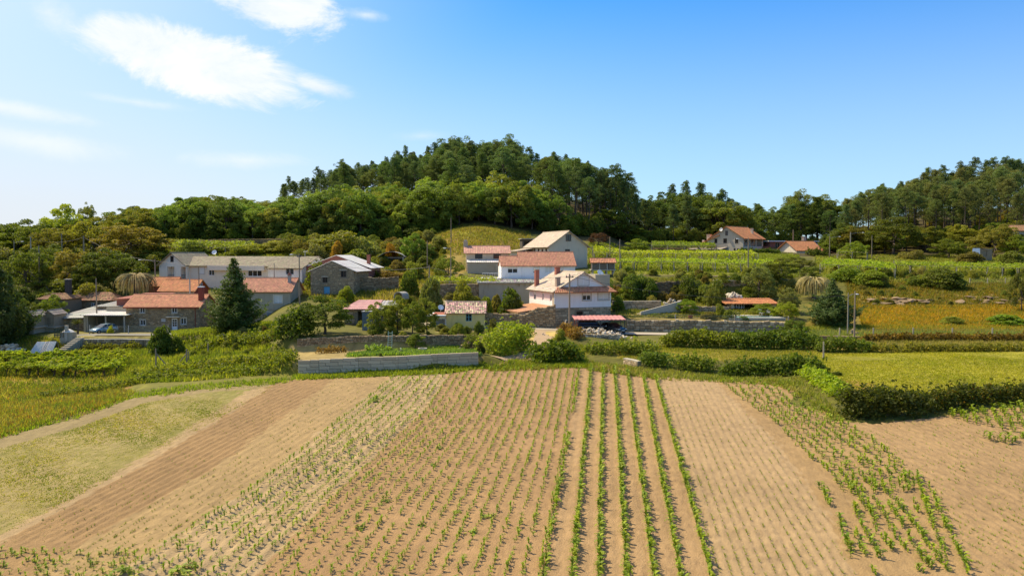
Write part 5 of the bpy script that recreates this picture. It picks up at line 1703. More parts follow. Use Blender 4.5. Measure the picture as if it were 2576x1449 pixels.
# ---- farm buildings at far left
h = House('open_cart_shed', 'open-fronted dark cart shed with grey sheet roof left of the stone farmhouse', 'shed', 209, 833, 124, 0)
W = h.a(317)
ez = h.z(793)
mb = MB(); mb.box(0, 0.35, 0.2, 7, -1, ez); mb.box(0.35, W, 6.6, 7, -1, ez + 0.8); mb.build('wall', GREYWALL, h.e)
for k in range(3):
    x = 0.5 + (W - 0.9) * k / 2
    h.box('post', x - 0.1, x + 0.1, 0.3, 0.5, -1, ez - 0.05, GRANITE)
h.slope((-0.3, -0.3, ez), (W + 0.1, -0.3, ez), (W + 0.1, 7, h.z(783, 131)), (-0.3, 7, h.z(783, 131)), WHITESHEET, m=SHEET, **SHEET_K)
h = House('stone_byre', 'stone byre with grey corrugated roof behind the cart shed', 'barn', 243, 800, 132, 0, sink=2)
W = h.a(316)
ez = h.z(771); b = (0, W, 0, 6)
hol = [(h.a(276), h.z(778), 0.45, 0.5), (h.a(306), h.z(777), 0.35, 0.4)]
h.walls(b, -2, ez, MORTAR, {'F': hol}, None)
h.stones('F', b, 0.5, ez, hol, (0.5, 0.24), seed=61)
h.slope((-0.2, -0.3, ez), (W + 0.2, -0.3, ez), (W + 0.2, 6.2, h.z(753, 138)), (1.5, 6.2, h.z(753, 138)), GREYSHEET, m=SHEET, **SHEET_K)
h = House('grey_roofed_stable', 'stone stable with broad pale grey sheet roof behind the spiky yucca', 'barn', 136, 832, 127, -4)
W = h.a(212)
ez = h.z(802); b = (0, W, 0, 9)
h.walls(b, -1.5, ez, MORTAR, {}, None)
h.stones('F', b, -0.3, ez, (), (0.5, 0.25), seed=62)
h.slope((-0.5, -0.5, ez + 0.05), (W + 1.2, -0.5, ez + 0.25), (h.a(238) + 0.3, 9.2, h.z(765, 137)), (h.a(172), 9.2, h.z(765, 137)), (0.42, 0.395, 0.33), m=SHEET, pitch=0.4, course=2.2, amp=0.04, var=0.09)
for nm, lab, p0, p1, base, eave, ridge, Y, w0 in (('old_stone_cottage', 'old dark stone cottage with small hipped brown tile roof', 95, 162, 785, 753, 737, 134, (0.6, 0.2)),
                                            ('ruined_stone_house', 'ruined stone house with collapsed mossy brown tile roof', 170, 280, 785, 756, 735, 140, (0.55, 0.1))):
    h = House(nm, lab, 'house', p0, base, Y, 0, sink=2.5)
    W = h.a(p1); b = (0, W, 0, 5.5)
    ez = h.z(eave)
    hol = [(W * 0.55, ez - 1.3, 0.6, 0.9), (W * 0.66, ez - 1.25, 0.6, 0.9)]
    h.walls(b, -2.5, ez, MORTAR, {'F': hol}, None)
    h.stones('F', b, -0.5, ez, hol, (0.5, 0.25), seed=int(Y), pal=[(0.269, 0.190, 0.101), (0.333, 0.235, 0.129), (0.218, 0.151, 0.083)])
    for q in hol[:1]: h.window('F', b, *q, WHITEFRAME)
    zr = h.z(ridge, Y + 3)
    ins = 1.3
    P = [patch((-0.3, -0.3, ez), (W + 0.3, -0.3, ez), (W - ins, 2.75, zr), (ins, 2.75, zr), OLDTILE, var=0.35, pitch=0.3),
         patch((W + 0.3, 5.8, ez), (-0.3, 5.8, ez), (ins, 2.75, zr), (W - ins, 2.75, zr), OLDTILE, var=0.35, pitch=0.3),
         patch((-0.3, 5.8, ez), (-0.3, -0.3, ez), (ins, 2.7, zr), (ins, 2.8, zr), OLDTILE, var=0.35, pitch=0.3),
         patch((W + 0.3, -0.3, ez), (W + 0.3, 5.8, ez), (W - ins, 2.8, zr), (W - ins, 2.7, zr), OLDTILE, var=0.35, pitch=0.3)]
    h.arr('roof', *merge(*P), TILE, kind='stuff')
    if p0 < 100: h.chimney(W * 0.75, 3.4, zr - 0.6, zr + 2.3, 0.8, mat('sooty_stone', (0.07, 0.06, 0.05), 0.95, 3, 0.3, 0.3), GRANITE)

# ---- 13-16 houses on the right-hand slope
h = House('hilltop_stone_house', 'large stone house with orange tile roof, arched veranda and outside stair, above the vineyards', 'house', 1787, 634, 222, -42, sink=3)
W = 9.8; D = 12.5
b = (0, W, 0, D)
ez = h.z(598, 219); rise = h.z(575, 217) - ez + 0.6
fl = h.z(620, 218)
LG = mat('light_granite_blocks', (0.56, 0.48, 0.35), 0.9, 2, 0.15, 0.2)
hf = [(1.2, fl + 0.9, 0.9, 1.3), (3.9, fl + 0.9, 1.1, 1.3), (7.4, fl + 0.8, 1.0, 1.4), (7.0, fl - 2.0, 0.6, 1.4), (8.0, fl - 2.0, 0.6, 1.4)]
hr = [(3.2, fl - 2.6, 3.2, 2.3, 0.4), (9.2, fl - 1.6, 0.9, 0.9), (0.4, fl + 0.05, 11.7, 2.35, 2.2)]
h.walls(b, -3, ez, LG, {'F': hf, 'R': hr}, 'y', rise)
for q in hf: h.window('F', b, *q, BROWNFRAME, trim=LG if q[2] > 0.8 else None)
for k in range(4):
    y = 0.25 + (D - 0.5) * k / 3
    h.box('veranda_column', W - 0.34, W - 0.02, y - 0.16, y + 0.16, fl + 0.06, fl + 2.38, LG)
for k in range(3):
    y = 0.5 + (D - 0.5) * k / 3
    rail(h, (W - 0.18, y, fl + 0.06), (W - 0.18, y + 3.3, fl + 0.06), 0.9, 0.3)
    h.window('R', (0, W - 2.2, 0, D), y + 1.0, fl + 0.9, 1.4, 1.3, d=-0.06)
h.roof_y(b, ez, rise, ORANGE, 0.7, ovs=0.55, pitch=0.34, course=0.45, amp=0.04, var=0.10)
h.slope((-3.2, 5.5, ez - 1.6), (-3.2, -0.6, ez - 1.6), (2.9, -0.6, ez + 0.75), (2.9, 5.5, ez + 0.75), ORANGE, name='side_roof', pitch=0.34, course=0.45, amp=0.04, var=0.10)
h.walls((-2.6, -0.02, 0, 5), -3, ez - 1.55, LG, {'F': [(0.7, fl + 0.7, 0.9, 1.2)]}, None, name='wing_wall')
h.window('F', (-2.6, -0.02, 0, 5), 0.7, fl + 0.7, 0.9, 1.2, BROWNFRAME)
h.window('F', b, W / 2 - 0.4, ez + 0.6, 0.75, 1.3, BROWNFRAME, d=-0.04)
h.dish(W * 0.36, -0.5, ez + rise * 0.72, 0.5, (0, -1, 0.3))
h.chimney(-1.6, 2.2, ez - 1.6, ez + 0.9, 1.0, LG, LG)
h.chimney(W * 0.8, 9.5, ez, ez + 2.6, 0.6, LG, LG)
mb = MB()
for k in range(10): mb.box(W + 0.1, W + 1.6, D - 0.5 + k * 0.33 + 0.002 * k, D - 0.17 + k * 0.33, -3, fl - k * 0.28)
mb.build('outside_stair', BRICKRED, h.e)
h.slope((-6.5, -4.2, fl - 0.9), (5.2, -4.2, fl - 0.9), (5.2, -0.05, fl - 0.2), (-6.5, -0.05, fl - 0.5), (0.40, 0.34, 0.25), name='lean_to_roof', m=SHEET, **SHEET_K)
h = House('red_edged_terrace', 'flat roofed terrace with red edging below the hilltop stone house', 'outbuilding', 1765, 641, 203, 0, sink=2)
W = h.a(1868)
h.box('roof', 0, W, 0, 4, h.z(636), h.z(633.5), mat('red_edge', (0.46, 0.12, 0.08), 0.8, 3, 0.15, 0.1))
h.box('wall', 0.3, W - 0.3, 0.3, 3.7, -2, h.z(636) - 0.003, BRICKRED)

h = House('red_roofed_cottage', 'cream cottage with wide orange roof and porch, right of the hilltop stone house', 'house', 2004, 646, 213, 24, sink=2)
W0 = h.a(2066); b = (0, W0, 0, 7)
# long side faces left-front, gable faces right: build with ridge along x
ez = h.z(628, 212); rise = 2.3
hf = [(W0 * 0.42, ez - 2.3, 1.0, 1.2), (W0 * 0.68, ez - 2.4, 1.2, 2.2)]
h.walls(b, -2, ez, CREAMWALL, {'F': hf}, 'x', rise)
h.window('F', b, *hf[0], BROWNFRAME)
h.door('F', b, *hf[1], mat('orange_door', (0.42, 0.16, 0.05), 0.7, 3, 0.1, 0.1))
h.roof_x(b, ez, rise, ORANGE, 0.6, pitch=0.36, course=0.5, amp=0.04, var=0.08)
h.slope((W0 + 5.0, -0.5, ez - 1.1), (W0 + 5.0, 7.3, ez - 1.1), (W0 + 0.05, 7.3, ez + 0.25), (W0 + 0.05, -0.5, ez + 0.25), ORANGE, name='porch_roof', pitch=0.36, course=0.5, amp=0.04, var=0.08)
for k in range(4): h.box('porch_post', W0 + 4.5, W0 + 4.65, 0.2 + 2.2 * k, 0.35 + 2.2 * k, -2, ez - 1.2, BROWNFRAME)
h.box('gable_cladding', W0 + 0.003, W0 + 0.05, 0.3, 6.7, ez + 0.3, ez + 0.9, BROWNFRAME)
h.dish(W0 + 0.6, 2.4, ez + 1.2, 0.55, (0.2, -1, 0.3))
h.chimney(W0 - 1, 5.5, ez + 1, ez + rise + 1.3, 0.9, METAL, METAL)
h = House('low_brick_bungalow', 'low red brick bungalow with thin flat white roof at the wood edge', 'house', 1936, 632, 236, 12, sink=3)
W = h.a(2052)
hf = [(W * 0.12, h.z(624), 1.4, 1.6), (W * 0.33, h.z(631), 1.5, 2.4), (W * 0.55, h.z(624), 1.2, 1.4), (W * 0.8, h.z(626), 1.6, 1.6)]
b = (0, W, 0, 7)
h.walls(b, -3, h.z(608), mat('brick_red_wall', (0.34, 0.125, 0.085), 0.9, 2, 0.2, 0.2), {'F': hf}, None)
for q in hf: h.window('F', b, *q, GRANITE, blind=0)
h.box('roof', -0.8, W + 0.6, -0.9, 7.5, h.z(608) + 0.003, h.z(608) + 0.28, WHITEWALL)
h.box('garden_wall', 4, W * 0.7, -8, -7.6, -4, h.z(627) - 0.3, CREAMWALL)
h = House('edge_house', 'house with reddish roof half hidden at the far right edge', 'house', 2546, 622, 222, -5, sink=3)
W = 12
h.walls((0, W, 0, 7), -3, h.z(580), GREYWALL, {'F': [(1.5, h.z(600), 1.4, 1.2)]}, 'x', 1.5)
h.window('F', (0, W, 0, 7), 1.5, h.z(600), 1.4, 1.2)
h.roof_x((0, W, 0, 7), h.z(580), 1.5, OLDTILE, 0.5)
h = House('tin_hut', 'small grey hut with a tilted white sheet against it, right of the lone dark tree', 'shed', 2464, 640, 196, 0)
W = h.a(2496)
h.walls((0, W, 0, 2.5), -1.5, h.z(628), WOOD_GREY, {'F': [(1.0, -0.5, 0.9, 1.5)]}, None)
h.box('roof', -0.2, W + 0.2, -0.2, 2.7, h.z(628) + 0.003, h.z(628) + 0.1, METAL)
mb = MB(); mb.add([(-2.3, -0.6, -0.2), (-0.2, -0.6, -0.2), (0.1, -0.05, 1.5), (-1.7, -0.05, 1.5)], [(0, 1, 2, 3)]); mb.add([(-2.3, -0.56, -0.2), (-0.2, -0.56, -0.2), (0.1, -0.01, 1.5), (-1.7, -0.01, 1.5)], [(0, 1, 2, 3)])
mb.build('white_sheet', WHITEWALL, h.e)

# ---- pool house
h = House('pool_house', 'open-fronted pool house with orange tile roof and white lattice window', 'outbuilding', 1839, 790, 131, 0, sink=1.5)
W = h.a(1952); b = (0, W, 0, 4.5)
ez = h.z(763)
hf = [(h.a(1846), h.z(782), 1.75, 1.15), (h.a(1872), -0.1, W - h.a(1872) - 0.5, ez - 0.1, 3.6)]
h.walls(b, -1.5, ez, CREAMWALL, {'F': hf}, None)
h.window('F', b, *hf[0], mull=3, bars=1)
h.slope((-1.0, -0.7, ez - 0.05), (W + 0.5, -0.7, ez - 0.05), (W + 0.5, 4.8, h.z(750, 136)), (-1.6, 4.8, h.z(750, 136)), ORANGE, pitch=0.3, course=0.45)
for k in range(2): h.box('column', h.a(1872) + 2.2 + 2.4 * k, h.a(1872) + 2.45 + 2.4 * k, 0.1, 0.35, -1, ez - 0.06, CREAMWALL)
# ------------------------------------------------------------------ stone and block walls
def unit_stone(seed):
    g = np.random.default_rng(seed)
    j = lambda: 0.10 * g.random()
    back = [(-0.5, 0.5, -0.5), (0.5, 0.5, -0.5), (0.5, 0.5, 0.5), (-0.5, 0.5, 0.5)]
    mid = [(-0.5 + j() * .5, -0.2, -0.5 + j() * .5), (0.5 - j() * .5, -0.2, -0.5 + j() * .5), (0.5 - j() * .5, -0.2, 0.5 - j() * .5), (-0.5 + j() * .5, -0.2, 0.5 - j() * .5)]
    fr = [(-0.38 + j(), -0.5 + j(), -0.36 + j()), (0.38 - j(), -0.5 + j(), -0.36 + j()), (0.38 - j(), -0.5 + j(), 0.36 - j()), (-0.38 + j(), -0.5 + j(), 0.36 - j())]
    V = back + mid + fr
    F_ = [(8, 9, 10, 11)]
    for a, b in ((0, 4), (4, 8)):
        F_ += [(a + k, a + (k + 1) % 4, b + (k + 1) % 4, b + k) for k in range(4)]
    return mesh('stone', np.array(V, float), F_, STONE_O)


def rubble_stone(seed):
    g = np.random.default_rng(seed)
    import bmesh
    bm = bmesh.new()
    bmesh.ops.create_icosphere(bm, subdivisions=1, radius=0.5)
    for v in bm.verts:
        v.co *= 0.75 + 0.5 * g.random()
    me = bpy.data.meshes.new('stone')
    bm.to_mesh(me); bm.free()
    me.materials.append(STONE_O)
    me.polygons.foreach_set('use_smooth', np.zeros(len(me.polygons), bool))
    return me


USTONE = [unit_stone(800 + i) for i in range(7)]
RSTONE = [rubble_stone(820 + i) for i in range(6)]
mb = MB(); mb.box(-0.5, 0.5, -0.5, 0.5, -0.5, 0.5)
UBLOCK = mb.mesh('block', mat('block_concrete', (1, 1, 1), 0.9, 3, 0.2, 0.35, src='object', fine=18, stain=0.5))


def wall_line(name, label, pts, size, mode='joined', pal=STONE_PAL, thick=0.5, seed=1, cat='wall', core=None, cap=None, group=None):
    """a wall along bearings; pts = (px, depth, foot seen at, top seen at)"""
    g = np.random.default_rng(seed)
    P = [((p - CX) / FPX * Y, Y, zat(b, Y), zat(t, Y)) for p, Y, b, t in pts]
    o0 = Vector((P[0][0], P[0][1], P[0][2]))
    e = obj(name, None, None, o0)
    tag(e, label, cat, group)
    cb = MB()
    parts = []
    for (x0, y0, b0, t0), (x1, y1, b1, t1) in zip(P[:-1], P[1:]):
        d = Vector((x1 - x0, y1 - y0, 0)); L = d.length; d /= L
        n = Vector((-d.y, d.x, 0))
        if n.y < 0: n = -n

        def M(a, v, dp, x0=x0, y0=y0, b0=b0, t0=t0, b1=b1, t1=t1, L=L, d=d, n=n):
            f = a / L
            lo, hi = b0 + (b1 - b0) * f, t0 + (t1 - t0) * f
            z = lo - 0.4 + (hi - lo + 0.4) * v
            return (x0 + d.x * a + n.x * dp - o0.x, y0 + d.y * a + n.y * dp - o0.y, z - o0.z)
        q = [M(0, -1.2, 0.06), M(L, -1.2, 0.06), M(L, 0.97, 0.06), M(0, 0.97, 0.06), M(0, -1.2, thick), M(L, -1.2, thick), M(L, 0.97, thick), M(0, 0.97, thick)]
        cb.add(q, [(0, 1, 2, 3), (3, 2, 6, 7), (0, 3, 7, 4), (1, 5, 6, 2), (4, 7, 6, 5)])
        hgt = max(t0 - b0, t1 - b1) + 0.4
        nr = max(1, int(round(hgt / size[1])))
        for r_ in range(nr):
            a = -g.random() * size[0] * 0.6
            while a < L:
                l = size[0] * ((0.6 + 0.8 * g.random()) if mode != 'block' else 1.0)
                s0, s1 = max(a, 0), min(a + l, L)
                a += l
                if s1 - s0 < 0.12: continue
                v0, v1 = r_ / nr, (r_ + 1) / nr * (1 + (0.06 * g.random() if r_ == nr - 1 and mode != 'block' else 0))
                c = np.array(pal[g.integers(len(pal))]) * ((0.75 + 0.5 * g.random()) if mode != 'block' else (0.93 + 0.14 * g.random()))
                if mode in ('objects', 'block'):
                    m0 = Vector(M((s0 + s1) / 2, (v0 + v1) / 2, 0.0))
                    hh = (Vector(M((s0 + s1) / 2, v1, 0)) - Vector(M((s0 + s1) / 2, v0, 0))).z
                    me = UBLOCK if mode == 'block' else USTONE[g.integers(len(USTONE))]
                    gap = 0.04 if mode == 'block' else 0.02
                    o = obj('block' if mode == 'block' else 'stone', me, e, m0 + Vector((n.x, n.y, 0)) * (0.10 - 0.02 * g.random()) + Vector((0, 0, 0 if mode == 'block' else 0.05 * g.normal())), (0, 0 if mode == 'block' else 0.09 * g.normal(), math.atan2(d.y, d.x)), (s1 - s0 - gap, 0.34 if mode == 'block' else 0.30 + 0.08 * g.random(), hh - gap), c)
                else:
                    pr = -(0.02 + 0.08 * g.random()); j = 0.012; b_ = 0.06
                    dv = (0.01 + 0.05 * g.random()) / max(hgt, 0.3)
                    V = [M(s0, v0, .07), M(s1, v0, .07), M(s1, v1, .07), M(s0, v1, .07), M(s0 + j + b_ * g.random(), v0 + dv, pr), M(s1 - j - b_ * g.random(), v0 + dv, pr), M(s1 - j - b_ * g.random(), v1 - dv, pr), M(s0 + j + b_ * g.random(), v1 - dv, pr)]
                    parts.append((np.array(V), np.array([[4, 5, 6, 7], [0, 1, 5, 4], [1, 2, 6, 5], [2, 3, 7, 6], [3, 0, 4, 7]]), np.tile(c, (8, 1))))
        if cap:
            V = [M(0, 1.0, -0.06), M(L, 1.0, -0.06), M(L, 1.0, thick), M(0, 1.0, thick)]
            V2 = [(p[0], p[1], p[2] + 0.10) for p in V]
            k = MB(); k.add(V + V2, [(0, 3, 2, 1), (4, 5, 6, 7), (0, 1, 5, 4), (1, 2, 6, 5), (2, 3, 7, 6), (3, 0, 4, 7)])
            k.build('coping', cap, e)
    cb.build('core', core or MORTAR, e)
    if parts:
        V, F_, C = cat_q(parts)
        o = obj('stonework', mesh('stonework', V, F_, STONE, C), e)
        o['kind'] = 'stuff'
    return e


GREYPAL = [(0.53, 0.42, 0.28), (0.57, 0.46, 0.31), (0.48, 0.38, 0.25)]
BROWNPAL = [(0.346, 0.235, 0.124), (0.422, 0.297, 0.161), (0.282, 0.190, 0.097), (0.384, 0.280, 0.156)]
wall_line('block_wall', 'long grey concrete block wall along the top edge of the field', [(747, 85.4, 941, 907), (800, 85.4, 939, 904), (900, 85.9, 935, 899), (1000, 86.2, 931, 896), (1100, 87.2, 924, 890), (1203, 88.2, 918, 886)], (1.35, 0.40), 'block', GREYPAL, 0.35, 5, core=CONC)
wall_line('garden_wall', 'rough brown stone wall behind the vegetable garden', [(745, 97.5, 888, 853), (900, 97.8, 881, 846), (1080, 97.9, 879, 844), (1192, 98.4, 877, 843)], (0.38, 0.19), 'joined', BROWNPAL, 0.6, 6)
wall_line('retaining_wall', 'tall retaining wall of rounded granite stones below the pool terrace', [(1578, 117.0, 836, 806), (1700, 117.0, 836, 806), (1850, 117.1, 838, 809), (1978, 117.2, 839, 811)], (0.62, 0.40), 'objects', [(0.461, 0.347, 0.207), (0.371, 0.274, 0.161), (0.525, 0.403, 0.248), (0.320, 0.235, 0.138)], 0.7, 7)
wall_line('lane_wall', 'weathered stone wall along the lane left of the white gabled house', [(1219, 114.6, 824, 789), (1300, 114.4, 824, 790), (1322, 114.2, 824, 792), (1345, 114.0, 824, 778), (1398, 113.8, 826, 767)], (0.55, 0.34), 'objects', BROWNPAL, 0.6, 8)
wall_line('road_wall', 'broken dry stone wall holding up the yard road on the left', [(204, 113.7, 882, 855), (300, 113.7, 882, 854), (380, 113.8, 886, 856)], (0.42, 0.24), 'joined', STONE_PAL, 0.5, 9, cap=CONC)
wall_line('yard_wall', 'dark stone yard wall to the right of the stone barn', [(893, 138.5, 736, 697), (960, 139.5, 734, 700), (1003, 140.5, 731, 697)], (0.45, 0.24), 'joined', BROWNPAL, 0.5, 10)
wall_line('terrace_wall', 'dark terrace wall behind the round shrubs below the vineyard', [(1552, 140.2, 752, 718), (1690, 140.2, 750, 709), (1756, 140.2, 750, 708)], (0.42, 0.21), 'joined', [(0.256, 0.179, 0.097), (0.320, 0.224, 0.120), (0.205, 0.140, 0.074)], 0.5, 11)
wall_line('terrace_wall', 'long upper terrace wall directly under the lower vineyard pergola', [(1608, 147, 708, 692), (1760, 147, 706, 694), (1905, 147, 709, 695)], (0.42, 0.21), 'joined', BROWNPAL, 0.5, 12)
wall_line('terrace_wall', 'short terrace wall beside the heap of white boulders', [(1796, 141.6, 730, 705), (1892, 142, 731, 707)], (0.42, 0.21), 'joined', BROWNPAL, 0.5, 13, cap=GRANITE)
wall_line('fence_wall', 'low coursed stone wall under the wire fence, right of the big hedge', [(2026, 104.5, 862, 845), (2100, 104.6, 862, 845), (2166, 104.7, 862, 846)], (0.5, 0.2), 'joined', STONE_PAL, 0.5, 14)
wall_line('garden_terrace_wall', 'pale stone wall with flat top beside the garden ramp', [(1541, 128.5, 786, 759), (1600, 128.4, 786, 759), (1664, 128.2, 785, 758)], (0.6, 0.28), 'joined', [(0.512, 0.386, 0.235), (0.448, 0.336, 0.202)], 0.5, 15, cap=GRANITE)
wall_line('wood_edge_wall', 'overgrown terrace wall running below the wood on the left', [(500, 189, 617, 604), (610, 189, 614, 602), (722, 189, 616, 601)], (0.6, 0.3), 'joined', [(0.282, 0.190, 0.083), (0.346, 0.235, 0.110)], 0.5, 16)
wall_line('corner_wall', 'short stub of stone wall with pale flat cap at the field corner', [(1570, 90.2, 922, 903), (1592, 88.9, 932, 907), (1606, 88.0, 938, 911)], (0.45, 0.22), 'joined', [(0.589, 0.448, 0.267), (0.461, 0.336, 0.184)], 0.5, 17, cap=GRANITE)
wall_line('pergola_wall', 'old stone wall below the long flat pergola', [(1098, 133.0, 748, 716), (1150, 132.5, 748, 716), (1206, 132.3, 748, 715)], (0.5, 0.28), 'joined', BROWNPAL, 0.5, 18)
wall_line('low_field_wall', 'half-buried wall of loose stones under the rubble beside the carport', [(1432, 105.5, 868, 838), (1500, 105.5, 868, 842), (1560, 106, 865, 842)], (0.4, 0.26), 'joined', [(0.538, 0.403, 0.248), (0.422, 0.302, 0.175), (0.640, 0.504, 0.331)], 0.5, 19)
wall_line('concrete_parapet', 'dark concrete parapet behind the yellow cottage', [(1110, 119, 792, 768), (1162, 119, 790, 764), (1204, 119, 790, 764)], (2.4, 0.5), 'block', [(0.166, 0.134, 0.092), (0.205, 0.162, 0.110)], 0.3, 20, core=MORTAR)
wall_line('pool_garden_wall', 'grey coursed garden wall behind the round lemon tree', [(1668, 127, 790, 771), (1760, 127, 790, 771), (1836, 127, 790, 772)], (0.6, 0.25), 'joined', [(0.461, 0.347, 0.212), (0.384, 0.291, 0.175)], 0.4, 21)
wall_line('fence_bank_wall', 'stony bank under the wire fence, mostly overgrown', [(2175, 104.7, 866, 848), (2330, 104.9, 868, 850), (2600, 105.2, 870, 852)], (0.5, 0.25), 'joined', [(0.282, 0.196, 0.092), (0.346, 0.235, 0.115)], 0.5, 22)


# ------------------------------------------------------------------ rubble, boulders
def heap(name, label, px, Y, wpx, hpx, n, size, pal, seed, cat='rubble heap', dp=2.0, flat=1.0):
    g = np.random.default_rng(seed)
    c = gnd(px, Y)
    e = obj(name, None, None, c); tag(e, label, cat)
    W_, H_ = wpx * Y / FPX, hpx * Y / FPX
    for i in range(n):
        a = g.normal() * 0.27; b_ = g.normal() * 0.27
        x, y = a * W_, b_ * dp
        top = max(0.0, 1 - (2 * a) ** 2 - (2 * b_) ** 2)
        z = float(terr(c.x + x, c.y + y)) - c.z + H_ * top * g.random() ** 0.5
        s_ = size * (0.5 + g.random())
        col_ = np.array(pal[g.integers(len(pal))]) * (0.8 + 0.4 * g.random())
        obj('stone', RSTONE[g.integers(len(RSTONE))], e, (x, y, z + s_ * 0.15), tuple(g.random(3) * (6.28 if flat == 1 else 0.3)) if flat == 1 else (0.1 * g.normal(), 0.1 * g.normal(), g.random() * 6.28), (s_ * (0.8 + 0.7 * g.random()), s_, s_ * (0.5 + 0.4 * g.random()) * flat), col_)
    return e


WHITEROCK = [(0.64, 0.52, 0.37), (0.54, 0.43, 0.29), (0.70, 0.60, 0.45), (0.42, 0.31, 0.19)]
heap('rubble_heap', 'spread heap of broken white granite blocks in front of the carport', 1500, 107.4, 175, 15, 130, 0.42, WHITEROCK, 31, dp=3.0)
heap('rubble_heap', 'pale rubble heap on the grass by the leaning panels at the left edge', 20, 110.5, 62, 20, 60, 0.5, WHITEROCK, 32, dp=2.5)
heap('boulder_heap', 'heap of white boulders on the terraced slope below the vineyard', 1848, 137, 46, 26, 40, 0.85, [(0.62, 0.54, 0.40), (0.52, 0.44, 0.32), (0.68, 0.61, 0.48)], 33, dp=3)
heap('boulder_heap', 'loose pale rocks on the path beside the terrace garden ramp', 1700, 133, 60, 12, 22, 0.6, [(0.48, 0.40, 0.29), (0.42, 0.34, 0.24)], 34)
heap('boulder_heap', 'small pale rocks beside the white gabled house', 1558, 130, 26, 10, 14, 0.6, WHITEROCK, 35)
heap('rubble_heap', 'tumbled stones at the right end of the garden wall', 1180, 96.6, 60, 20, 34, 0.45, STONE_PAL, 36)
heap('rock_outcrop', 'bare pale rock outcrop above the orange meadow, left part', 2240, 134.5, 170, 2, 26, 1.5, [(0.31, 0.21, 0.115), (0.26, 0.175, 0.095)], 37, 'rocks', dp=4, flat=0.3)
heap('rock_outcrop', 'bare pale rock outcrop near the right edge above the orange meadow', 2500, 135, 170, 2, 22, 1.4, [(0.31, 0.21, 0.115), (0.26, 0.175, 0.095)], 38, 'rocks', dp=5, flat=0.3)
heap('rubble_heap', 'stones and broken boards at the foot of the sloping right spruce', 2150, 108.5, 30, 14, 16, 0.45, STONE_PAL, 39)

# ------------------------------------------------------------------ poles, wires, lamps
PTOP = {}


def pole(key, px, Y, top, label, rad=0.11, m=None, arm=None, lamp=None, lean=0.0):
    p = gnd(px, Y)
    H_ = zat(top, Y) - p.z
    e = obj('utility_pole', None, None, p)
    tag(e, label, 'pole', None)
    mb = MB(); mb.tube([(0, 0, -0.8), (lean * 0.5, 0, H_ * 0.5), (lean, 0, H_)], [rad, rad * 0.85, rad * 0.65], 8)
    mb.build('shaft', m or POLE, e)
    if arm:
        mb = MB(); mb.box(-arm, arm, -0.06, 0.06, H_ - 0.55, H_ - 0.43); mb.build('crossarm', DARKMETAL, e, loc=(lean, 0, 0))
        for x in (-arm * 0.8, 0.0, arm * 0.8):
            mb = MB(); mb.lathe([(0.03, 0), (0.07, 0.06), (0.04, 0.14), (0.06, 0.2), (0.0, 0.24)], 7); mb.build('insulator', BROWNFRAME, e, loc=(lean + x, -0.0, H_ - 0.43))
    if lamp:
        mb = MB(); mb.tube([(0, 0, H_ - 0.5), (lamp * 0.5, -0.1, H_ - 0.2), (lamp, -0.15, H_ - 0.15)], 0.035, 6); o = mb.build('lamp_arm', METAL, e)
        s_ = 1 if lamp > 0 else -1
        mb = MB(); mb.lathe([(0.0, 0.06), (0.12, 0.05), (0.2, 0.0), (0.16, -0.09), (0.0, -0.11)], 10)
        o2 = mb.build('lamp_head', WHITEFRAME, e, loc=(lamp + s_ * 0.2, -0.15, H_ - 0.15), smooth=True, scale=(1.6, 1, 1))
    PTOP[key] = p + Vector((lean, 0, H_ - 0.3))
    return e


pole('a', 1433, 111.6, 689, 'weathered wooden pole standing in front of the white gabled house', 0.15, arm=0.55)
pole('b', 753, 128, 638, 'slim wooden pole between the grey plaster house and the stone barn', 0.13, arm=0.35, lamp=-1.0)
pole('c', 390, 150, 652, 'street lamp pole at the left end of the long white house', 0.16, lamp=-2.6)
pole('d', 79, 158, 596, 'pale concrete pole rising from trees on the far left', 0.16, CONC_POLE)
pole('e', 99, 150, 617, 'short dark pole just right of the pale concrete pole', 0.16, WOOD_GREY)
pole('f', 157, 165, 588, 'dark pole in front of the pale yellow-green tree', 0.16, WOOD_GREY)
pole('g', 212, 160, 593, 'brown pole above the dark trees left of the dead palm', 0.18)
pole('h', 241, 127, 700, 'pole beside the ruined tile-roofed stone house', 0.13)
pole('i', 1135, 176, 548, 'thin dark pole on the grassy knoll below the wood', 0.11, WOOD_GREY)
pole('j', 1075, 156, 605, 'thin pole on the scrubby slope behind the grey-green shrub', 0.11, WOOD_GREY)
pole('k', 1080, 121, 667, 'pole rising from the grey-green shrub above the orchard', 0.13)
pole('l', 1134, 137, 622, 'lamp pole beside the dark shrub left of the pink-roofed house', 0.11, lamp=-0.8)
pole('m', 2135, 108.5, 737, 'pale slim pole, the left one of the pair by the right-hand spruce', 0.10, CONC_POLE, lamp=0.9)
pole('n', 2152, 103.6, 733, 'wooden pole, the right and taller one of the pair by the right-hand spruce', 0.13)
pole('o', 1882, 150, 599, 'lamp pole in front of the hilltop stone house', 0.13, lamp=-1.9)
pole('p', 1534, 172, 596, 'thin pole above the raised granary, the left one of two', 0.12)
pole('q', 1559, 154, 602, 'thin pole beside the raised granary, the right one of two', 0.12)
pole('r', 1994, 226, 578, 'tall pole in front of the low brick bungalow', 0.16)
pole('s', 2086, 198, 594, 'lamp pole at the porch of the red-roofed cottage', 0.14, lamp=2.2)
pole('t', 2138, 205, 584, 'pale pole with short arm at the foot of the right hill', 0.18, CONC_POLE, lamp=3.0)
pole('u', 2192, 200, 592, 'dark thin pole beside the lone dark tree on the right', 0.12, WOOD_GREY)
pole('v', 37, 160, 606, 'street lamp pole at the far left edge', 0.12, WOOD_GREY, lamp=1.6)
pole('w', 690, 139.5, 663, 'bare pole standing behind the big conifer', 0.10, CONC_POLE)
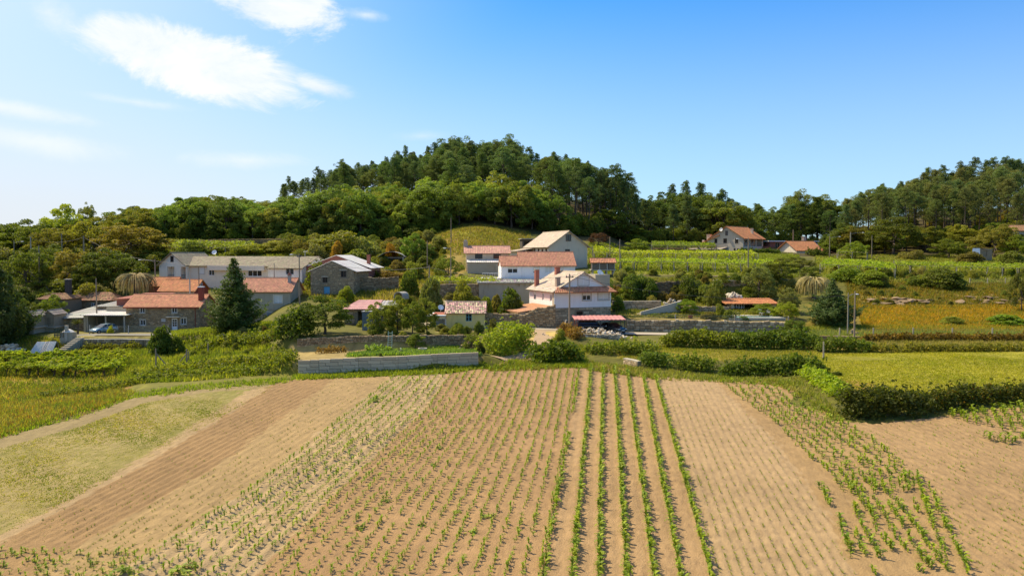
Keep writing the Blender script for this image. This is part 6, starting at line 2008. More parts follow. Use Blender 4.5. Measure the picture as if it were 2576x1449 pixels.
pole('x', 500, 131, 672, 'short bare pole beside the dark red chimney', 0.11)


def wire(a, b_, sag, label, r_=0.022):
    p, q = PTOP[a] if isinstance(a, str) else a, PTOP[b_] if isinstance(b_, str) else b_
    pts = []
    for i in range(17):
        t = i / 16
        v = p.lerp(q, t); v.z -= sag * 4 * t * (1 - t)
        pts.append(v - p)
    mb = MB(); mb.tube(pts, r_, 4, cap=False)
    o = mb.build('power_cable', DARKMETAL, None, loc=p)
    tag(o, label, 'cable', None)


wire('a', 'k', 1.0, 'slack overhead cable from the white house pole to the orchard pole')
wire('k', 'b', 1.2, 'overhead cable from the orchard pole to the pole by the stone barn')
wire('b', 'c', 1.2, 'overhead cable crossing the roof of the long white house')
wire('c', 'g', 0.9, 'overhead cable from the long white house to the far left poles')
wire('g', 'd', 0.9, 'overhead cable between the poles on the far left')
wire('a', 'm', 1.6, 'overhead cable from the white house pole across the garden terrace')
wire('a', 'q', 1.3, 'overhead cable from the white house pole up to the granary poles')
wire('q', 'o', 1.2, 'overhead cable crossing the vineyard to the lamp pole')

# ------------------------------------------------------------------ fences
def fence(name, label, pts, h_, step, m_post, rails=(), net=None, seed=1, rail_m=None):
    """posts (each a part) with rails and optional netting"""
    P = [gnd(p, Y) for p, Y in pts]
    e = obj(name, None, None, P[0]); tag(e, label, 'fence')
    g = np.random.default_rng(seed)
    pb = MB(); pb.box(-0.07, 0.07, -0.07, 0.07, -0.3, h_)
    pm = pb.mesh('post', m_post)
    tops = []
    for A, B in zip(P[:-1], P[1:]):
        n = max(1, int((B - A).length / step))
        for i in range(n + (B is P[-1])):
            q = A.lerp(B, i / n); q.z = float(terr(q.x, q.y))
            tops.append(q - P[0])
            obj('post', pm, e, q - P[0], (g.normal() * 0.03, g.normal() * 0.03, g.random()))
    for rz in rails:
        rb = MB()
        for a, b_ in zip(tops[:-1], tops[1:]): rb.tube([a + Vector((0, 0, rz)), b_ + Vector((0, 0, rz))], 0.05, 4)
        rb.build('rail', rail_m or WOOD_GREY, e)
    if net:
        nb = MB()
        for a, b_ in zip(tops[:-1], tops[1:]):
            L = (b_ - a).length
            for k in range(1, 9): nb.tube([a + Vector((0, 0, h_ * k / 9)), b_ + Vector((0, 0, h_ * k / 9))], 0.007, 3, cap=False)
            for k in range(int(L / 0.22)):
                q = a.lerp(b_, k * 0.22 / L); nb.tube([q, q + Vector((0, 0, h_ * 0.95))], 0.007, 3, cap=False)
        o = nb.build('wire_net', net, e); o['kind'] = 'stuff'
    return e


NETG = mat('green_net', (0.12, 0.17, 0.14), 0.6, 5, 0.1, 0.0)
DKGREEN = mat('dark_green_paint', (0.05, 0.075, 0.05), 0.6, 4, 0.15, 0.05)
fence('terrace_fence', 'low dark rail fence with granite posts along the top of the tall retaining wall', [(1562, 118.8), (1700, 118.8), (1850, 119), (1985, 119)], 0.85, 4.6, GRANITE, (0.25, 0.5, 0.75), rail_m=DKGREEN)
fence('wire_fence', 'wire mesh fence with pale posts along the edge of the orange meadow', [(2030, 106.3), (2200, 106.5), (2400, 106.8), (2600, 107)], 1.35, 4.3, CONC_POLE, (), NETG)
fence('wire_fence', 'wire fence on posts in front of the pale blue car', [(222, 120.6), (320, 120.6), (420, 121)], 1.3, 3.4, METAL, (), NETG)
fence('wire_fence', 'upper wire fence below the right-hand vineyard', [(2440, 150), (2530, 151), (2640, 152)], 1.3, 3.6, CONC_POLE, (), NETG)
fence('old_post_fence', 'leaning old wooden fence posts in the long grass below the round bush', [(388, 98), (470, 100), (520, 104), (560, 107)], 1.35, 4.2, WOOD_GREY, ())
for i, (px, Y, h_, dx, lab) in enumerate(((388, 97.5, 2.3, 1.6, 'braced grey wooden post in the long grass, left of two'), (466, 98, 1.9, -1.3, 'braced grey wooden post in the long grass, right of two'), (2075, 92, 2.0, 0.0, 'pale forked post in the hedge left of the meadow'), (1598, 96, 1.5, 0.0, 'lone pale post standing in the shrubs above the field corner'))):
    p = gnd(px, Y)
    e = obj('fence_post', None, None, p); tag(e, lab, 'post')
    mb = MB(); mb.tube([(0, 0, -0.3), (0, 0, h_)], [0.11, 0.08], 7); mb.build('shaft', WOOD_GREY if i < 2 else CONC_POLE, e)
    if dx:
        mb = MB(); mb.tube([(dx, 0.1, -0.2), (0, 0.05, h_ * 0.75)], 0.07, 6); mb.build('brace', WOOD_GREY, e)
# ------------------------------------------------------------------ hedges and thickets
def hedge(name, label, pts, colr, leaf=0.16, dens=70, seed=1, lumpr=0.7, cat='hedge', var=None, m=None):
    """pts = (px, depth, height, width): a continuous leafy bank along a line"""
    g = np.random.default_rng(seed)
    P = [gnd(p, Y) for p, Y, h_, w_ in pts]
    o0 = P[0]
    c, r_ = [], []
    for (A, B, q0, q1) in zip(P[:-1], P[1:], pts[:-1], pts[1:]):
        L = (B - A).length
        d = (B - A).normalized(); nrm = np.array((-d.y, d.x, 0))
        n = int(L / (lumpr * 0.42)) + 1
        for i in range(n):
            t = (i + g.random()) / n
            h_ = (q0[2] + (q1[2] - q0[2]) * t) * (0.82 + 0.36 * g.random()); w_ = q0[3] + (q1[3] - q0[3]) * t
            base = A.lerp(B, t)
            for lev in range(max(2, int(h_ / (lumpr * 0.75)) + 1)):
                rr = lumpr * (0.65 + 0.6 * g.random())
                f = (lev + 0.3) / max(2, int(h_ / (lumpr * 0.75)) + 1)
                off = (g.random() - 0.5) * w_ * (1.0 - 0.45 * f)
                q = np.array(base) + nrm * off
                z = float(terr(q[0], q[1])) + max(rr * 0.3, h_ * f)
                z = min(z, float(terr(q[0], q[1])) + max(0.1, h_ - rr * 0.7))
                c.append(np.array((q[0], q[1], z)) - np.array(o0)); r_.append(min(rr, h_ * 0.75))
            if g.random() < 0.45:      # stray shoots
                q = np.array(base) + nrm * (g.random() - 0.5) * w_ * 0.8
                for k in range(3):
                    c.append(np.array((q[0] + 0.1 * g.normal(), q[1] + 0.1 * g.normal(), float(terr(q[0], q[1])) + h_ * (0.9 + 0.14 * k * g.random() + 0.06 * k))) - np.array(o0)); r_.append(0.16 + 0.10 * g.random())
    V, F_, C = lump_leaves(np.array(c), r_, dens, leaf, g, 0.6, 0.85, 0.4)
    if var is not None:
        k = g.random(len(V) // 4)
        tone = np.where((k < var[0])[:, None], np.array(var[1])[None], 1.0)
        C = C * np.repeat(tone, 4, axis=0)
    o = obj(name, mesh('hedge', V, F_, m or LEAF, C), None, o0, color=colr)
    return tag(o, label, cat)


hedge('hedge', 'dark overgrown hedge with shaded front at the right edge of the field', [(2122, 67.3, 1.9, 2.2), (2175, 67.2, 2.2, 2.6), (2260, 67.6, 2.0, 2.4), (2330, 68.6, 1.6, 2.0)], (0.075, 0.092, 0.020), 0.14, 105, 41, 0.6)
hedge('hedge', 'lower continuation of the dark field hedge running to the right edge', [(2330, 68.9, 1.5, 1.8), (2420, 70.6, 1.5, 1.7), (2500, 72.0, 1.4, 1.7), (2640, 73.5, 1.2, 1.7)], (0.11, 0.125, 0.026), 0.13, 105, 42, 0.5, var=(0.06, (2.6, 1.3, 0.6)))
hedge('fern_bank', 'light green bracken bank sloping down beside the dark field hedge', [(2035, 82.5, 0.9, 1.8), (2065, 78.5, 1.0, 2.0), (2095, 75, 1.1, 2.0), (2122, 71.5, 1.0, 1.8)], G_LIGHT, 0.15, 90, 43, 0.5, 'bracken')
hedge('hedge', 'first clump of clipped dark hedge right of the field corner stub', [(1612, 88.4, 1.36, 1.8), (1650, 88.2, 1.52, 2.0), (1688, 88.0, 1.36, 1.8)], (0.130, 0.169, 0.031), 0.13, 110, 44, 0.6)
hedge('hedge', 'second clump of hedge above the field, between the first clump and the long bramble', [(1706, 87.6, 1.28, 1.9), (1750, 87.4, 1.48, 2.0), (1802, 87.0, 1.28, 1.8)], (0.156, 0.182, 0.031), 0.13, 110, 45, 0.6)
hedge('bramble', 'long dark bramble bank along the top right edge of the field', [(1818, 85.6, 1.12, 2.0), (1880, 85.2, 1.84, 2.3), (1950, 84.8, 1.84, 2.4), (2010, 84.4, 1.92, 2.4), (2072, 82.5, 1.20, 2.2)], G_DARK, 0.15, 95, 46, 0.65, 'bramble', (0.10, (1.9, 1.6, 1.0)))
hedge('vine_thicket', 'vine-covered thicket with bright tops left of the tall hedge', [(1668, 101, 1.20, 2.0), (1715, 101.2, 1.84, 2.6), (1775, 101.2, 1.92, 2.8), (1845, 101, 1.84, 2.6)], G_MID, 0.16, 80, 47, 0.7, 'thicket', (0.35, (1.8, 1.7, 1.0)))
hedge('hedge', 'tall dark leafy hedge below the pool terrace wall', [(1850, 100.6, 1.92, 2.6), (1920, 100.4, 2.08, 2.8), (1990, 100, 2.24, 3.0), (2055, 99.6, 1.76, 2.6)], (0.111, 0.150, 0.026), 0.17, 78, 48, 0.75)
hedge('hedge', 'hedge between the meadow and the low fence wall', [(2058, 97.6, 1.28, 2.0), (2130, 97.4, 1.60, 2.2), (2200, 97.0, 0.96, 2.0)], G_MID, 0.15, 85, 49, 0.6)
hedge('grassy_hedge', 'low dark weedy bank along the back of the meadow', [(2200, 96.2, 0.72, 1.5), (2340, 96.4, 0.68, 1.4), (2480, 96.8, 0.72, 1.4), (2640, 97.2, 0.72, 1.4)], (0.169, 0.156, 0.034), 0.13, 95, 50, 0.42, 'bank', (0.25, (1.7, 1.5, 1.0)))
hedge('dry_bank', 'brown and olive weeds hanging over the wall below the wire fence', [(2172, 103.6, 0.80, 1.4), (2300, 103.8, 0.88, 1.5), (2450, 104, 0.80, 1.5), (2640, 104.3, 0.88, 1.5)], (0.17, 0.13, 0.035), 0.14, 95, 51, 0.5, 'weeds', (0.3, (1.7, 1.5, 1.0)))
hedge('thicket', 'big yellow-green thicket left of the earth path', [(1222, 92.5, 2.08, 3.0), (1255, 94.5, 2.88, 4.2), (1290, 97.5, 3.20, 4.6), (1325, 100, 2.72, 4.0)], G_LIGHT, 0.15, 70, 52, 0.85, 'thicket', (0.3, (0.55, 0.62, 0.8)))
hedge('laurel_bush', 'rounded glossy dark green bush at the foot of the earth path', [(1338, 91, 1.60, 2.6), (1380, 91.3, 2.16, 3.2), (1425, 91.3, 2.16, 3.2), (1455, 91, 1.52, 2.4)], (0.124, 0.176, 0.026), 0.20, 60, 53, 0.8, 'bush')
hedge('scrub_bank', 'green and straw scrub between the rubble and the field corner', [(1475, 96.5, 0.80, 2.0), (1520, 95.5, 1.36, 2.6), (1580, 95, 1.36, 2.6), (1655, 95.5, 1.12, 2.4)], (0.221, 0.247, 0.042), 0.15, 75, 54, 0.65, 'scrub', (0.35, (0.6, 0.7, 0.8)))
hedge('dry_scrub', 'dry reddish scrub beside the wooden pole by the rubble', [(1412, 106.5, 1.20, 1.8), (1432, 107, 1.36, 2.0), (1455, 103.5, 1.04, 2.0)], (0.26, 0.17, 0.06), 0.13, 80, 55, 0.5, 'scrub')
hedge('weed_bank', 'low weeds and docks along the top edge of the field, left of the block wall', [(330, 85.5, 0.72, 2.4), (430, 86.5, 0.76, 2.6), (540, 86.5, 0.80, 2.4), (640, 86.8, 0.72, 2.2), (748, 86.8, 0.72, 1.6)], (0.195, 0.221, 0.038), 0.14, 60, 56, 0.5, 'weeds', (0.3, (0.6, 0.7, 0.7)))
hedge('bramble', 'dark bramble bank on the slope below the big conifer', [(470, 106.5, 0.72, 2.6), (560, 107, 1.20, 3.0), (640, 106, 1.28, 3.0), (705, 103.5, 1.36, 2.6)], (0.130, 0.156, 0.029), 0.15, 70, 57, 0.6, 'bramble', (0.25, (1.9, 1.7, 1.0)))
hedge('ivy_thicket', 'tall dark ivy thicket at the left end of the garden wall', [(700, 99.5, 2.56, 3.0), (735, 99.5, 3.52, 3.6), (775, 99.3, 2.56, 3.0)], (0.111, 0.143, 0.026), 0.19, 60, 58, 0.9, 'thicket')
hedge('bramble', 'brown-tipped bramble patch on the bare bank above the block wall', [(795, 93.5, 0.48, 1.6), (830, 94, 0.72, 1.8), (870, 95, 0.48, 1.4)], (0.25, 0.17, 0.07), 0.12, 70, 59, 0.4, 'bramble')
hedge('scrub_bank', 'dark green bushes hanging over the road wall on the left', [(205, 112.9, 0.80, 1.0), (290, 112.9, 0.72, 1.0), (345, 112.8, 0.96, 1.2)], G_OLIVE, 0.14, 70, 60, 0.45, 'scrub')
hedge('clipped_hedge', 'low clipped dark hedge in front of the red-roofed cottage', [(2032, 205, 1.52, 1.6), (2082, 203, 1.52, 1.6)], G_DARK, 0.22, 45, 61, 0.8)
hedge('clipped_hedge', 'dark hedge line below the hilltop stone house', [(1862, 206, 1.04, 1.6), (1960, 205, 1.04, 1.6)], G_DARK, 0.22, 45, 62, 0.7)
hedge('creeper', 'bright creeper tumbling over the orchard track', [(1062, 126.5, 1.92, 2.0), (1092, 125, 2.08, 2.2)], G_LIME, 0.17, 60, 63, 0.6, 'creeper')
hedge('ivy_wall', 'ivy smothering the left side of the red brick barn', [(775, 141, 3.20, 2.0), (800, 142, 4.00, 2.0), (825, 143, 2.88, 1.8)], G_DARK, 0.2, 50, 64, 0.8, 'ivy')
hedge('squash_patch', 'mound of pale squash leaves in the vegetable garden', [(925, 93.2, 0.56, 2.2), (962, 93, 0.72, 2.4), (985, 93, 0.48, 1.8)], (0.208, 0.286, 0.072), 0.17, 60, 65, 0.45, 'squash')

# ------------------------------------------------------------------ single trees, bottom left to right
px_tree([SPRUCE[0]], 588, 0, 114, 646, 'tall dense dark conifer in front of the grey plaster house', (0.078, 0.101, 0.026), 118, name='conifer_tree', rot=0.4)
px_tree([SPRUCE[1]], 2096, 0, 117, 699, 'dark spruce with spreading boughs in the right-hand garden', (0.078, 0.111, 0.036), 92, name='conifer_tree')
px_tree([SPRUCE[1]], -16, 0, 113, 612, 'huge dark cedar cut off by the left edge', (0.065, 0.086, 0.024), 105, name='conifer_tree')
px_tree([SPRUCE[1]], 22, 0, 119, 690, 'lower dark conifer beside the huge cedar at the left edge', (0.062, 0.086, 0.024), 80, name='conifer_tree')
px_tree(CYPRESS, 106, 0, 150, 652, 'dark pointed cypress left of the ruined houses', (0.098, 0.111, 0.036), 46, name='cypress_tree')
for px, Y, top, w_, c, lab in [
        (815, 101.5, 742, 118, (0.104, 0.143, 0.026), 'spreading dark fig tree above the garden wall'),
        (955, 103, 757, 60, (0.163, 0.189, 0.036), 'fruit tree in front of the metal shed, leftmost in the orchard'),
        (1000, 104, 742, 62, (0.189, 0.208, 0.041), 'tallest fruit tree of the small orchard'),
        (1038, 102.5, 757, 56, (0.156, 0.195, 0.034), 'leafy fruit tree in the middle of the orchard'),
        (1072, 104, 748, 52, (0.189, 0.202, 0.043), 'fruit tree at the right end of the orchard beside the yellow cottage'),
        (1045, 96.5, 838, 40, (0.208, 0.247, 0.048), 'small young fruit tree in front of the garden wall'),
        (1150, 101, 812, 34, (0.195, 0.221, 0.048), 'thin young tree in front of the yellow cottage'),
        (1185, 96, 838, 40, (0.195, 0.234, 0.048), 'low young tree at the right end of the vegetable garden'),
        (1728, 125, 752, 50, (0.195, 0.273, 0.030), 'round-headed lemon tree on the terrace'),
        (1700, 140, 715, 30, (0.182, 0.195, 0.060), 'slim sapling in front of the dark terrace wall'),
        (1795, 129, 722, 34, (0.208, 0.208, 0.060), 'thin young tree in the terrace garden'),
        (1925, 124.5, 762, 60, (0.202, 0.234, 0.042), 'leafy tree in front of the open pool house'),
        (1975, 121.5, 758, 54, (0.22, 0.26, 0.035), 'bright yellow-green tree at the right end of the pool'),
        (1985, 127, 722, 52, (0.20, 0.205, 0.10), 'pale grey-green olive tree right of the pool house'),
        (1908, 140, 660, 66, (0.202, 0.215, 0.102), 'white-flowering elder on the slope below the vineyard'),
        (1960, 146, 648, 86, (0.176, 0.182, 0.042), 'large olive-green tree right of the flowering elder'),
        (2003, 105, 801, 64, (0.130, 0.182, 0.030), 'leafy tree at the right end of the pool terrace wall'),
        (1130, 141, 640, 62, (0.137, 0.169, 0.034), 'dense dark green tree by the lamp pole above the pergola'),
        (1040, 165, 585, 58, (0.137, 0.195, 0.038), 'fresh green conical tree behind the bowed-roof shed'),
        (1070, 166, 612, 50, (0.130, 0.176, 0.038), 'rounded green tree right of the conical tree behind the shed'),
        (740, 176, 588, 60, (0.169, 0.176, 0.042), 'dark round tree behind the right end of the long white house'),
        (484, 170, 602, 70, (0.104, 0.137, 0.029), 'dark conical tree above the roof of the long white house'),
        (332, 172, 560, 165, (0.215, 0.176, 0.043), 'broad olive-brown tree behind the long white house'),
        (286, 153, 622, 120, (0.111, 0.137, 0.029), 'large dark tree above the dead palm'),
        (240, 150, 638, 90, (0.124, 0.143, 0.029), 'dark bushy tree behind the ruined stone house'),
        (185, 152, 622, 100, (0.215, 0.189, 0.054), 'bronze-green tree behind the old stone cottage'),
        (60, 150, 622, 110, (0.156, 0.182, 0.036), 'green tree behind the huge cedar'),
        (170, 196, 512, 105, (0.30, 0.33, 0.055), 'airy pale yellow-green tree standing out on the left skyline'),
        (222, 203, 508, 50, (0.20, 0.20, 0.09), 'half-bare thin tree beside the pale yellow-green tree'),
        (120, 160, 612, 100, (0.15, 0.18, 0.034), 'full green tree behind the pointed cypress'),
        (378, 168, 628, 70, (0.13, 0.16, 0.03), 'leafy tree left of the long white house gable'),
        (62, 190, 548, 120, (0.130, 0.156, 0.031), 'dark round tree on the left skyline'),
        (2246, 215, 545, 118, (0.111, 0.130, 0.026), 'big dark broadleaf tree standing alone before the right-hand pines'),
        (2385, 205, 600, 80, (0.176, 0.202, 0.036), 'green rounded tree beside the tin hut'),
        (2500, 206, 562, 96, (0.215, 0.202, 0.054), 'bushy tree with pale flowers near the right edge'),
        (2560, 200, 590, 70, (0.169, 0.221, 0.029), 'flat-topped green tree at the right edge'),
        (2572, 128, 672, 50, (0.111, 0.117, 0.036), 'dark shrub-like tree cut by the right edge'),
        (1505, 196, 585, 44, (0.10, 0.045, 0.040), 'round purple-leaved plum tree right of the tall grey house'),
        (1605, 200, 600, 60, (0.182, 0.221, 0.036), 'light green tree behind the upper vineyard'),
        (1535, 232, 520, 80, (0.111, 0.137, 0.026), 'dark rounded oak at the right end of the pine wood'),
        (1570, 235, 560, 90, (0.124, 0.150, 0.029), 'broad dark tree below the open pines'),
        (2022, 165, 652, 62, (0.17, 0.185, 0.06), 'olive tree between the vineyard and the right-hand pergola'),
        (2040, 150, 668, 54, (0.15, 0.17, 0.045), 'leafy tree behind the big dead palm'),
        (1998, 178, 646, 46, (0.14, 0.16, 0.04), 'small dark tree below the red-roofed cottage'),
        (2120, 225, 560, 60, (0.130, 0.156, 0.036), 'green tree at the gap between the two woods'),
        (2150, 195, 606, 50, (0.221, 0.260, 0.042), 'light green tree behind the right-hand pergola'),
        (130, 129, 740, 60, (0.176, 0.208, 0.036), 'green tree behind the left stone granary'),
        (60, 128, 750, 60, (0.156, 0.182, 0.036), 'leafy tree in the shade beside the left granary'),
        (1240, 104, 800, 22, (0.195, 0.195, 0.060), 'thin sapling beside the lane wall')]:
    px_tree(LOWBROAD if w_ > 45 else BROAD, px, 0, Y, top, lab, c, w_, name='garden_tree' if Y < 150 else 'broadleaf_tree')

# shrubs: px, depth, top, width, colour, label
for px, Y, top, w_, c, lab in [
        (274, 120.4, 818, 16, (0.34, 0.36, 0.04), 'yellow-green bush half hiding the pale blue car'),
        (404, 107, 815, 62, G_DARK, 'round dark green bush beside the yard road'),
        (441, 106.5, 843, 42, (0.130, 0.169, 0.031), 'smaller round bush right of the round dark bush'),
        (1285, 121, 719, 62, (0.098, 0.124, 0.026), 'large dark rounded bush below the grey store'),
        (1222, 121, 742, 36, (0.182, 0.221, 0.042), 'light green shrub left of the large dark bush'),
        (1250, 122.5, 738, 40, (0.221, 0.189, 0.072), 'brownish shrub behind the light green shrub'),
        (1310, 123, 752, 30, (0.130, 0.169, 0.036), 'small green shrub by the sunroom'),
        (1082, 119, 692, 62, (0.202, 0.215, 0.090), 'tall grey-green shrub around the orchard pole'),
        (1165, 128, 701, 52, (0.247, 0.260, 0.048), 'yellow-green shrub in front of the old wall below the pergola'),
        (1590, 137.5, 688, 62, (0.111, 0.163, 0.034), 'round blue-green bush, left of the pair before the terrace wall'),
        (1625, 137, 688, 66, (0.117, 0.169, 0.034), 'round blue-green bush, right of the pair before the terrace wall'),
        (1742, 138, 690, 70, (0.111, 0.150, 0.031), 'dark shrub sprawling over the terrace wall'),
        (1788, 135, 700, 74, (0.163, 0.182, 0.048), 'olive-green rounded bush left of the boulder heap'),
        (1555, 128, 742, 34, (0.182, 0.247, 0.042), 'small bright bush beside the rear of the white gabled house'),
        (1525, 136, 682, 42, (0.195, 0.260, 0.042), 'light green bush below the raised granary'),
        (1580, 150, 668, 30, (0.143, 0.195, 0.036), 'clipped round topiary ball near the granary pole'),
        (1645, 122.5, 797, 22, (0.156, 0.195, 0.042), 'small garden shrub on the terrace, left of the red pot'),
        (1690, 121, 791, 26, (0.247, 0.286, 0.042), 'bright garden shrub on the terrace behind the rail fence'),
        (1785, 120.5, 783, 42, (0.23, 0.21, 0.06), 'spiky yellowish shrub at the left end of the pool'),
        (1815, 122, 762, 30, (0.221, 0.247, 0.054), 'tall tufted garden plant behind the pool'),
        (1835, 120.3, 778, 32, (0.169, 0.195, 0.048), 'palm-like plant at the pool corner'),
        (1872, 119.8, 795, 32, (0.169, 0.234, 0.048), 'low green bush at the pool edge'),
        (1640, 130, 742, 32, (0.247, 0.234, 0.072), 'small dry-leaved shrub on the flat-topped garden wall'),
        (850, 172, 578, 150, (0.20, 0.215, 0.045), 'big rounded yellow-green scrub mound behind the barns'),
        (760, 168, 600, 60, (0.19, 0.15, 0.045), 'brownish scrub clump left of the scrub mound'),
        (800, 165, 612, 66, (0.215, 0.215, 0.105), 'pale grey-green broom bush on the scrub slope'),
        (925, 170, 592, 70, (0.247, 0.260, 0.102), 'grey-green broom bush right of the scrub mound'),
        (900, 160, 625, 80, (0.202, 0.215, 0.048), 'scrub clump above the red brick barn'),
        (985, 172, 606, 66, (0.221, 0.215, 0.048), 'olive scrub behind the bowed-roof shed'),
        (850, 162, 604, 40, (0.36, 0.22, 0.045), 'orange-flowered broom in the scrub mound'),
        (985, 167, 610, 34, (0.36, 0.22, 0.045), 'orange-flowered broom above the bowed-roof shed'),
        (920, 152, 660, 60, (0.208, 0.202, 0.048), 'rough scrub right of the red brick barn'),
        (985, 150, 680, 70, (0.20, 0.155, 0.05), 'bronze scrub below the bowed-roof shed'),
        (1040, 148, 655, 54, (0.176, 0.202, 0.042), 'green shrub right of the bowed-roof shed'),
        (1030, 135, 672, 50, (0.130, 0.169, 0.031), 'dark shrub above the yard wall'),
        (870, 128.5, 718, 40, (0.24, 0.27, 0.035), 'small bright tree-like bush at the corner of the stone barn'),
        (700, 180, 604, 90, (0.247, 0.254, 0.060), 'grassy scrub clump behind the long white house'),
        (640, 178, 612, 80, (0.24, 0.27, 0.04), 'bright bramble clump behind the long roof'),
        (600, 176, 618, 60, (0.22, 0.25, 0.04), 'lime green bramble clump above the dish on the long roof'),
        (545, 180, 614, 80, (0.234, 0.260, 0.048), 'green bramble clump below the wood-edge wall'),
        (760, 160, 625, 60, (0.169, 0.189, 0.048), 'dark shrub at the back corner of the long white house'),
        (150, 148, 700, 110, (0.195, 0.202, 0.042), 'overgrown green bank behind the old stone cottage'),
        (235, 144, 708, 90, (0.247, 0.240, 0.048), 'yellowish creeper heap on the ruined house'),
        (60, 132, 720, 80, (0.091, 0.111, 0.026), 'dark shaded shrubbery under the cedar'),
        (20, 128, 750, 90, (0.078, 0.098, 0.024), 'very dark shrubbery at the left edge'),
        (40, 175, 620, 110, (0.202, 0.195, 0.060), 'pale scrub below the left skyline trees'),
        (120, 172, 625, 100, (0.221, 0.208, 0.090), 'greyish shrub mass behind the concrete pole'),
        (200, 176, 612, 90, (0.195, 0.182, 0.060), 'greyish scrub left of the olive-brown tree'),
        (385, 166, 640, 60, (0.169, 0.182, 0.042), 'green scrub at the left gable of the long white house'),
        (130, 113, 853, 30, (0.091, 0.111, 0.029), 'dark shrub behind the leaning roof panels'),
        (2135, 150, 670, 90, (0.176, 0.227, 0.036), 'leafy vine mass at the right of the big dead palm'),
        (2190, 147, 678, 86, (0.163, 0.215, 0.034), 'bulging vine mass hanging below the right pergola'),
        (2370, 146, 672, 110, (0.111, 0.137, 0.029), 'big dark bush below the right-hand pergola'),
        (2305, 148, 690, 56, (0.124, 0.156, 0.031), 'dark bush left of the big dark bush'),
        (2290, 200, 628, 70, (0.195, 0.182, 0.060), 'rough scrub below the lone dark tree'),
        (2440, 190, 632, 60, (0.195, 0.182, 0.054), 'scrub by the tin hut'),
        (2545, 185, 630, 70, (0.169, 0.182, 0.048), 'scrub at the right edge behind the pergola'),
        (2400, 118, 795, 60, (0.221, 0.260, 0.060), 'grey-green shrub in the orange meadow'),
        (2530, 118, 790, 90, (0.221, 0.299, 0.042), 'bright green fern patch at the right edge of the orange meadow'),
        (2110, 82, 938, 26, (0.104, 0.143, 0.026), 'dark tuft on the bare patch of the meadow'),
        (2060, 86, 925, 40, (0.130, 0.143, 0.036), 'dark shrub at the meadow corner of the bramble'),
        (1410, 103, 826, 30, (0.247, 0.260, 0.048), 'yellowish shrub at the top of the earth path'),
        (1210, 90.5, 858, 22, (0.072, 0.091, 0.022), 'narrow dark shrub at the right end of the block wall'),
        (955, 87.5, 905, 10, (0.104, 0.130, 0.036), 'small plant growing out of the block wall'),
        (1128, 88.2, 895, 16, (0.130, 0.156, 0.036), 'green tuft growing on the face of the block wall'),
        (1205, 108, 805, 26, (0.117, 0.143, 0.036), 'dark shrub right of the yellow cottage'),
        (760, 107, 800, 50, (0.195, 0.260, 0.036), 'lime-green bush below the small palm')]:
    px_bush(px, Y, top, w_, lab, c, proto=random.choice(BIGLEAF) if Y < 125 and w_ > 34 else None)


# ------------------------------------------------------------------ palms and yuccas
def palm(name, label, px, Y, top, rpx, n, colr, droop, trunk_w, leafw=0.20, m=None, up=0.5):
    p = gnd(px, Y)
    H_ = zat(top, Y) - p.z
    Rr = rpx * Y / FPX
    g = np.random.default_rng(int(px))
    e = obj(name, None, None, p); tag(e, label, 'palm')
    mb = MB()
    th = H_ * 0.86 if droop > 1 else H_ * 0.55
    mb.tube([(0, 0, -0.3), (0.05, 0, th * 0.5), (0, 0, th)], [trunk_w * 1.2, trunk_w, trunk_w * 0.9], 8)
    mb.build('trunk', BARK, e)
    for i in range(n):
        a = g.random() * 6.28
        el = (0.05 + 0.65 * g.random()) if droop > 1 else (0.1 + 1.2 * g.random())
        L = Rr * (0.9 + 0.35 * g.random()) * (1.75 if droop > 1 else 1.1)
        pts = []
        x, z = 0.0, th
        ang = el
        for k in range(8):
            pts.append((x, z))
            x += math.cos(ang) * L / 8; z += math.sin(ang) * L / 8
            ang -= (0.27 + 0.16 * g.random()) if droop > 1 else droop * (0.22 + 0.10 * g.random())
            if droop > 1: ang = max(ang, -1.45)
        V, F_, C = [], [], []
        k_ = 0.7 + 0.6 * g.random()
        for k, (xx, zz) in enumerate(pts):
            zz = max(zz, 0.1)
            w_ = leafw * (1 if 0 < k < 6 else 0.45) * (0.8 + 0.4 * g.random())
            dz = -0.10 if droop > 1 else -0.05
            for s_ in (-1, 0, 1):
                V.append((xx * math.cos(a) - s_ * w_ * math.sin(a), xx * math.sin(a) + s_ * w_ * math.cos(a), zz + (dz if s_ else 0)))
                C.append(np.array((1, 1, 1)) * k_ * (0.8 + 0.4 * g.random()))
        for k in range(7):
            for s_ in (0, 1):
                F_.append((3 * k + s_, 3 * k + s_ + 1, 3 * k + 4 + s_, 3 * k + 3 + s_))
        obj('frond', mesh('frond', np.array(V), np.array(F_), m or LEAF, np.array(C)), e, color=colr)
    return e


palm('dead_palm', 'dead palm with a skirt of drooping dry fronds beside the red roofs', 341, 141, 684, 40, 200, (0.40, 0.30, 0.17), 1.6, 0.45, 0.08, DRY)
palm('dead_palm', 'dead palm with drooping straw fronds in the right-hand garden', 2049, 137.5, 697, 35, 190, (0.46, 0.36, 0.19), 1.5, 0.4, 0.075, DRY)
palm('young_palm', 'small palm with arching green fronds behind the fig tree', 742, 107, 772, 34, 26, (0.155, 0.165, 0.05), 0.75, 0.25, 0.12)
palm('yucca', 'spiky yucca with a single stem beside the stable', 192, 120.5, 792, 15, 60, (0.145, 0.145, 0.055), 0.35, 0.14, 0.05)
palm('yucca', 'spiky yucca behind the pool rail', 1852, 121, 782, 11, 46, (0.17, 0.17, 0.06), 0.5, 0.10, 0.05)


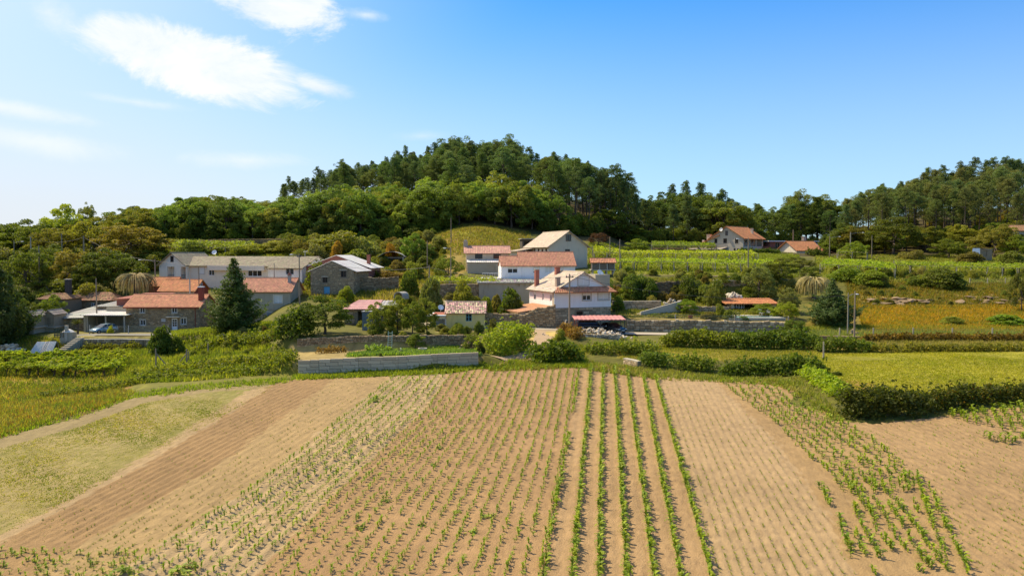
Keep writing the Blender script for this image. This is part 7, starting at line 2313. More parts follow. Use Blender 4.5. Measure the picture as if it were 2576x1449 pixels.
# ------------------------------------------------------------------ vine pergolas
def pergola(name, label, corners, h_, step, colr, dens=24, leaf=0.17, seed=1, hang=0.35, trunks=False, post_m=None, rows=None, gap=-0.5):
    """corners: four (px, depth): near-left, near-right, far-right, far-left; leafy roof carried on posts"""
    g = np.random.default_rng(seed)
    Q = [np.array(((p - CX) / FPX * Y, Y)) for p, Y in corners]
    o0 = Vector((Q[0][0], Q[0][1], float(terr(*Q[0]))))
    e = obj(name, None, None, o0); tag(e, label, 'pergola', None)
    Wd = max(np.linalg.norm(Q[1] - Q[0]), np.linalg.norm(Q[2] - Q[3])); Dp = max(np.linalg.norm(Q[3] - Q[0]), np.linalg.norm(Q[2] - Q[1]))
    n = int(Wd * Dp * dens)
    u = g.random(n); v = g.random(n)
    holes = lumps(u * Wd, v * Dp, 1.0) + 0.6 * lumps(u * Wd + 7, v * Dp + 3, 0.45)
    keep = holes > gap
    u, v = u[keep], v[keep]
    f = lambda u, v: (Q[0] * (1 - u)[:, None] + Q[1] * u[:, None]) * (1 - v)[:, None] + (Q[3] * (1 - u)[:, None] + Q[2] * u[:, None]) * v[:, None]
    xy = f(u, v)
    z = terr(xy[:, 0], xy[:, 1]) + h_ + (0.22 if gap < -0.3 else 0.28) * lumps(xy[:, 0], xy[:, 1], 0.8) + 0.10 * g.normal(size=len(u))
    edge = v < 0.5 / Dp * 1.2
    z = z - np.where(g.random(len(u)) < 0.22, hang * g.random(len(u)) * 1.6, 0) - np.where(edge, hang * g.random(len(u)), 0)
    P = np.stack([xy[:, 0], xy[:, 1], z], 1) - np.array(o0)
    N = np.tile([0, -0.15, 1.0], (len(P), 1))
    V, F_, C = leaf_quads(P, N, leaf, g, 0.75, 0.55)
    o = obj('canopy', mesh('canopy', V, F_, LEAF, C), e, color=colr)
    pb = MB(); pb.tube([(0, 0, -0.3), (0, 0, h_)], [0.09, 0.07], 6)
    pm = pb.mesh('post', post_m or CONC_POLE)
    tb = MB(); limb(tb, (0, 0, -0.2), (0.25, 0.1, h_), 0.09, 0.05, g, 0.35, 5, 6)
    tm = tb.mesh('vine_trunk', BARK)
    nu = max(1, int(Wd / step)); nv = rows or max(1, int(Dp / step))
    for j in range(nv + 1):
        last = None
        rb = MB()
        for i in range(nu + 1):
            q = f(np.array([i / nu]), np.array([j / nv]))[0] + g.normal(size=2) * 0.12
            loc = Vector((q[0], q[1], float(terr(*q)))) - o0
            obj('post', pm, e, loc, (g.normal() * 0.05, g.normal() * 0.06, g.random()))
            if trunks or g.random() < 0.35:
                obj('vine_trunk', tm, e, loc + Vector((0.3, 0.0, 0)), (0, 0, g.random() * 6.28))
            t = loc + Vector((0, 0, h_ - 0.03))
            if last is not None: rb.tube([last, t], 0.035, 4)
            last = t
        rb.build('trellis_rail', WOOD_GREY, e)
    return e


gv = random.Random(5)
for k in range(44):
    row = k % 4
    px = -30 + (k // 4) * 31 + gv.uniform(-9, 9) + row * 6
    p = gnd(px, 95.5 + row * 2.7 + gv.uniform(-0.5, 0.5))
    tree(VINE, p, gv.uniform(1.35, 1.75), 'low spreading old vine on a twisted trunk in the vine plot at the lower left', gv.choice([(0.28, 0.33, 0.035), (0.24, 0.29, 0.035), (0.32, 0.36, 0.04)]), 'old vines at the lower left', 'grape_vine', gv.uniform(0.75, 1.15), cat='vine')
pergola('vine_pergola', 'long flat pergola on tall posts left of the long-roofed white house', [(1086, 133.6), (1262, 132.6), (1262, 136), (1080, 137)], 2.75, 2.6, (0.281, 0.328, 0.041), 34, 0.17, 72, 0.3)
pergola('vine_pergola', 'lower long vineyard pergola on concrete posts behind the raised granary', [(1496, 152.5), (1968, 151.5), (1962, 158), (1492, 159)], 1.85, 2.6, (0.265, 0.328, 0.036), 22, 0.20, 73, 0.35, rows=3)
pergola('vine_pergola', 'middle vineyard pergola below the hilltop stone house', [(1494, 171), (1905, 170), (1890, 180), (1492, 181)], 1.9, 3.0, (0.273, 0.328, 0.036), 18, 0.22, 74, 0.35, rows=4)
pergola('vine_pergola', 'uppermost vineyard pergola at the foot of the wood, left of the hilltop house', [(1640, 206), (1800, 204), (1795, 222), (1640, 224)], 2.0, 3.6, (0.195, 0.254, 0.036), 16, 0.24, 75, 0.4, rows=4)
pergola('vine_pergola', 'broad bright pergola right of the big dead palm', [(2062, 157), (2252, 156), (2250, 166), (2075, 167)], 2.0, 3.0, (0.257, 0.320, 0.036), 20, 0.21, 76, 0.35, rows=4)
pergola('vine_pergola', 'far right pergola above the wire fence with leaning posts', [(2250, 165), (2640, 163), (2640, 170), (2250, 171)], 1.9, 3.2, (0.250, 0.295, 0.041), 17, 0.21, 77, 0.35, rows=3)
pergola('vine_pergola', 'small vine patch on the terrace behind the long white house', [(425, 177), (640, 177), (640, 185), (430, 186)], 1.6, 3.2, (0.257, 0.303, 0.045), 17, 0.22, 78, 0.35, rows=2)
pergola('vine_pergola', 'small pergola behind the porch of the red-roofed cottage', [(2105, 192), (2180, 191), (2180, 199), (2105, 200)], 1.9, 3.2, (0.218, 0.279, 0.041), 16, 0.24, 79, 0.35, rows=2)


# ------------------------------------------------------------------ grass and weeds
def tufts(name, label, poly, yr, n, h_, cols, wd=0.05, blades=4, seed=1, pxr=None, field=False, cat=None, spread=0.12):
    g = np.random.default_rng(seed)
    xs = [q[0] for q in poly]
    px = g.uniform(min(xs), max(xs), n); Y = np.sqrt(g.uniform(yr[0] ** 2, yr[1] ** 2, n))
    x = (px - CX) / FPX * Y
    z = FK * Y if field else terr(x, Y)
    a, b_ = project(x, Y, z)
    k = inpoly(a, b_, poly)
    x, Y, z = x[k], Y[k], z[k]
    n = len(x)
    cols = np.array(cols)
    zone = (0.5 + 0.35 * lumps(x, Y, 2.5) + 0.25 * g.normal(size=n)).clip(0, 0.999)
    c = cols[(zone * len(cols)).astype(int)] * (0.75 + 0.5 * g.random(n))[:, None]
    V, C = [], []
    for q in range(blades):
        an = g.random(n) * 6.28
        hh = h_ * (0.5 + 0.8 * g.random(n)); lean = hh * (0.2 + 0.7 * g.random(n))
        bx = x + g.normal(size=n) * spread; by = Y + g.normal(size=n) * spread
        dx, dy = np.cos(an), np.sin(an)
        w_ = wd * (0.7 + 0.6 * g.random(n))
        V.append(np.stack([np.stack([bx - dy * w_, by + dx * w_, z - 0.03], 1), np.stack([bx + dy * w_, by - dx * w_, z - 0.03], 1), np.stack([bx + dx * lean, by + dy * lean, z + hh], 1)], 1))
        C.append(np.repeat(c[:, None], 3, axis=1))
    V = np.concatenate(V).reshape(-1, 3); C = np.concatenate(C).reshape(-1, 3)
    o = obj(name, mesh(name, V, np.arange(len(V)).reshape(-1, 3), LEAF, C), color=(1, 1, 1))
    return tag(o, label, cat or 'grass', kind='stuff')


GREENS = [(0.13, 0.16, 0.022), (0.18, 0.21, 0.026), (0.23, 0.25, 0.03), (0.30, 0.29, 0.05)]
tufts('long_grass', 'long green and yellow grass on the bank left of the block wall', [(280, 885), (700, 870), (770, 930), (480, 965), (300, 965)], (84, 112), 9000, 0.5, GREENS + [(0.36, 0.32, 0.07)], 0.055, seed=81)
tufts('long_grass', 'rough grass around the left pergola and steps', [(-80, 845), (200, 850), (380, 880), (330, 985), (-80, 1010)], (84, 122), 9000, 0.4, GREENS + [(0.38, 0.27, 0.09)], 0.055, seed=82)
tufts('red_weeds', 'tall red-brown dock and dry grass along the field track', [(-120, 985), (200, 968), (340, 985), (320, 1003), (0, 1098), (-120, 1130)], (60, 90), 11000, 0.34, [(0.17, 0.19, 0.03), (0.24, 0.23, 0.04), (0.28, 0.15, 0.05), (0.22, 0.21, 0.04), (0.34, 0.27, 0.09)], 0.05, seed=83)
tufts('verge_grass', 'bright green grass verge along the left field track', [(-120, 1118), (0, 1080), (180, 1034), (330, 990), (480, 968), (660, 955), (760, 943), (760, 958), (660, 972), (480, 986), (330, 1008), (180, 1056), (0, 1104), (-120, 1142)], (58, 92), 9000, 0.28, [(0.19, 0.23, 0.025), (0.25, 0.29, 0.03)], 0.05, seed=84)
tufts('wall_foot_grass', 'fresh green weeds along the foot of the block wall', [(740, 938), (1205, 912), (1330, 905), (1480, 905), (1480, 925), (1200, 930), (1130, 940), (760, 956)], (80, 94), 12000, 0.3, [(0.17, 0.22, 0.022), (0.24, 0.30, 0.03), (0.29, 0.33, 0.04)], 0.055, seed=85)
tufts('field_edge_grass', 'grassy edge between the field and the right-hand hedges', [(1480, 908), (1620, 925), (1800, 945), (2010, 950), (2060, 985), (2120, 1052), (2100, 1064), (2020, 1000), (1960, 970), (1660, 955), (1480, 932)], (64, 92), 9000, 0.3, [(0.20, 0.22, 0.03), (0.27, 0.26, 0.05), (0.33, 0.27, 0.10)], 0.05, seed=86)
tufts('meadow_grass', 'short mown yellow-green grass of the right-hand meadow', [(2010, 890), (2700, 880), (2700, 1005), (2150, 1005), (2060, 950)], (70, 100), 30000, 0.11, [(0.27, 0.29, 0.03), (0.33, 0.33, 0.035), (0.38, 0.36, 0.04), (0.46, 0.42, 0.08)], 0.06, 3, seed=87)
tufts('meadow_grass', 'strip of pale grass above the long bramble bank', [(1560, 868), (2060, 880), (2050, 915), (1560, 905)], (88, 102), 8000, 0.2, [(0.22, 0.22, 0.03), (0.30, 0.28, 0.05), (0.38, 0.32, 0.10)], 0.055, seed=88)
tufts('orange_flowers', 'drifts of orange-yellow wildflowers in the upper right meadow', [(2150, 772), (2700, 770), (2700, 838), (2180, 838)], (107, 132), 22000, 0.45, [(0.19, 0.19, 0.03), (0.25, 0.21, 0.03), (0.42, 0.25, 0.03), (0.52, 0.29, 0.025), (0.34, 0.23, 0.03), (0.22, 0.20, 0.03)], 0.06, 4, seed=89, cat='flowers')
tufts('heath', 'olive and rust coloured heath above the rock outcrops', [(2130, 705), (2700, 690), (2700, 775), (2130, 780)], (124, 152), 14000, 0.45, [(0.17, 0.16, 0.03), (0.23, 0.20, 0.035), (0.34, 0.20, 0.04), (0.20, 0.18, 0.04)], 0.065, 4, seed=90, cat='heath')
tufts('meadow_weeds', 'green weeds along the wire fence below the orange flowers', [(2020, 820), (2700, 828), (2700, 856), (2020, 856)], (104, 116), 9000, 0.5, [(0.15, 0.18, 0.03), (0.19, 0.22, 0.045), (0.28, 0.25, 0.05)], 0.055, seed=91)
tufts('straw_grass', 'bleached straw grass between the fence wall and the meadow', [(2150, 852), (2700, 856), (2700, 885), (2190, 880)], (97, 105), 9000, 0.4, [(0.36, 0.30, 0.11), (0.44, 0.37, 0.16), (0.25, 0.23, 0.05)], 0.05, seed=92)
tufts('knoll_grass', 'dry yellow grass on the knoll below the wood', [(1050, 565), (1330, 565), (1340, 630), (1090, 650)], (165, 204), 6500, 0.45, [(0.19, 0.19, 0.035), (0.23, 0.20, 0.05), (0.27, 0.20, 0.07), (0.20, 0.17, 0.05)], 0.08, seed=93)
tufts('slope_grass', 'rough dry grass on the slope around the barns', [(700, 640), (1110, 600), (1120, 775), (860, 775), (760, 740)], (112, 180), 14000, 0.5, [(0.18, 0.18, 0.035), (0.25, 0.23, 0.05), (0.36, 0.28, 0.10)], 0.08, seed=94)
tufts('garden_greens', 'rows of cabbages and low greens in the vegetable garden', [(880, 892), (1200, 868), (1210, 895), (860, 912)], (88, 99), 7000, 0.35, [(0.13, 0.18, 0.05), (0.18, 0.24, 0.06), (0.24, 0.29, 0.05)], 0.09, 4, seed=95, cat='vegetables')
tufts('conifer_bank_grass', 'bright grass on the bank around the foot of the big conifer', [(430, 820), (720, 810), (740, 880), (440, 885)], (104, 124), 9000, 0.4, [(0.20, 0.25, 0.03), (0.27, 0.30, 0.035), (0.14, 0.17, 0.03)], 0.06, seed=96)
tufts('terrace_grass', 'grass under the vineyard pergolas', [(1480, 610), (2010, 620), (2010, 700), (1480, 705)], (148, 215), 12000, 0.35, [(0.20, 0.23, 0.035), (0.26, 0.28, 0.04)], 0.10, seed=97)
tufts('terrace_grass', 'grass around the right-hand pergolas and below the hut', [(2050, 630), (2700, 620), (2700, 715), (2050, 715)], (145, 212), 13000, 0.4, [(0.19, 0.21, 0.035), (0.26, 0.26, 0.05), (0.31, 0.28, 0.08)], 0.10, seed=98)
tufts('garden_grass', 'patchy grass of the terrace garden above the retaining wall', [(1550, 700), (2010, 700), (2010, 800), (1550, 800)], (119, 146), 9000, 0.35, [(0.18, 0.20, 0.035), (0.25, 0.25, 0.05), (0.34, 0.29, 0.11)], 0.07, seed=99)
tufts('left_slope_grass', 'rough grass between the houses on the left slope', [(380, 600), (780, 600), (780, 660), (400, 660)], (165, 198), 8000, 0.5, [(0.21, 0.22, 0.04), (0.29, 0.28, 0.05), (0.40, 0.33, 0.12)], 0.09, seed=100)
tufts('path_verge', 'grass along both sides of the earth path', [(1230, 935), (1400, 930), (1480, 910), (1470, 870), (1390, 850), (1380, 880), (1330, 905), (1240, 925)], (86, 106), 4000, 0.3, [(0.20, 0.22, 0.03), (0.30, 0.27, 0.08)], 0.05, seed=101)
tufts('stubble', 'short patchy green and straw stubble on the left part of the field', [(-400, 1262), (0, 1128), (200, 1073), (360, 1014), (520, 986), (690, 972), (670, 985), (345, 1168), (0, 1352), (-400, 1560)], (35, 82), 60000, 0.06, [(0.19, 0.24, 0.03), (0.30, 0.30, 0.06), (0.44, 0.38, 0.14), (0.52, 0.43, 0.20)], 0.035, 3, seed=102, field=True, spread=0.08)

# ------------------------------------------------------------------ wild shrubs filling the slopes
def wild(label, group, poly, yr, n, hr, cols, seed, wr=(1.0, 1.5), dmin=1.6):
    g = random.Random(seed)
    xs = [q[0] for q in poly]
    done = []
    tries = 0
    while len(done) < n and tries < n * 60:
        tries += 1
        px, Y = g.uniform(min(xs), max(xs)), g.uniform(*yr)
        p = gnd(px, Y)
        a, b_ = project(p.x, p.y, p.z)
        if not inpoly(np.array([a]), np.array([b_]), poly)[0]: continue
        if any((p.x - q.x) ** 2 + (p.y - q.y) ** 2 < dmin * dmin for q in done): continue
        done.append(p)
        hh = g.uniform(*hr)
        bush(p, hh * g.uniform(*wr), hh, label, g.choice(cols), group, 'wild_shrub', stems=False)


MIXED = [(0.17, 0.19, 0.035), (0.21, 0.22, 0.045), (0.13, 0.16, 0.03), (0.24, 0.25, 0.06), (0.20, 0.16, 0.05), (0.24, 0.23, 0.11)]
wild('small wild shrub in the scrub on the slope behind the barns', 'scrub behind the barns', [(690, 600), (1120, 590), (1110, 690), (920, 690), (900, 650), (760, 640)], (148, 196), 70, (1.2, 2.8), MIXED, 1)
wild('small shrub on the terraced slope below the vineyard', 'shrubs on the terraced slope', [(1545, 690), (2010, 690), (2010, 765), (1700, 765), (1545, 750)], (126, 150), 42, (0.8, 2.0), MIXED, 2)
wild('small shrub on the slope below the right-hand pergolas', 'shrubs below the right-hand pergolas', [(2090, 660), (2620, 655), (2620, 725), (2110, 725)], (138, 165), 34, (0.8, 2.2), MIXED, 3)
wild('leafy shrub among the trees on the left slope', 'shrubs on the left slope', [(-40, 600), (420, 600), (400, 690), (290, 700), (-40, 730)], (146, 180), 60, (1.8, 3.6), [(0.15, 0.18, 0.032), (0.19, 0.20, 0.04), (0.12, 0.14, 0.028), (0.22, 0.19, 0.06)], 4)
wild('small shrub in the orchard and garden by the yellow cottage', 'shrubs in the orchard garden', [(860, 790), (1260, 790), (1230, 850), (1190, 870), (860, 850)], (98.5, 112), 26, (0.5, 1.3), MIXED, 5)
wild('small shrub beside the stony track above the yellow cottage', 'shrubs beside the stony track', [(1000, 720), (1330, 735), (1330, 800), (1190, 790), (1010, 775)], (114, 132), 26, (0.8, 2.0), MIXED, 6)
wild('bramble clump on the grassy bank below the big conifer', 'brambles on the conifer bank', [(430, 830), (720, 830), (730, 900), (400, 900)], (98, 112), 26, (0.5, 1.2), MIXED, 7)
hedge('weed_bank', 'low leafy weeds along the top of the field track on the left', [(90, 80, 0.5, 2.4), (210, 82.5, 0.6, 2.6), (335, 85, 0.6, 2.4)], (0.20, 0.23, 0.045), 0.13, 60, 66, 0.4, 'weeds', (0.3, (0.6, 0.7, 0.7)))
hedge('weed_bank', 'second band of mixed weeds behind the field edge, left of the block wall', [(330, 92, 0.7, 3.0), (450, 92.5, 0.8, 3.0), (590, 92, 0.9, 3.0), (730, 91, 0.8, 2.2)], (0.17, 0.20, 0.036), 0.14, 55, 67, 0.5, 'weeds', (0.35, (1.5, 1.3, 0.9)))
wild('grey-green clump in the heath above the orange flowers', 'clumps in the heath', [(2140, 705), (2620, 700), (2620, 770), (2140, 775)], (128, 150), 30, (0.5, 1.2), [(0.17, 0.17, 0.045), (0.22, 0.19, 0.05), (0.15, 0.17, 0.04)], 9)
# ------------------------------------------------------------------ maize
MAIZE = leaf_mat('maize_leaves', 0.35, (0.95, 1.0, 0.6))


def maize_arr(seed, n=7):
    """unit-height plant: arching ribbon leaves on a stalk"""
    g = np.random.default_rng(seed)
    V, F_, C = [], [], []
    a0 = g.random() * 3.14
    for i in range(n):
        a = a0 + (i % 2) * 3.14 + g.normal() * 0.5
        z = 0.06 + 0.55 * i / n
        ang = 1.2 - 0.35 * g.random()
        L = 0.62 * (0.75 + 0.4 * g.random()) * (1.0 if i > 1 else 0.6)
        x = 0.0
        b = len(V)
        seg = 5
        k_ = 0.8 + 0.4 * g.random()
        for k in range(seg + 1):
            w_ = 0.10 * (0.5, 0.95, 1, 0.85, 0.55, 0.06)[k]
            V.append((x * math.cos(a) - w_ * math.sin(a), x * math.sin(a) + w_ * math.cos(a), z + 0.02))
            V.append((x * math.cos(a) + w_ * math.sin(a), x * math.sin(a) - w_ * math.cos(a), z - 0.01))
            c = k_ * (0.85 + 0.35 * k / seg)
            C += [(c * (0.9 + 0.25 * k / seg), c, c * 0.8)] * 2
            x += math.cos(ang) * L / seg; z += math.sin(ang) * L / seg
            ang -= 0.30 + 0.22 * g.random()
        for k in range(seg):
            F_.append((b + 2 * k, b + 2 * k + 1, b + 2 * k + 3, b + 2 * k + 2))
    b = len(V)
    for z in (-0.05, 0.62):
        for k in range(3):
            V.append((0.02 * math.cos(k * 2.1), 0.02 * math.sin(k * 2.1), z)); C.append((0.8, 0.85, 0.6))
    for k in range(3): F_.append((b + k, b + (k + 1) % 3, b + 3 + (k + 1) % 3, b + 3 + k))
    V = np.array(V); V[:, 2] /= V[:, 2].max()
    return V, np.array(F_), np.array(C)


MZ = [maize_arr(900 + i, 6 + i % 3) for i in range(6)]
MZ_ME = [mesh('maize_plant', v, f, MAIZE, c) for v, f, c in MZ]


def plants():
    g = np.random.default_rng(77)
    out = []                              # x, y, height, yellow

    def line_pts(poly):
        return [field_pt(*q) for q in poly]

    def along(P, step, h_, jit, gap=0.05, t0=0.0, t1=1.0, keepf=None):
        seg = [(P[i + 1] - P[i]).length for i in range(len(P) - 1)]
        tot = sum(seg)
        s_ = t0 * tot + g.random() * step
        while s_ < t1 * tot:
            q = s_; i = 0
            while i < len(seg) - 1 and q > seg[i]: q -= seg[i]; i += 1
            p = P[i].lerp(P[i + 1], min(1.0, q / seg[i]))
            x, y = p.x + g.normal() * jit, p.y + g.normal() * jit
            if g.random() > gap and (keepf is None or keepf(x, y)):
                out.append((x, y, h_ * (0.50 + 0.8 * g.random()), g.random()))
            s_ += step * (0.8 + 0.4 * g.random())

    def block(La, Lb, nrow, step, h_, jit, gap, **k):
        A, B = line_pts(La), line_pts(Lb)
        ys = np.linspace(24, 90, 30)
        fa = np.interp(ys, sorted(p.y for p in A), [p.x for p in sorted(A, key=lambda q: q.y)])
        fb = np.interp(ys, sorted(p.y for p in B), [p.x for p in sorted(B, key=lambda q: q.y)])
        for i in range(nrow):
            t = (i + 0.5) / nrow
            P = [Vector((fa[j] + (fb[j] - fa[j]) * t, ys[j], 0)) for j in range(len(ys))]
            along(P, step, h_, jit, gap, **k)

    def vis(x, y):
        px, py = project(x, y, FK * y)
        return bool(inpoly(np.array([px]), np.array([py]), FIELD_EDGE)[0]) and -60 < px < 2640 and py < 1500

    low = lambda x, y: vis(x, y)
    block(L3, L4, 8, 0.44, 0.36, 0.03, 0.10, keepf=low)
    block(L4, L5, 18, 0.43, 0.32, 0.04, 0.08, keepf=low)
    # weaker plants at the near left corner
    for i in range(170):
        p = field_pt(g.uniform(-20, 420), g.uniform(1385, 1480))
        if side(*project(p.x, p.y, p.z), L3) < 10: out.append((p.x, p.y, 0.28 * (0.6 + 0.6 * g.random()), g.random()))
    tall = [[(1432, 1500), (1440, 1449), (1470, 1120), (1487, 924)], [(1504, 1500), (1507, 1449), (1512, 1150), (1517, 926)], [(1582, 1500), (1575, 1449), (1560, 1150), (1545, 930)],
            [(1655, 1500), (1645, 1449), (1610, 1180), (1578, 938)], [(1728, 1500), (1712, 1449), (1660, 1180), (1618, 946)], [(1805, 1500), (1790, 1449), (1700, 1130), (1648, 950)]]
    for r_ in tall: along(line_pts(r_), 0.20, 0.47, 0.045, 0.06, keepf=vis)
    along(line_pts([(1365, 1470), (1385, 1340), (1415, 1180), (1432, 1090)]), 0.26, 0.46, 0.06, 0.14, keepf=vis)
    along(line_pts([(1440, 1040), (1452, 960), (1458, 926)]), 0.3, 0.42, 0.06, 0.15, keepf=vis)
    # right-hand band and rows (measured on an enlargement)
    z6 = lambda q: ((2400 + q[0] * 0.5508) * 0.7075, (1250 + q[1] * 0.5508) * 0.7075)
    Aed = [z6(q) for q in ((290, 185), (450, 320), (620, 430), (860, 660), (1000, 780), (1100, 930))]
    Bed = [z6(q) for q in ((800, 210), (960, 380), (1180, 520), (1380, 660), (1490, 770), (1530, 910))]
    for i in range(9):
        t = i / 8
        along(line_pts([(a[0] + (b_[0] - a[0]) * t, a[1] + (b_[1] - a[1]) * t) for a, b_ in zip(Aed, Bed)]), 0.38, 0.42, 0.11, 0.16, keepf=vis)
    rows = [((1150, 1000), (1210, 1130), (1290, 1270), (1340, 1370)), ((1090, 1210), (1140, 1330)), ((1150, 1140), (1240, 1340)), ((1240, 980), (1310, 1180)), ((1280, 940), (1360, 1080), (1420, 1200), (1510, 1310)),
            ((1370, 970), (1480, 1150), (1560, 1290), (1620, 1370), (1680, 1430)), ((1430, 980), (1560, 1140), (1640, 1270), (1700, 1350), (1770, 1440)), ((1560, 800), (1610, 980), (1680, 1170), (1740, 1310)),
            ((1640, 860), (1710, 1040), (1770, 1190), (1850, 1340), (1900, 1449)), ((1100, 820), (1200, 970), (1280, 1080)), ((1200, 830), (1330, 880), (1430, 980)), ((1470, 780), (1510, 900)), ((1540, 960), (1560, 1040)),
            ((1330, 1190), (1400, 1290)), ((1060, 1060), (1080, 1190)), ((1540, 1390), (1640, 1449)), ((1280, 1420), (1300, 1449)), ((940, 880), (1000, 1000))]
    for r_ in rows: along(line_pts([z6(q) for q in r_]), 0.27, 0.45, 0.06, 0.12, keepf=vis)
    # corner block at the right edge
    for i in range(9):
        t = i / 8
        a, b_ = (2385 + 200 * t, 1022 - 8 * t), (2400 + 250 * t, 1052 + 52 * t ** 0.7)
        along(line_pts([a, b_]), 0.40, 0.55, 0.12, 0.08, keepf=vis)
    along(line_pts([z6((1990, 545)), z6((2120, 590)), z6((2253, 560))]), 0.26, 0.6, 0.25, 0.05)
    return out


ALL = plants()
ALL.sort(key=lambda q: -q[2] / math.hypot(q[0], q[1]))
gm = np.random.default_rng(5)
Y_G, B_G = np.array((0.30, 0.345, 0.03)), np.array((0.19, 0.26, 0.03))
for x, y, h_, t in ALL[:300]:
    o = obj('maize_plant', MZ_ME[int(t * 5.99)], None, (x, y, FK * y), (0, 0, gm.random() * 6.28), (h_ * 1.2, h_ * 1.2, h_), Y_G * t + B_G * (1 - t))
    tag(o, 'young maize plant in the rows at the near edge of the bare field', 'maize plant', 'maize plants at the near edge of the field')
V, F_, C, b0 = [], [], [], 0
for x, y, h_, t in ALL[300:]:
    v, f, c = MZ[int(t * 5.99)]
    a = gm.random() * 6.28
    ca, sa = math.cos(a), math.sin(a)
    V.append(np.stack([(v[:, 0] * ca - v[:, 1] * sa) * h_ * 1.2 + x, (v[:, 0] * sa + v[:, 1] * ca) * h_ * 1.2 + y, v[:, 2] * h_ + FK * y], 1))
    F_.append(f + b0); C.append(c * (Y_G * t + B_G * (1 - t)) * (0.85 + 0.3 * gm.random())); b0 += len(v)
o = obj('maize_crop', mesh('maize_crop', np.concatenate(V), np.concatenate(F_), MAIZE, np.concatenate(C)), color=(1, 1, 1))
tag(o, 'rows of young green maize across the rest of the field', 'maize', kind='stuff')
print('maize plants', len(ALL))

# seedlings just showing in the pale furrows
def sprouts(name, label, La, Lb, n, h_, seed, yr=(30, 84)):
    g = np.random.default_rng(seed)
    px = g.uniform(-50, 2640, n); py = 955 + 500 * g.random(n) ** 1.0
    P = np.array([field_pt(a, b_)[:] for a, b_ in zip(px, py)])
    ok = (side(px, py, La) > 6) & ((side(px, py, Lb) < -6) if Lb else True) & inpoly(px, py, FIELD_EDGE)
    P = P[ok]
    s_ = P[:, 0] - 0.117 * P[:, 1] if Lb else P[:, 0] + 0.16 * P[:, 1]
    P[:, 0] -= (s_ % 0.55) - 0.27
    n = len(P)
    V, C = [], []
    for q in range(4):
        a = g.random(n) * 6.28; hh = h_ * (0.5 + g.random(n)); ln = hh * 0.8
        dx, dy = np.cos(a), np.sin(a); w_ = 0.022
        V.append(np.stack([np.stack([P[:, 0] - dy * w_, P[:, 1] + dx * w_, P[:, 2]], 1), np.stack([P[:, 0] + dy * w_, P[:, 1] - dx * w_, P[:, 2]], 1), np.stack([P[:, 0] + dx * ln, P[:, 1] + dy * ln, P[:, 2] + hh], 1)], 1))
        C.append(np.repeat((np.array((0.24, 0.27, 0.04)) * (0.8 + 0.4 * g.random(n))[:, None])[:, None], 3, axis=1))
    V = np.concatenate(V).reshape(-1, 3); C = np.concatenate(C).reshape(-1, 3)
    tag(obj(name, mesh(name, V, np.arange(len(V)).reshape(-1, 3), MAIZE, C), color=(1, 1, 1)), label, 'seedlings', kind='stuff')


sprouts('seedlings', 'tiny seedlings in the pale furrows right of the tall maize rows', L6, L7, 9000, 0.13, 61)
sprouts('seedlings', 'tiny seedlings in the furrows at the right edge of the field', L8, None, 7000, 0.14, 62)
sprouts('seedlings', 'faint seedlings in the pale strip left of the maize rows', L2, L3, 9000, 0.12, 63)
sprouts('seedlings', 'sparse seedlings in the brown furrowed strip on the left', L1, L2, 3000, 0.11, 64)
# broad-leaved weeds among the maize
gw = np.random.default_rng(88)
WEED = []
for i in range(2):
    n_ = 26
    q = gw.normal(size=(n_, 3)) * np.array((0.30, 0.30, 0.12)); q[:, 2] = np.abs(q[:, 2]) + 0.08
    nn = np.tile([0, 0, 1.0], (n_, 1)) + q * np.array((1, 1, 0))
    V, F_, C = leaf_quads(q, nn, 0.17, gw, 0.7, 0.35)
    WEED.append(mesh('weed', V, F_, MAIZE, C))
for i, (px, py, s_) in enumerate(((1225, 1300, 0.9), (1190, 1340, 0.8), (1105, 1128, 0.8), (1090, 1170, 0.7), (905, 1330, 1.0), (310, 1440, 1.5), (455, 1440, 1.4), (975, 1262, 0.7), (1150, 1290, 0.7), (1060, 1322, 0.8), (480, 1425, 1.1), (940, 1010, 1.4), (948, 1002, 1.2))):
    o = obj('weed', WEED[i % 2], None, field_pt(px, py), gw.random() * 6.28, s_ * 0.65, (0.26, 0.33, 0.07))
    tag(o, 'low broad-leaved weed among the maize', 'weed', 'broad-leaved weeds among the maize')

# ------------------------------------------------------------------ pool, steps and small things
h = House('swimming_pool', 'small turquoise swimming pool with white paved surround on the terrace', 'pool', 1846, 803.5, 119.6, 0, sink=0.5)
W = h.a(1962)
WATER = mat('pool_water', (0.18, 0.48, 0.52), 0.08, 2, 0.05, 0.15, spec=0.5)
PAVE = mat('white_paving', (0.68, 0.63, 0.54), 0.8, 3, 0.08, 0.1)
pz = max(float(terr(h.base.x + a, h.base.y + b_)) for a in (0, 3, W) for b_ in (0, 2, 4.5)) - h.base.z + 0.12
mb = MB()
for q in ((-0.8, W + 0.8, -0.3, 0.5), (-0.8, W + 0.8, 3.6, 5.2), (-0.8, 0.6, 0.502, 3.598), (W - 0.6, W + 0.8, 0.502, 3.598)):
    mb.box(q[0], q[1], q[2], q[3], -0.8, pz)
mb.build('surround', PAVE, h.e)
h.box('water', 0.601, W - 0.601, 0.501, 3.599, -0.7, pz - 0.10, WATER)


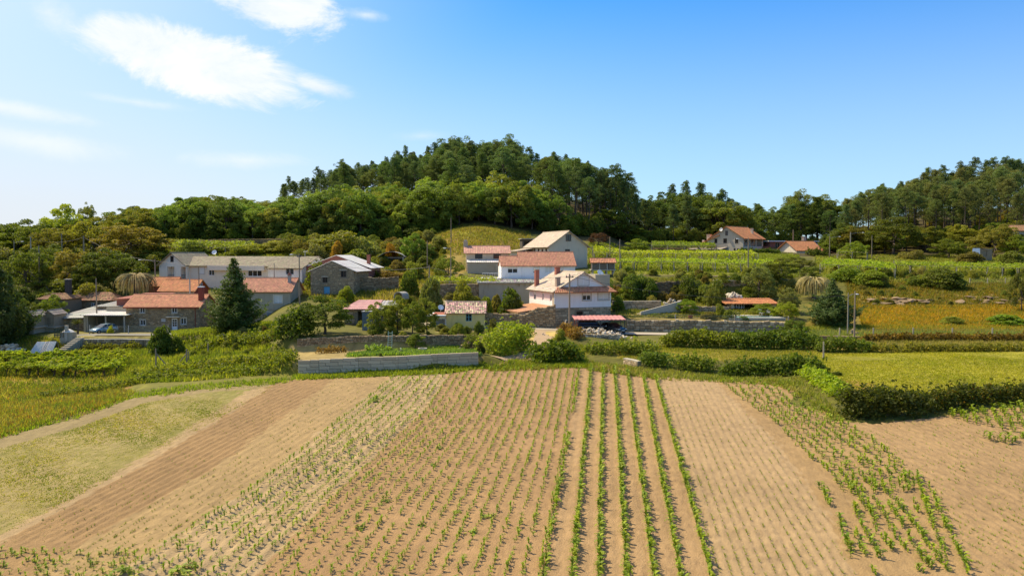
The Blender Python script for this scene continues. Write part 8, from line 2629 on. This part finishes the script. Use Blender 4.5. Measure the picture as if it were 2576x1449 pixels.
def lounger(px, Y, th, label):
    p = gnd(px, Y)
    e = obj('garden_chair', None, None, p + Vector((0, 0, 0.15)), R(th)); tag(e, label, 'chair')
    mb = MB(); mb.box(-0.28, 0.28, -0.3, 0.3, 0.38, 0.43); mb.build('seat', WHITEFRAME, e)
    mb = MB(); mb.add([(-0.28, 0.3, 0.43), (0.28, 0.3, 0.43), (0.28, 0.5, 0.98), (-0.28, 0.5, 0.98), (-0.28, 0.34, 0.43), (0.28, 0.34, 0.43), (0.28, 0.54, 0.98), (-0.28, 0.54, 0.98)], [(0, 1, 2, 3), (7, 6, 5, 4), (0, 4, 5, 1), (2, 6, 7, 3), (0, 3, 7, 4), (1, 5, 6, 2)]); mb.build('backrest', WHITEFRAME, e)
    for x in (-0.25, 0.25):
        for y in (-0.27, 0.27):
            mb = MB(); mb.box(x - 0.025, x + 0.025, y - 0.025, y + 0.025, -0.2, 0.379); mb.build('leg', WHITEFRAME, e)
        mb = MB(); mb.box(x - 0.03, x + 0.03, -0.28, 0.36, 0.62, 0.66); mb.build('armrest', WHITEFRAME, e)


lounger(1918, 124.2, 20, 'white plastic garden chair by the pool, left of the pair')
lounger(1934, 124.4, -25, 'white plastic garden chair by the pool, right of the pair')

# garden ramp of pale steps
h = House('garden_ramp', 'pale stone ramp with low walls climbing across the terrace garden', 'steps', 1610, 790, 122.5, 24, sink=0.5)
for k in range(12):
    a = k * 0.62
    h.box('step', a, a + 0.6, 0, 1.2, -0.6, 0.05 + k * 0.13, GRANITE)
mb = MB(); mb.prism([(0, -0.6), (7.4, -0.6), (7.4, 1.85), (0, 0.35)], -0.25, -0.002); mb.build('ramp_wall', GRANITE, h.e)
# steps and gate at left
h = House('garden_steps', 'narrow stone steps climbing to the picket gate at the left', 'steps', 133, 890, 109.5, 2, sink=0.6)
for k in range(9):
    h.box('step', 0.12 * k, 1.1 + 0.12 * k, k * 0.5, k * 0.5 + 0.6, -0.6, 0.12 + k * 0.21, GREYWALL)
h = House('picket_gate', 'small green picket gate at the top of the narrow stone steps', 'gate', 136, 848, 115, 0, sink=0)
for k in range(7):
    h.box('picket', 0.22 * k, 0.22 * k + 0.1, 0, 0.05, -0.1, 1.35, DKGREEN)
for z_ in (0.25, 1.05): h.box('rail', -0.05, 1.5, 0.052, 0.10, z_, z_ + 0.1, DKGREEN)
h.box('gatepost', 1.62, 2.0, -0.1, 0.3, -0.6, 1.7, GRANITE)
# leaning roof panels
for i, (px, w_, c, lab) in enumerate(((64, 24, (0.66, 0.63, 0.58), 'white corrugated panel leaning on the grass, leftmost of three'), (92, 20, (0.56, 0.49, 0.40), 'beige corrugated panel leaning, middle of three'), (106, 18, (0.60, 0.57, 0.50), 'pale grey corrugated panel leaning by the steps, rightmost of three'))):
    p = gnd(px, 108.6)
    e = obj('roof_panel', None, None, p, R(4 - 3 * i)); tag(e, lab, 'panel', 'corrugated panels leaning by the steps')
    ww = w_ * 108.6 / FPX
    V, F2, C2 = patch((0, 0, 0), (ww, 0, 0), (ww + 0.75 - 0.3 * i, 1.1, 1.75), (0.75 - 0.3 * i, 1.1, 1.75), c, pitch=0.2, course=2.2, amp=0.05, var=0.04, lap=0.0, thick=0.03)
    obj('sheet', mesh('sheet', V, F2, SHEET, C2), e)
    mb = MB(); mb.tube([(ww * 0.5 + 0.7, 1.2, 1.6), (ww * 0.5 + 0.7, 1.6, -0.3)], 0.05, 5); mb.build('prop', WOOD_GREY, e)
# ladder
p = gnd(979, 97.0)
e = obj('ladder', None, None, p); tag(e, 'pale green ladder leaning against the garden wall', 'ladder')
MINT = mat('mint_paint', (0.42, 0.55, 0.46), 0.6, 4, 0.1, 0.05)
for x in (-0.24, 0.24):
    mb = MB(); mb.tube([(x, 0, 0), (x, 0.6, 2.35)], 0.035, 5); mb.build('rail', MINT, e)
for k in range(8):
    t = (k + 0.6) / 8.4
    mb = MB(); mb.tube([(-0.24, 0.6 * t, 2.35 * t), (0.24, 0.6 * t, 2.35 * t)], 0.025, 5); mb.build('rung', MINT, e)
# concrete culvert by the barn track
h = House('concrete_culvert', 'upturned concrete tank with dark mouth below the yard wall', 'tank', 990, 752, 125, -25, sink=0.5)
h.e.scale = (0.58, 0.58, 0.6)
mb = MB()
N = 9
out_, inn = [], []
for i in range(N + 1):
    t = math.pi * i / N
    out_.append((1.55 - 1.55 * math.cos(t), 1.9 * math.sin(t) ** 0.6)); inn.append((1.55 - 1.35 * math.cos(t), 1.7 * math.sin(t) ** 0.6))
for y in (0.0,):
    vs = [(x, 0, z) for x, z in out_] + [(x, 0, z) for x, z in inn] + [(x, 3, z) for x, z in out_] + [(x, 3, z) for x, z in inn]
    n = N + 1
    fs = []
    for i in range(N):
        fs += [(i, i + 1, n + i + 1, n + i), (i, 2 * n + i, 2 * n + i + 1, i + 1), (n + i, n + i + 1, 3 * n + i + 1, 3 * n + i)]
    fs.append(tuple(3 * n + i for i in range(n)))
    mb.add(vs, fs)
mb.build('shell', CONC, h.e)
# well head, white sacks, boxes
p = gnd(1062, 94.0)
e = obj('stone_trough', None, None, p); tag(e, 'small round stone trough in the vegetable garden', 'trough')
mb = MB(); mb.lathe([(0.5, -0.2), (0.55, 0.5), (0.42, 0.5), (0.40, 0.1), (0.0, 0.1)], 10); mb.build('basin', GRANITE, e)
p = gnd(1005, 95.2)
e = obj('white_sack', None, None, p); tag(e, 'white plastic sack lying at the foot of the garden wall', 'sack')
mb = MB(); mb.lathe([(0.0, 0.0), (0.42, 0.02), (0.5, 0.18), (0.38, 0.36), (0.1, 0.42), (0.0, 0.42)], 9); mb.build('body', WHITEWALL, e, smooth=True, scale=(1.3, 0.8, 0.7))
mb = MB(); mb.tube([(0.05, 0, 0.28), (0.12, 0.02, 0.42)], [0.06, 0.1], 6); mb.build('tied_neck', WHITEWALL, e)
p = gnd(1420, 109.6)
e = obj('white_meter_post', None, None, p); tag(e, 'pale pipe and white box at the corner of the lane wall', 'meter box')
mb = MB(); mb.tube([(0.15, 0, -0.2), (0.15, 0, 1.55), (0.25, -0.05, 1.75), (0.28, -0.1, 1.6)], 0.09, 7); mb.build('pipe', CREAMWALL, e)
mb = MB(); mb.box(-0.45, 0.1, -0.3, -0.1, 0.25, 0.75); mb.build('box', WHITEWALL, e)
p = gnd(168, 115.6)
# hay-coloured tarp heap beside the gate
e = obj('white_heap', None, None, p + Vector((0, 0, 1.55))); tag(e, 'pale heap of gravel on the wall beside the picket gate', 'gravel heap')
mb = MB(); mb.lathe([(0.85, 0.0), (0.6, 0.22), (0.3, 0.4), (0.0, 0.48)], 11); mb.build('pile', PAVE, e, smooth=True)
mb = MB(); mb.box(-0.9, 0.9, -0.6, 0.6, -1.8, -0.002); mb.build('stand', GREYWALL, e)


def hen(px, Y, label):
    p = gnd(px, Y)
    e = obj('hen', None, None, p + Vector((0, 0, 0.02)), 2.6); tag(e, label, 'hen')
    prof = [(-0.34, 0.40, 0.03), (-0.26, 0.36, 0.08), (-0.12, 0.26, 0.13), (0.02, 0.24, 0.14), (0.13, 0.30, 0.10), (0.18, 0.42, 0.055), (0.21, 0.50, 0.05), (0.27, 0.50, 0.03), (0.33, 0.48, 0.008)]
    mb = MB(); mb.tube([(x, 0, z) for x, z, r_ in prof], [r_ for x, z, r_ in prof], 8)
    me = mb.mesh('body', mat('black_feathers', (0.02, 0.018, 0.018), 0.6, 12, 0.3, 0.3), smooth=True)
    obj('body', me, e)
    mb = MB(); mb.box(0.18, 0.26, -0.01, 0.01, 0.545, 0.60); mb.build('comb', REDWALL, e)
    for s_ in (-1, 1):
        mb = MB(); mb.tube([(0.0, s_ * 0.06, 0.16), (-0.03, s_ * 0.06, 0.08), (0.02, s_ * 0.06, 0.0), (0.08, s_ * 0.06, 0.0)], 0.012, 5); mb.build('leg', YELLOWWALL, e)


hen(1005, 91.0, 'black hen pecking in the vegetable garden')
p = gnd(1660, 120.4)
e = obj('flower_pot', None, None, gnd(1738, 120.6)); tag(e, 'red flower pot behind the terrace rail fence', 'pot')
mb = MB(); mb.lathe([(0.28, 0), (0.42, 0.5), (0.38, 0.5), (0.25, 0.1)], 10); mb.build('pot', BRICKRED, e)
mb = MB(); mb.lathe([(0.0, 0.42), (0.37, 0.42)], 10); mb.build('soil', MORTAR, e)
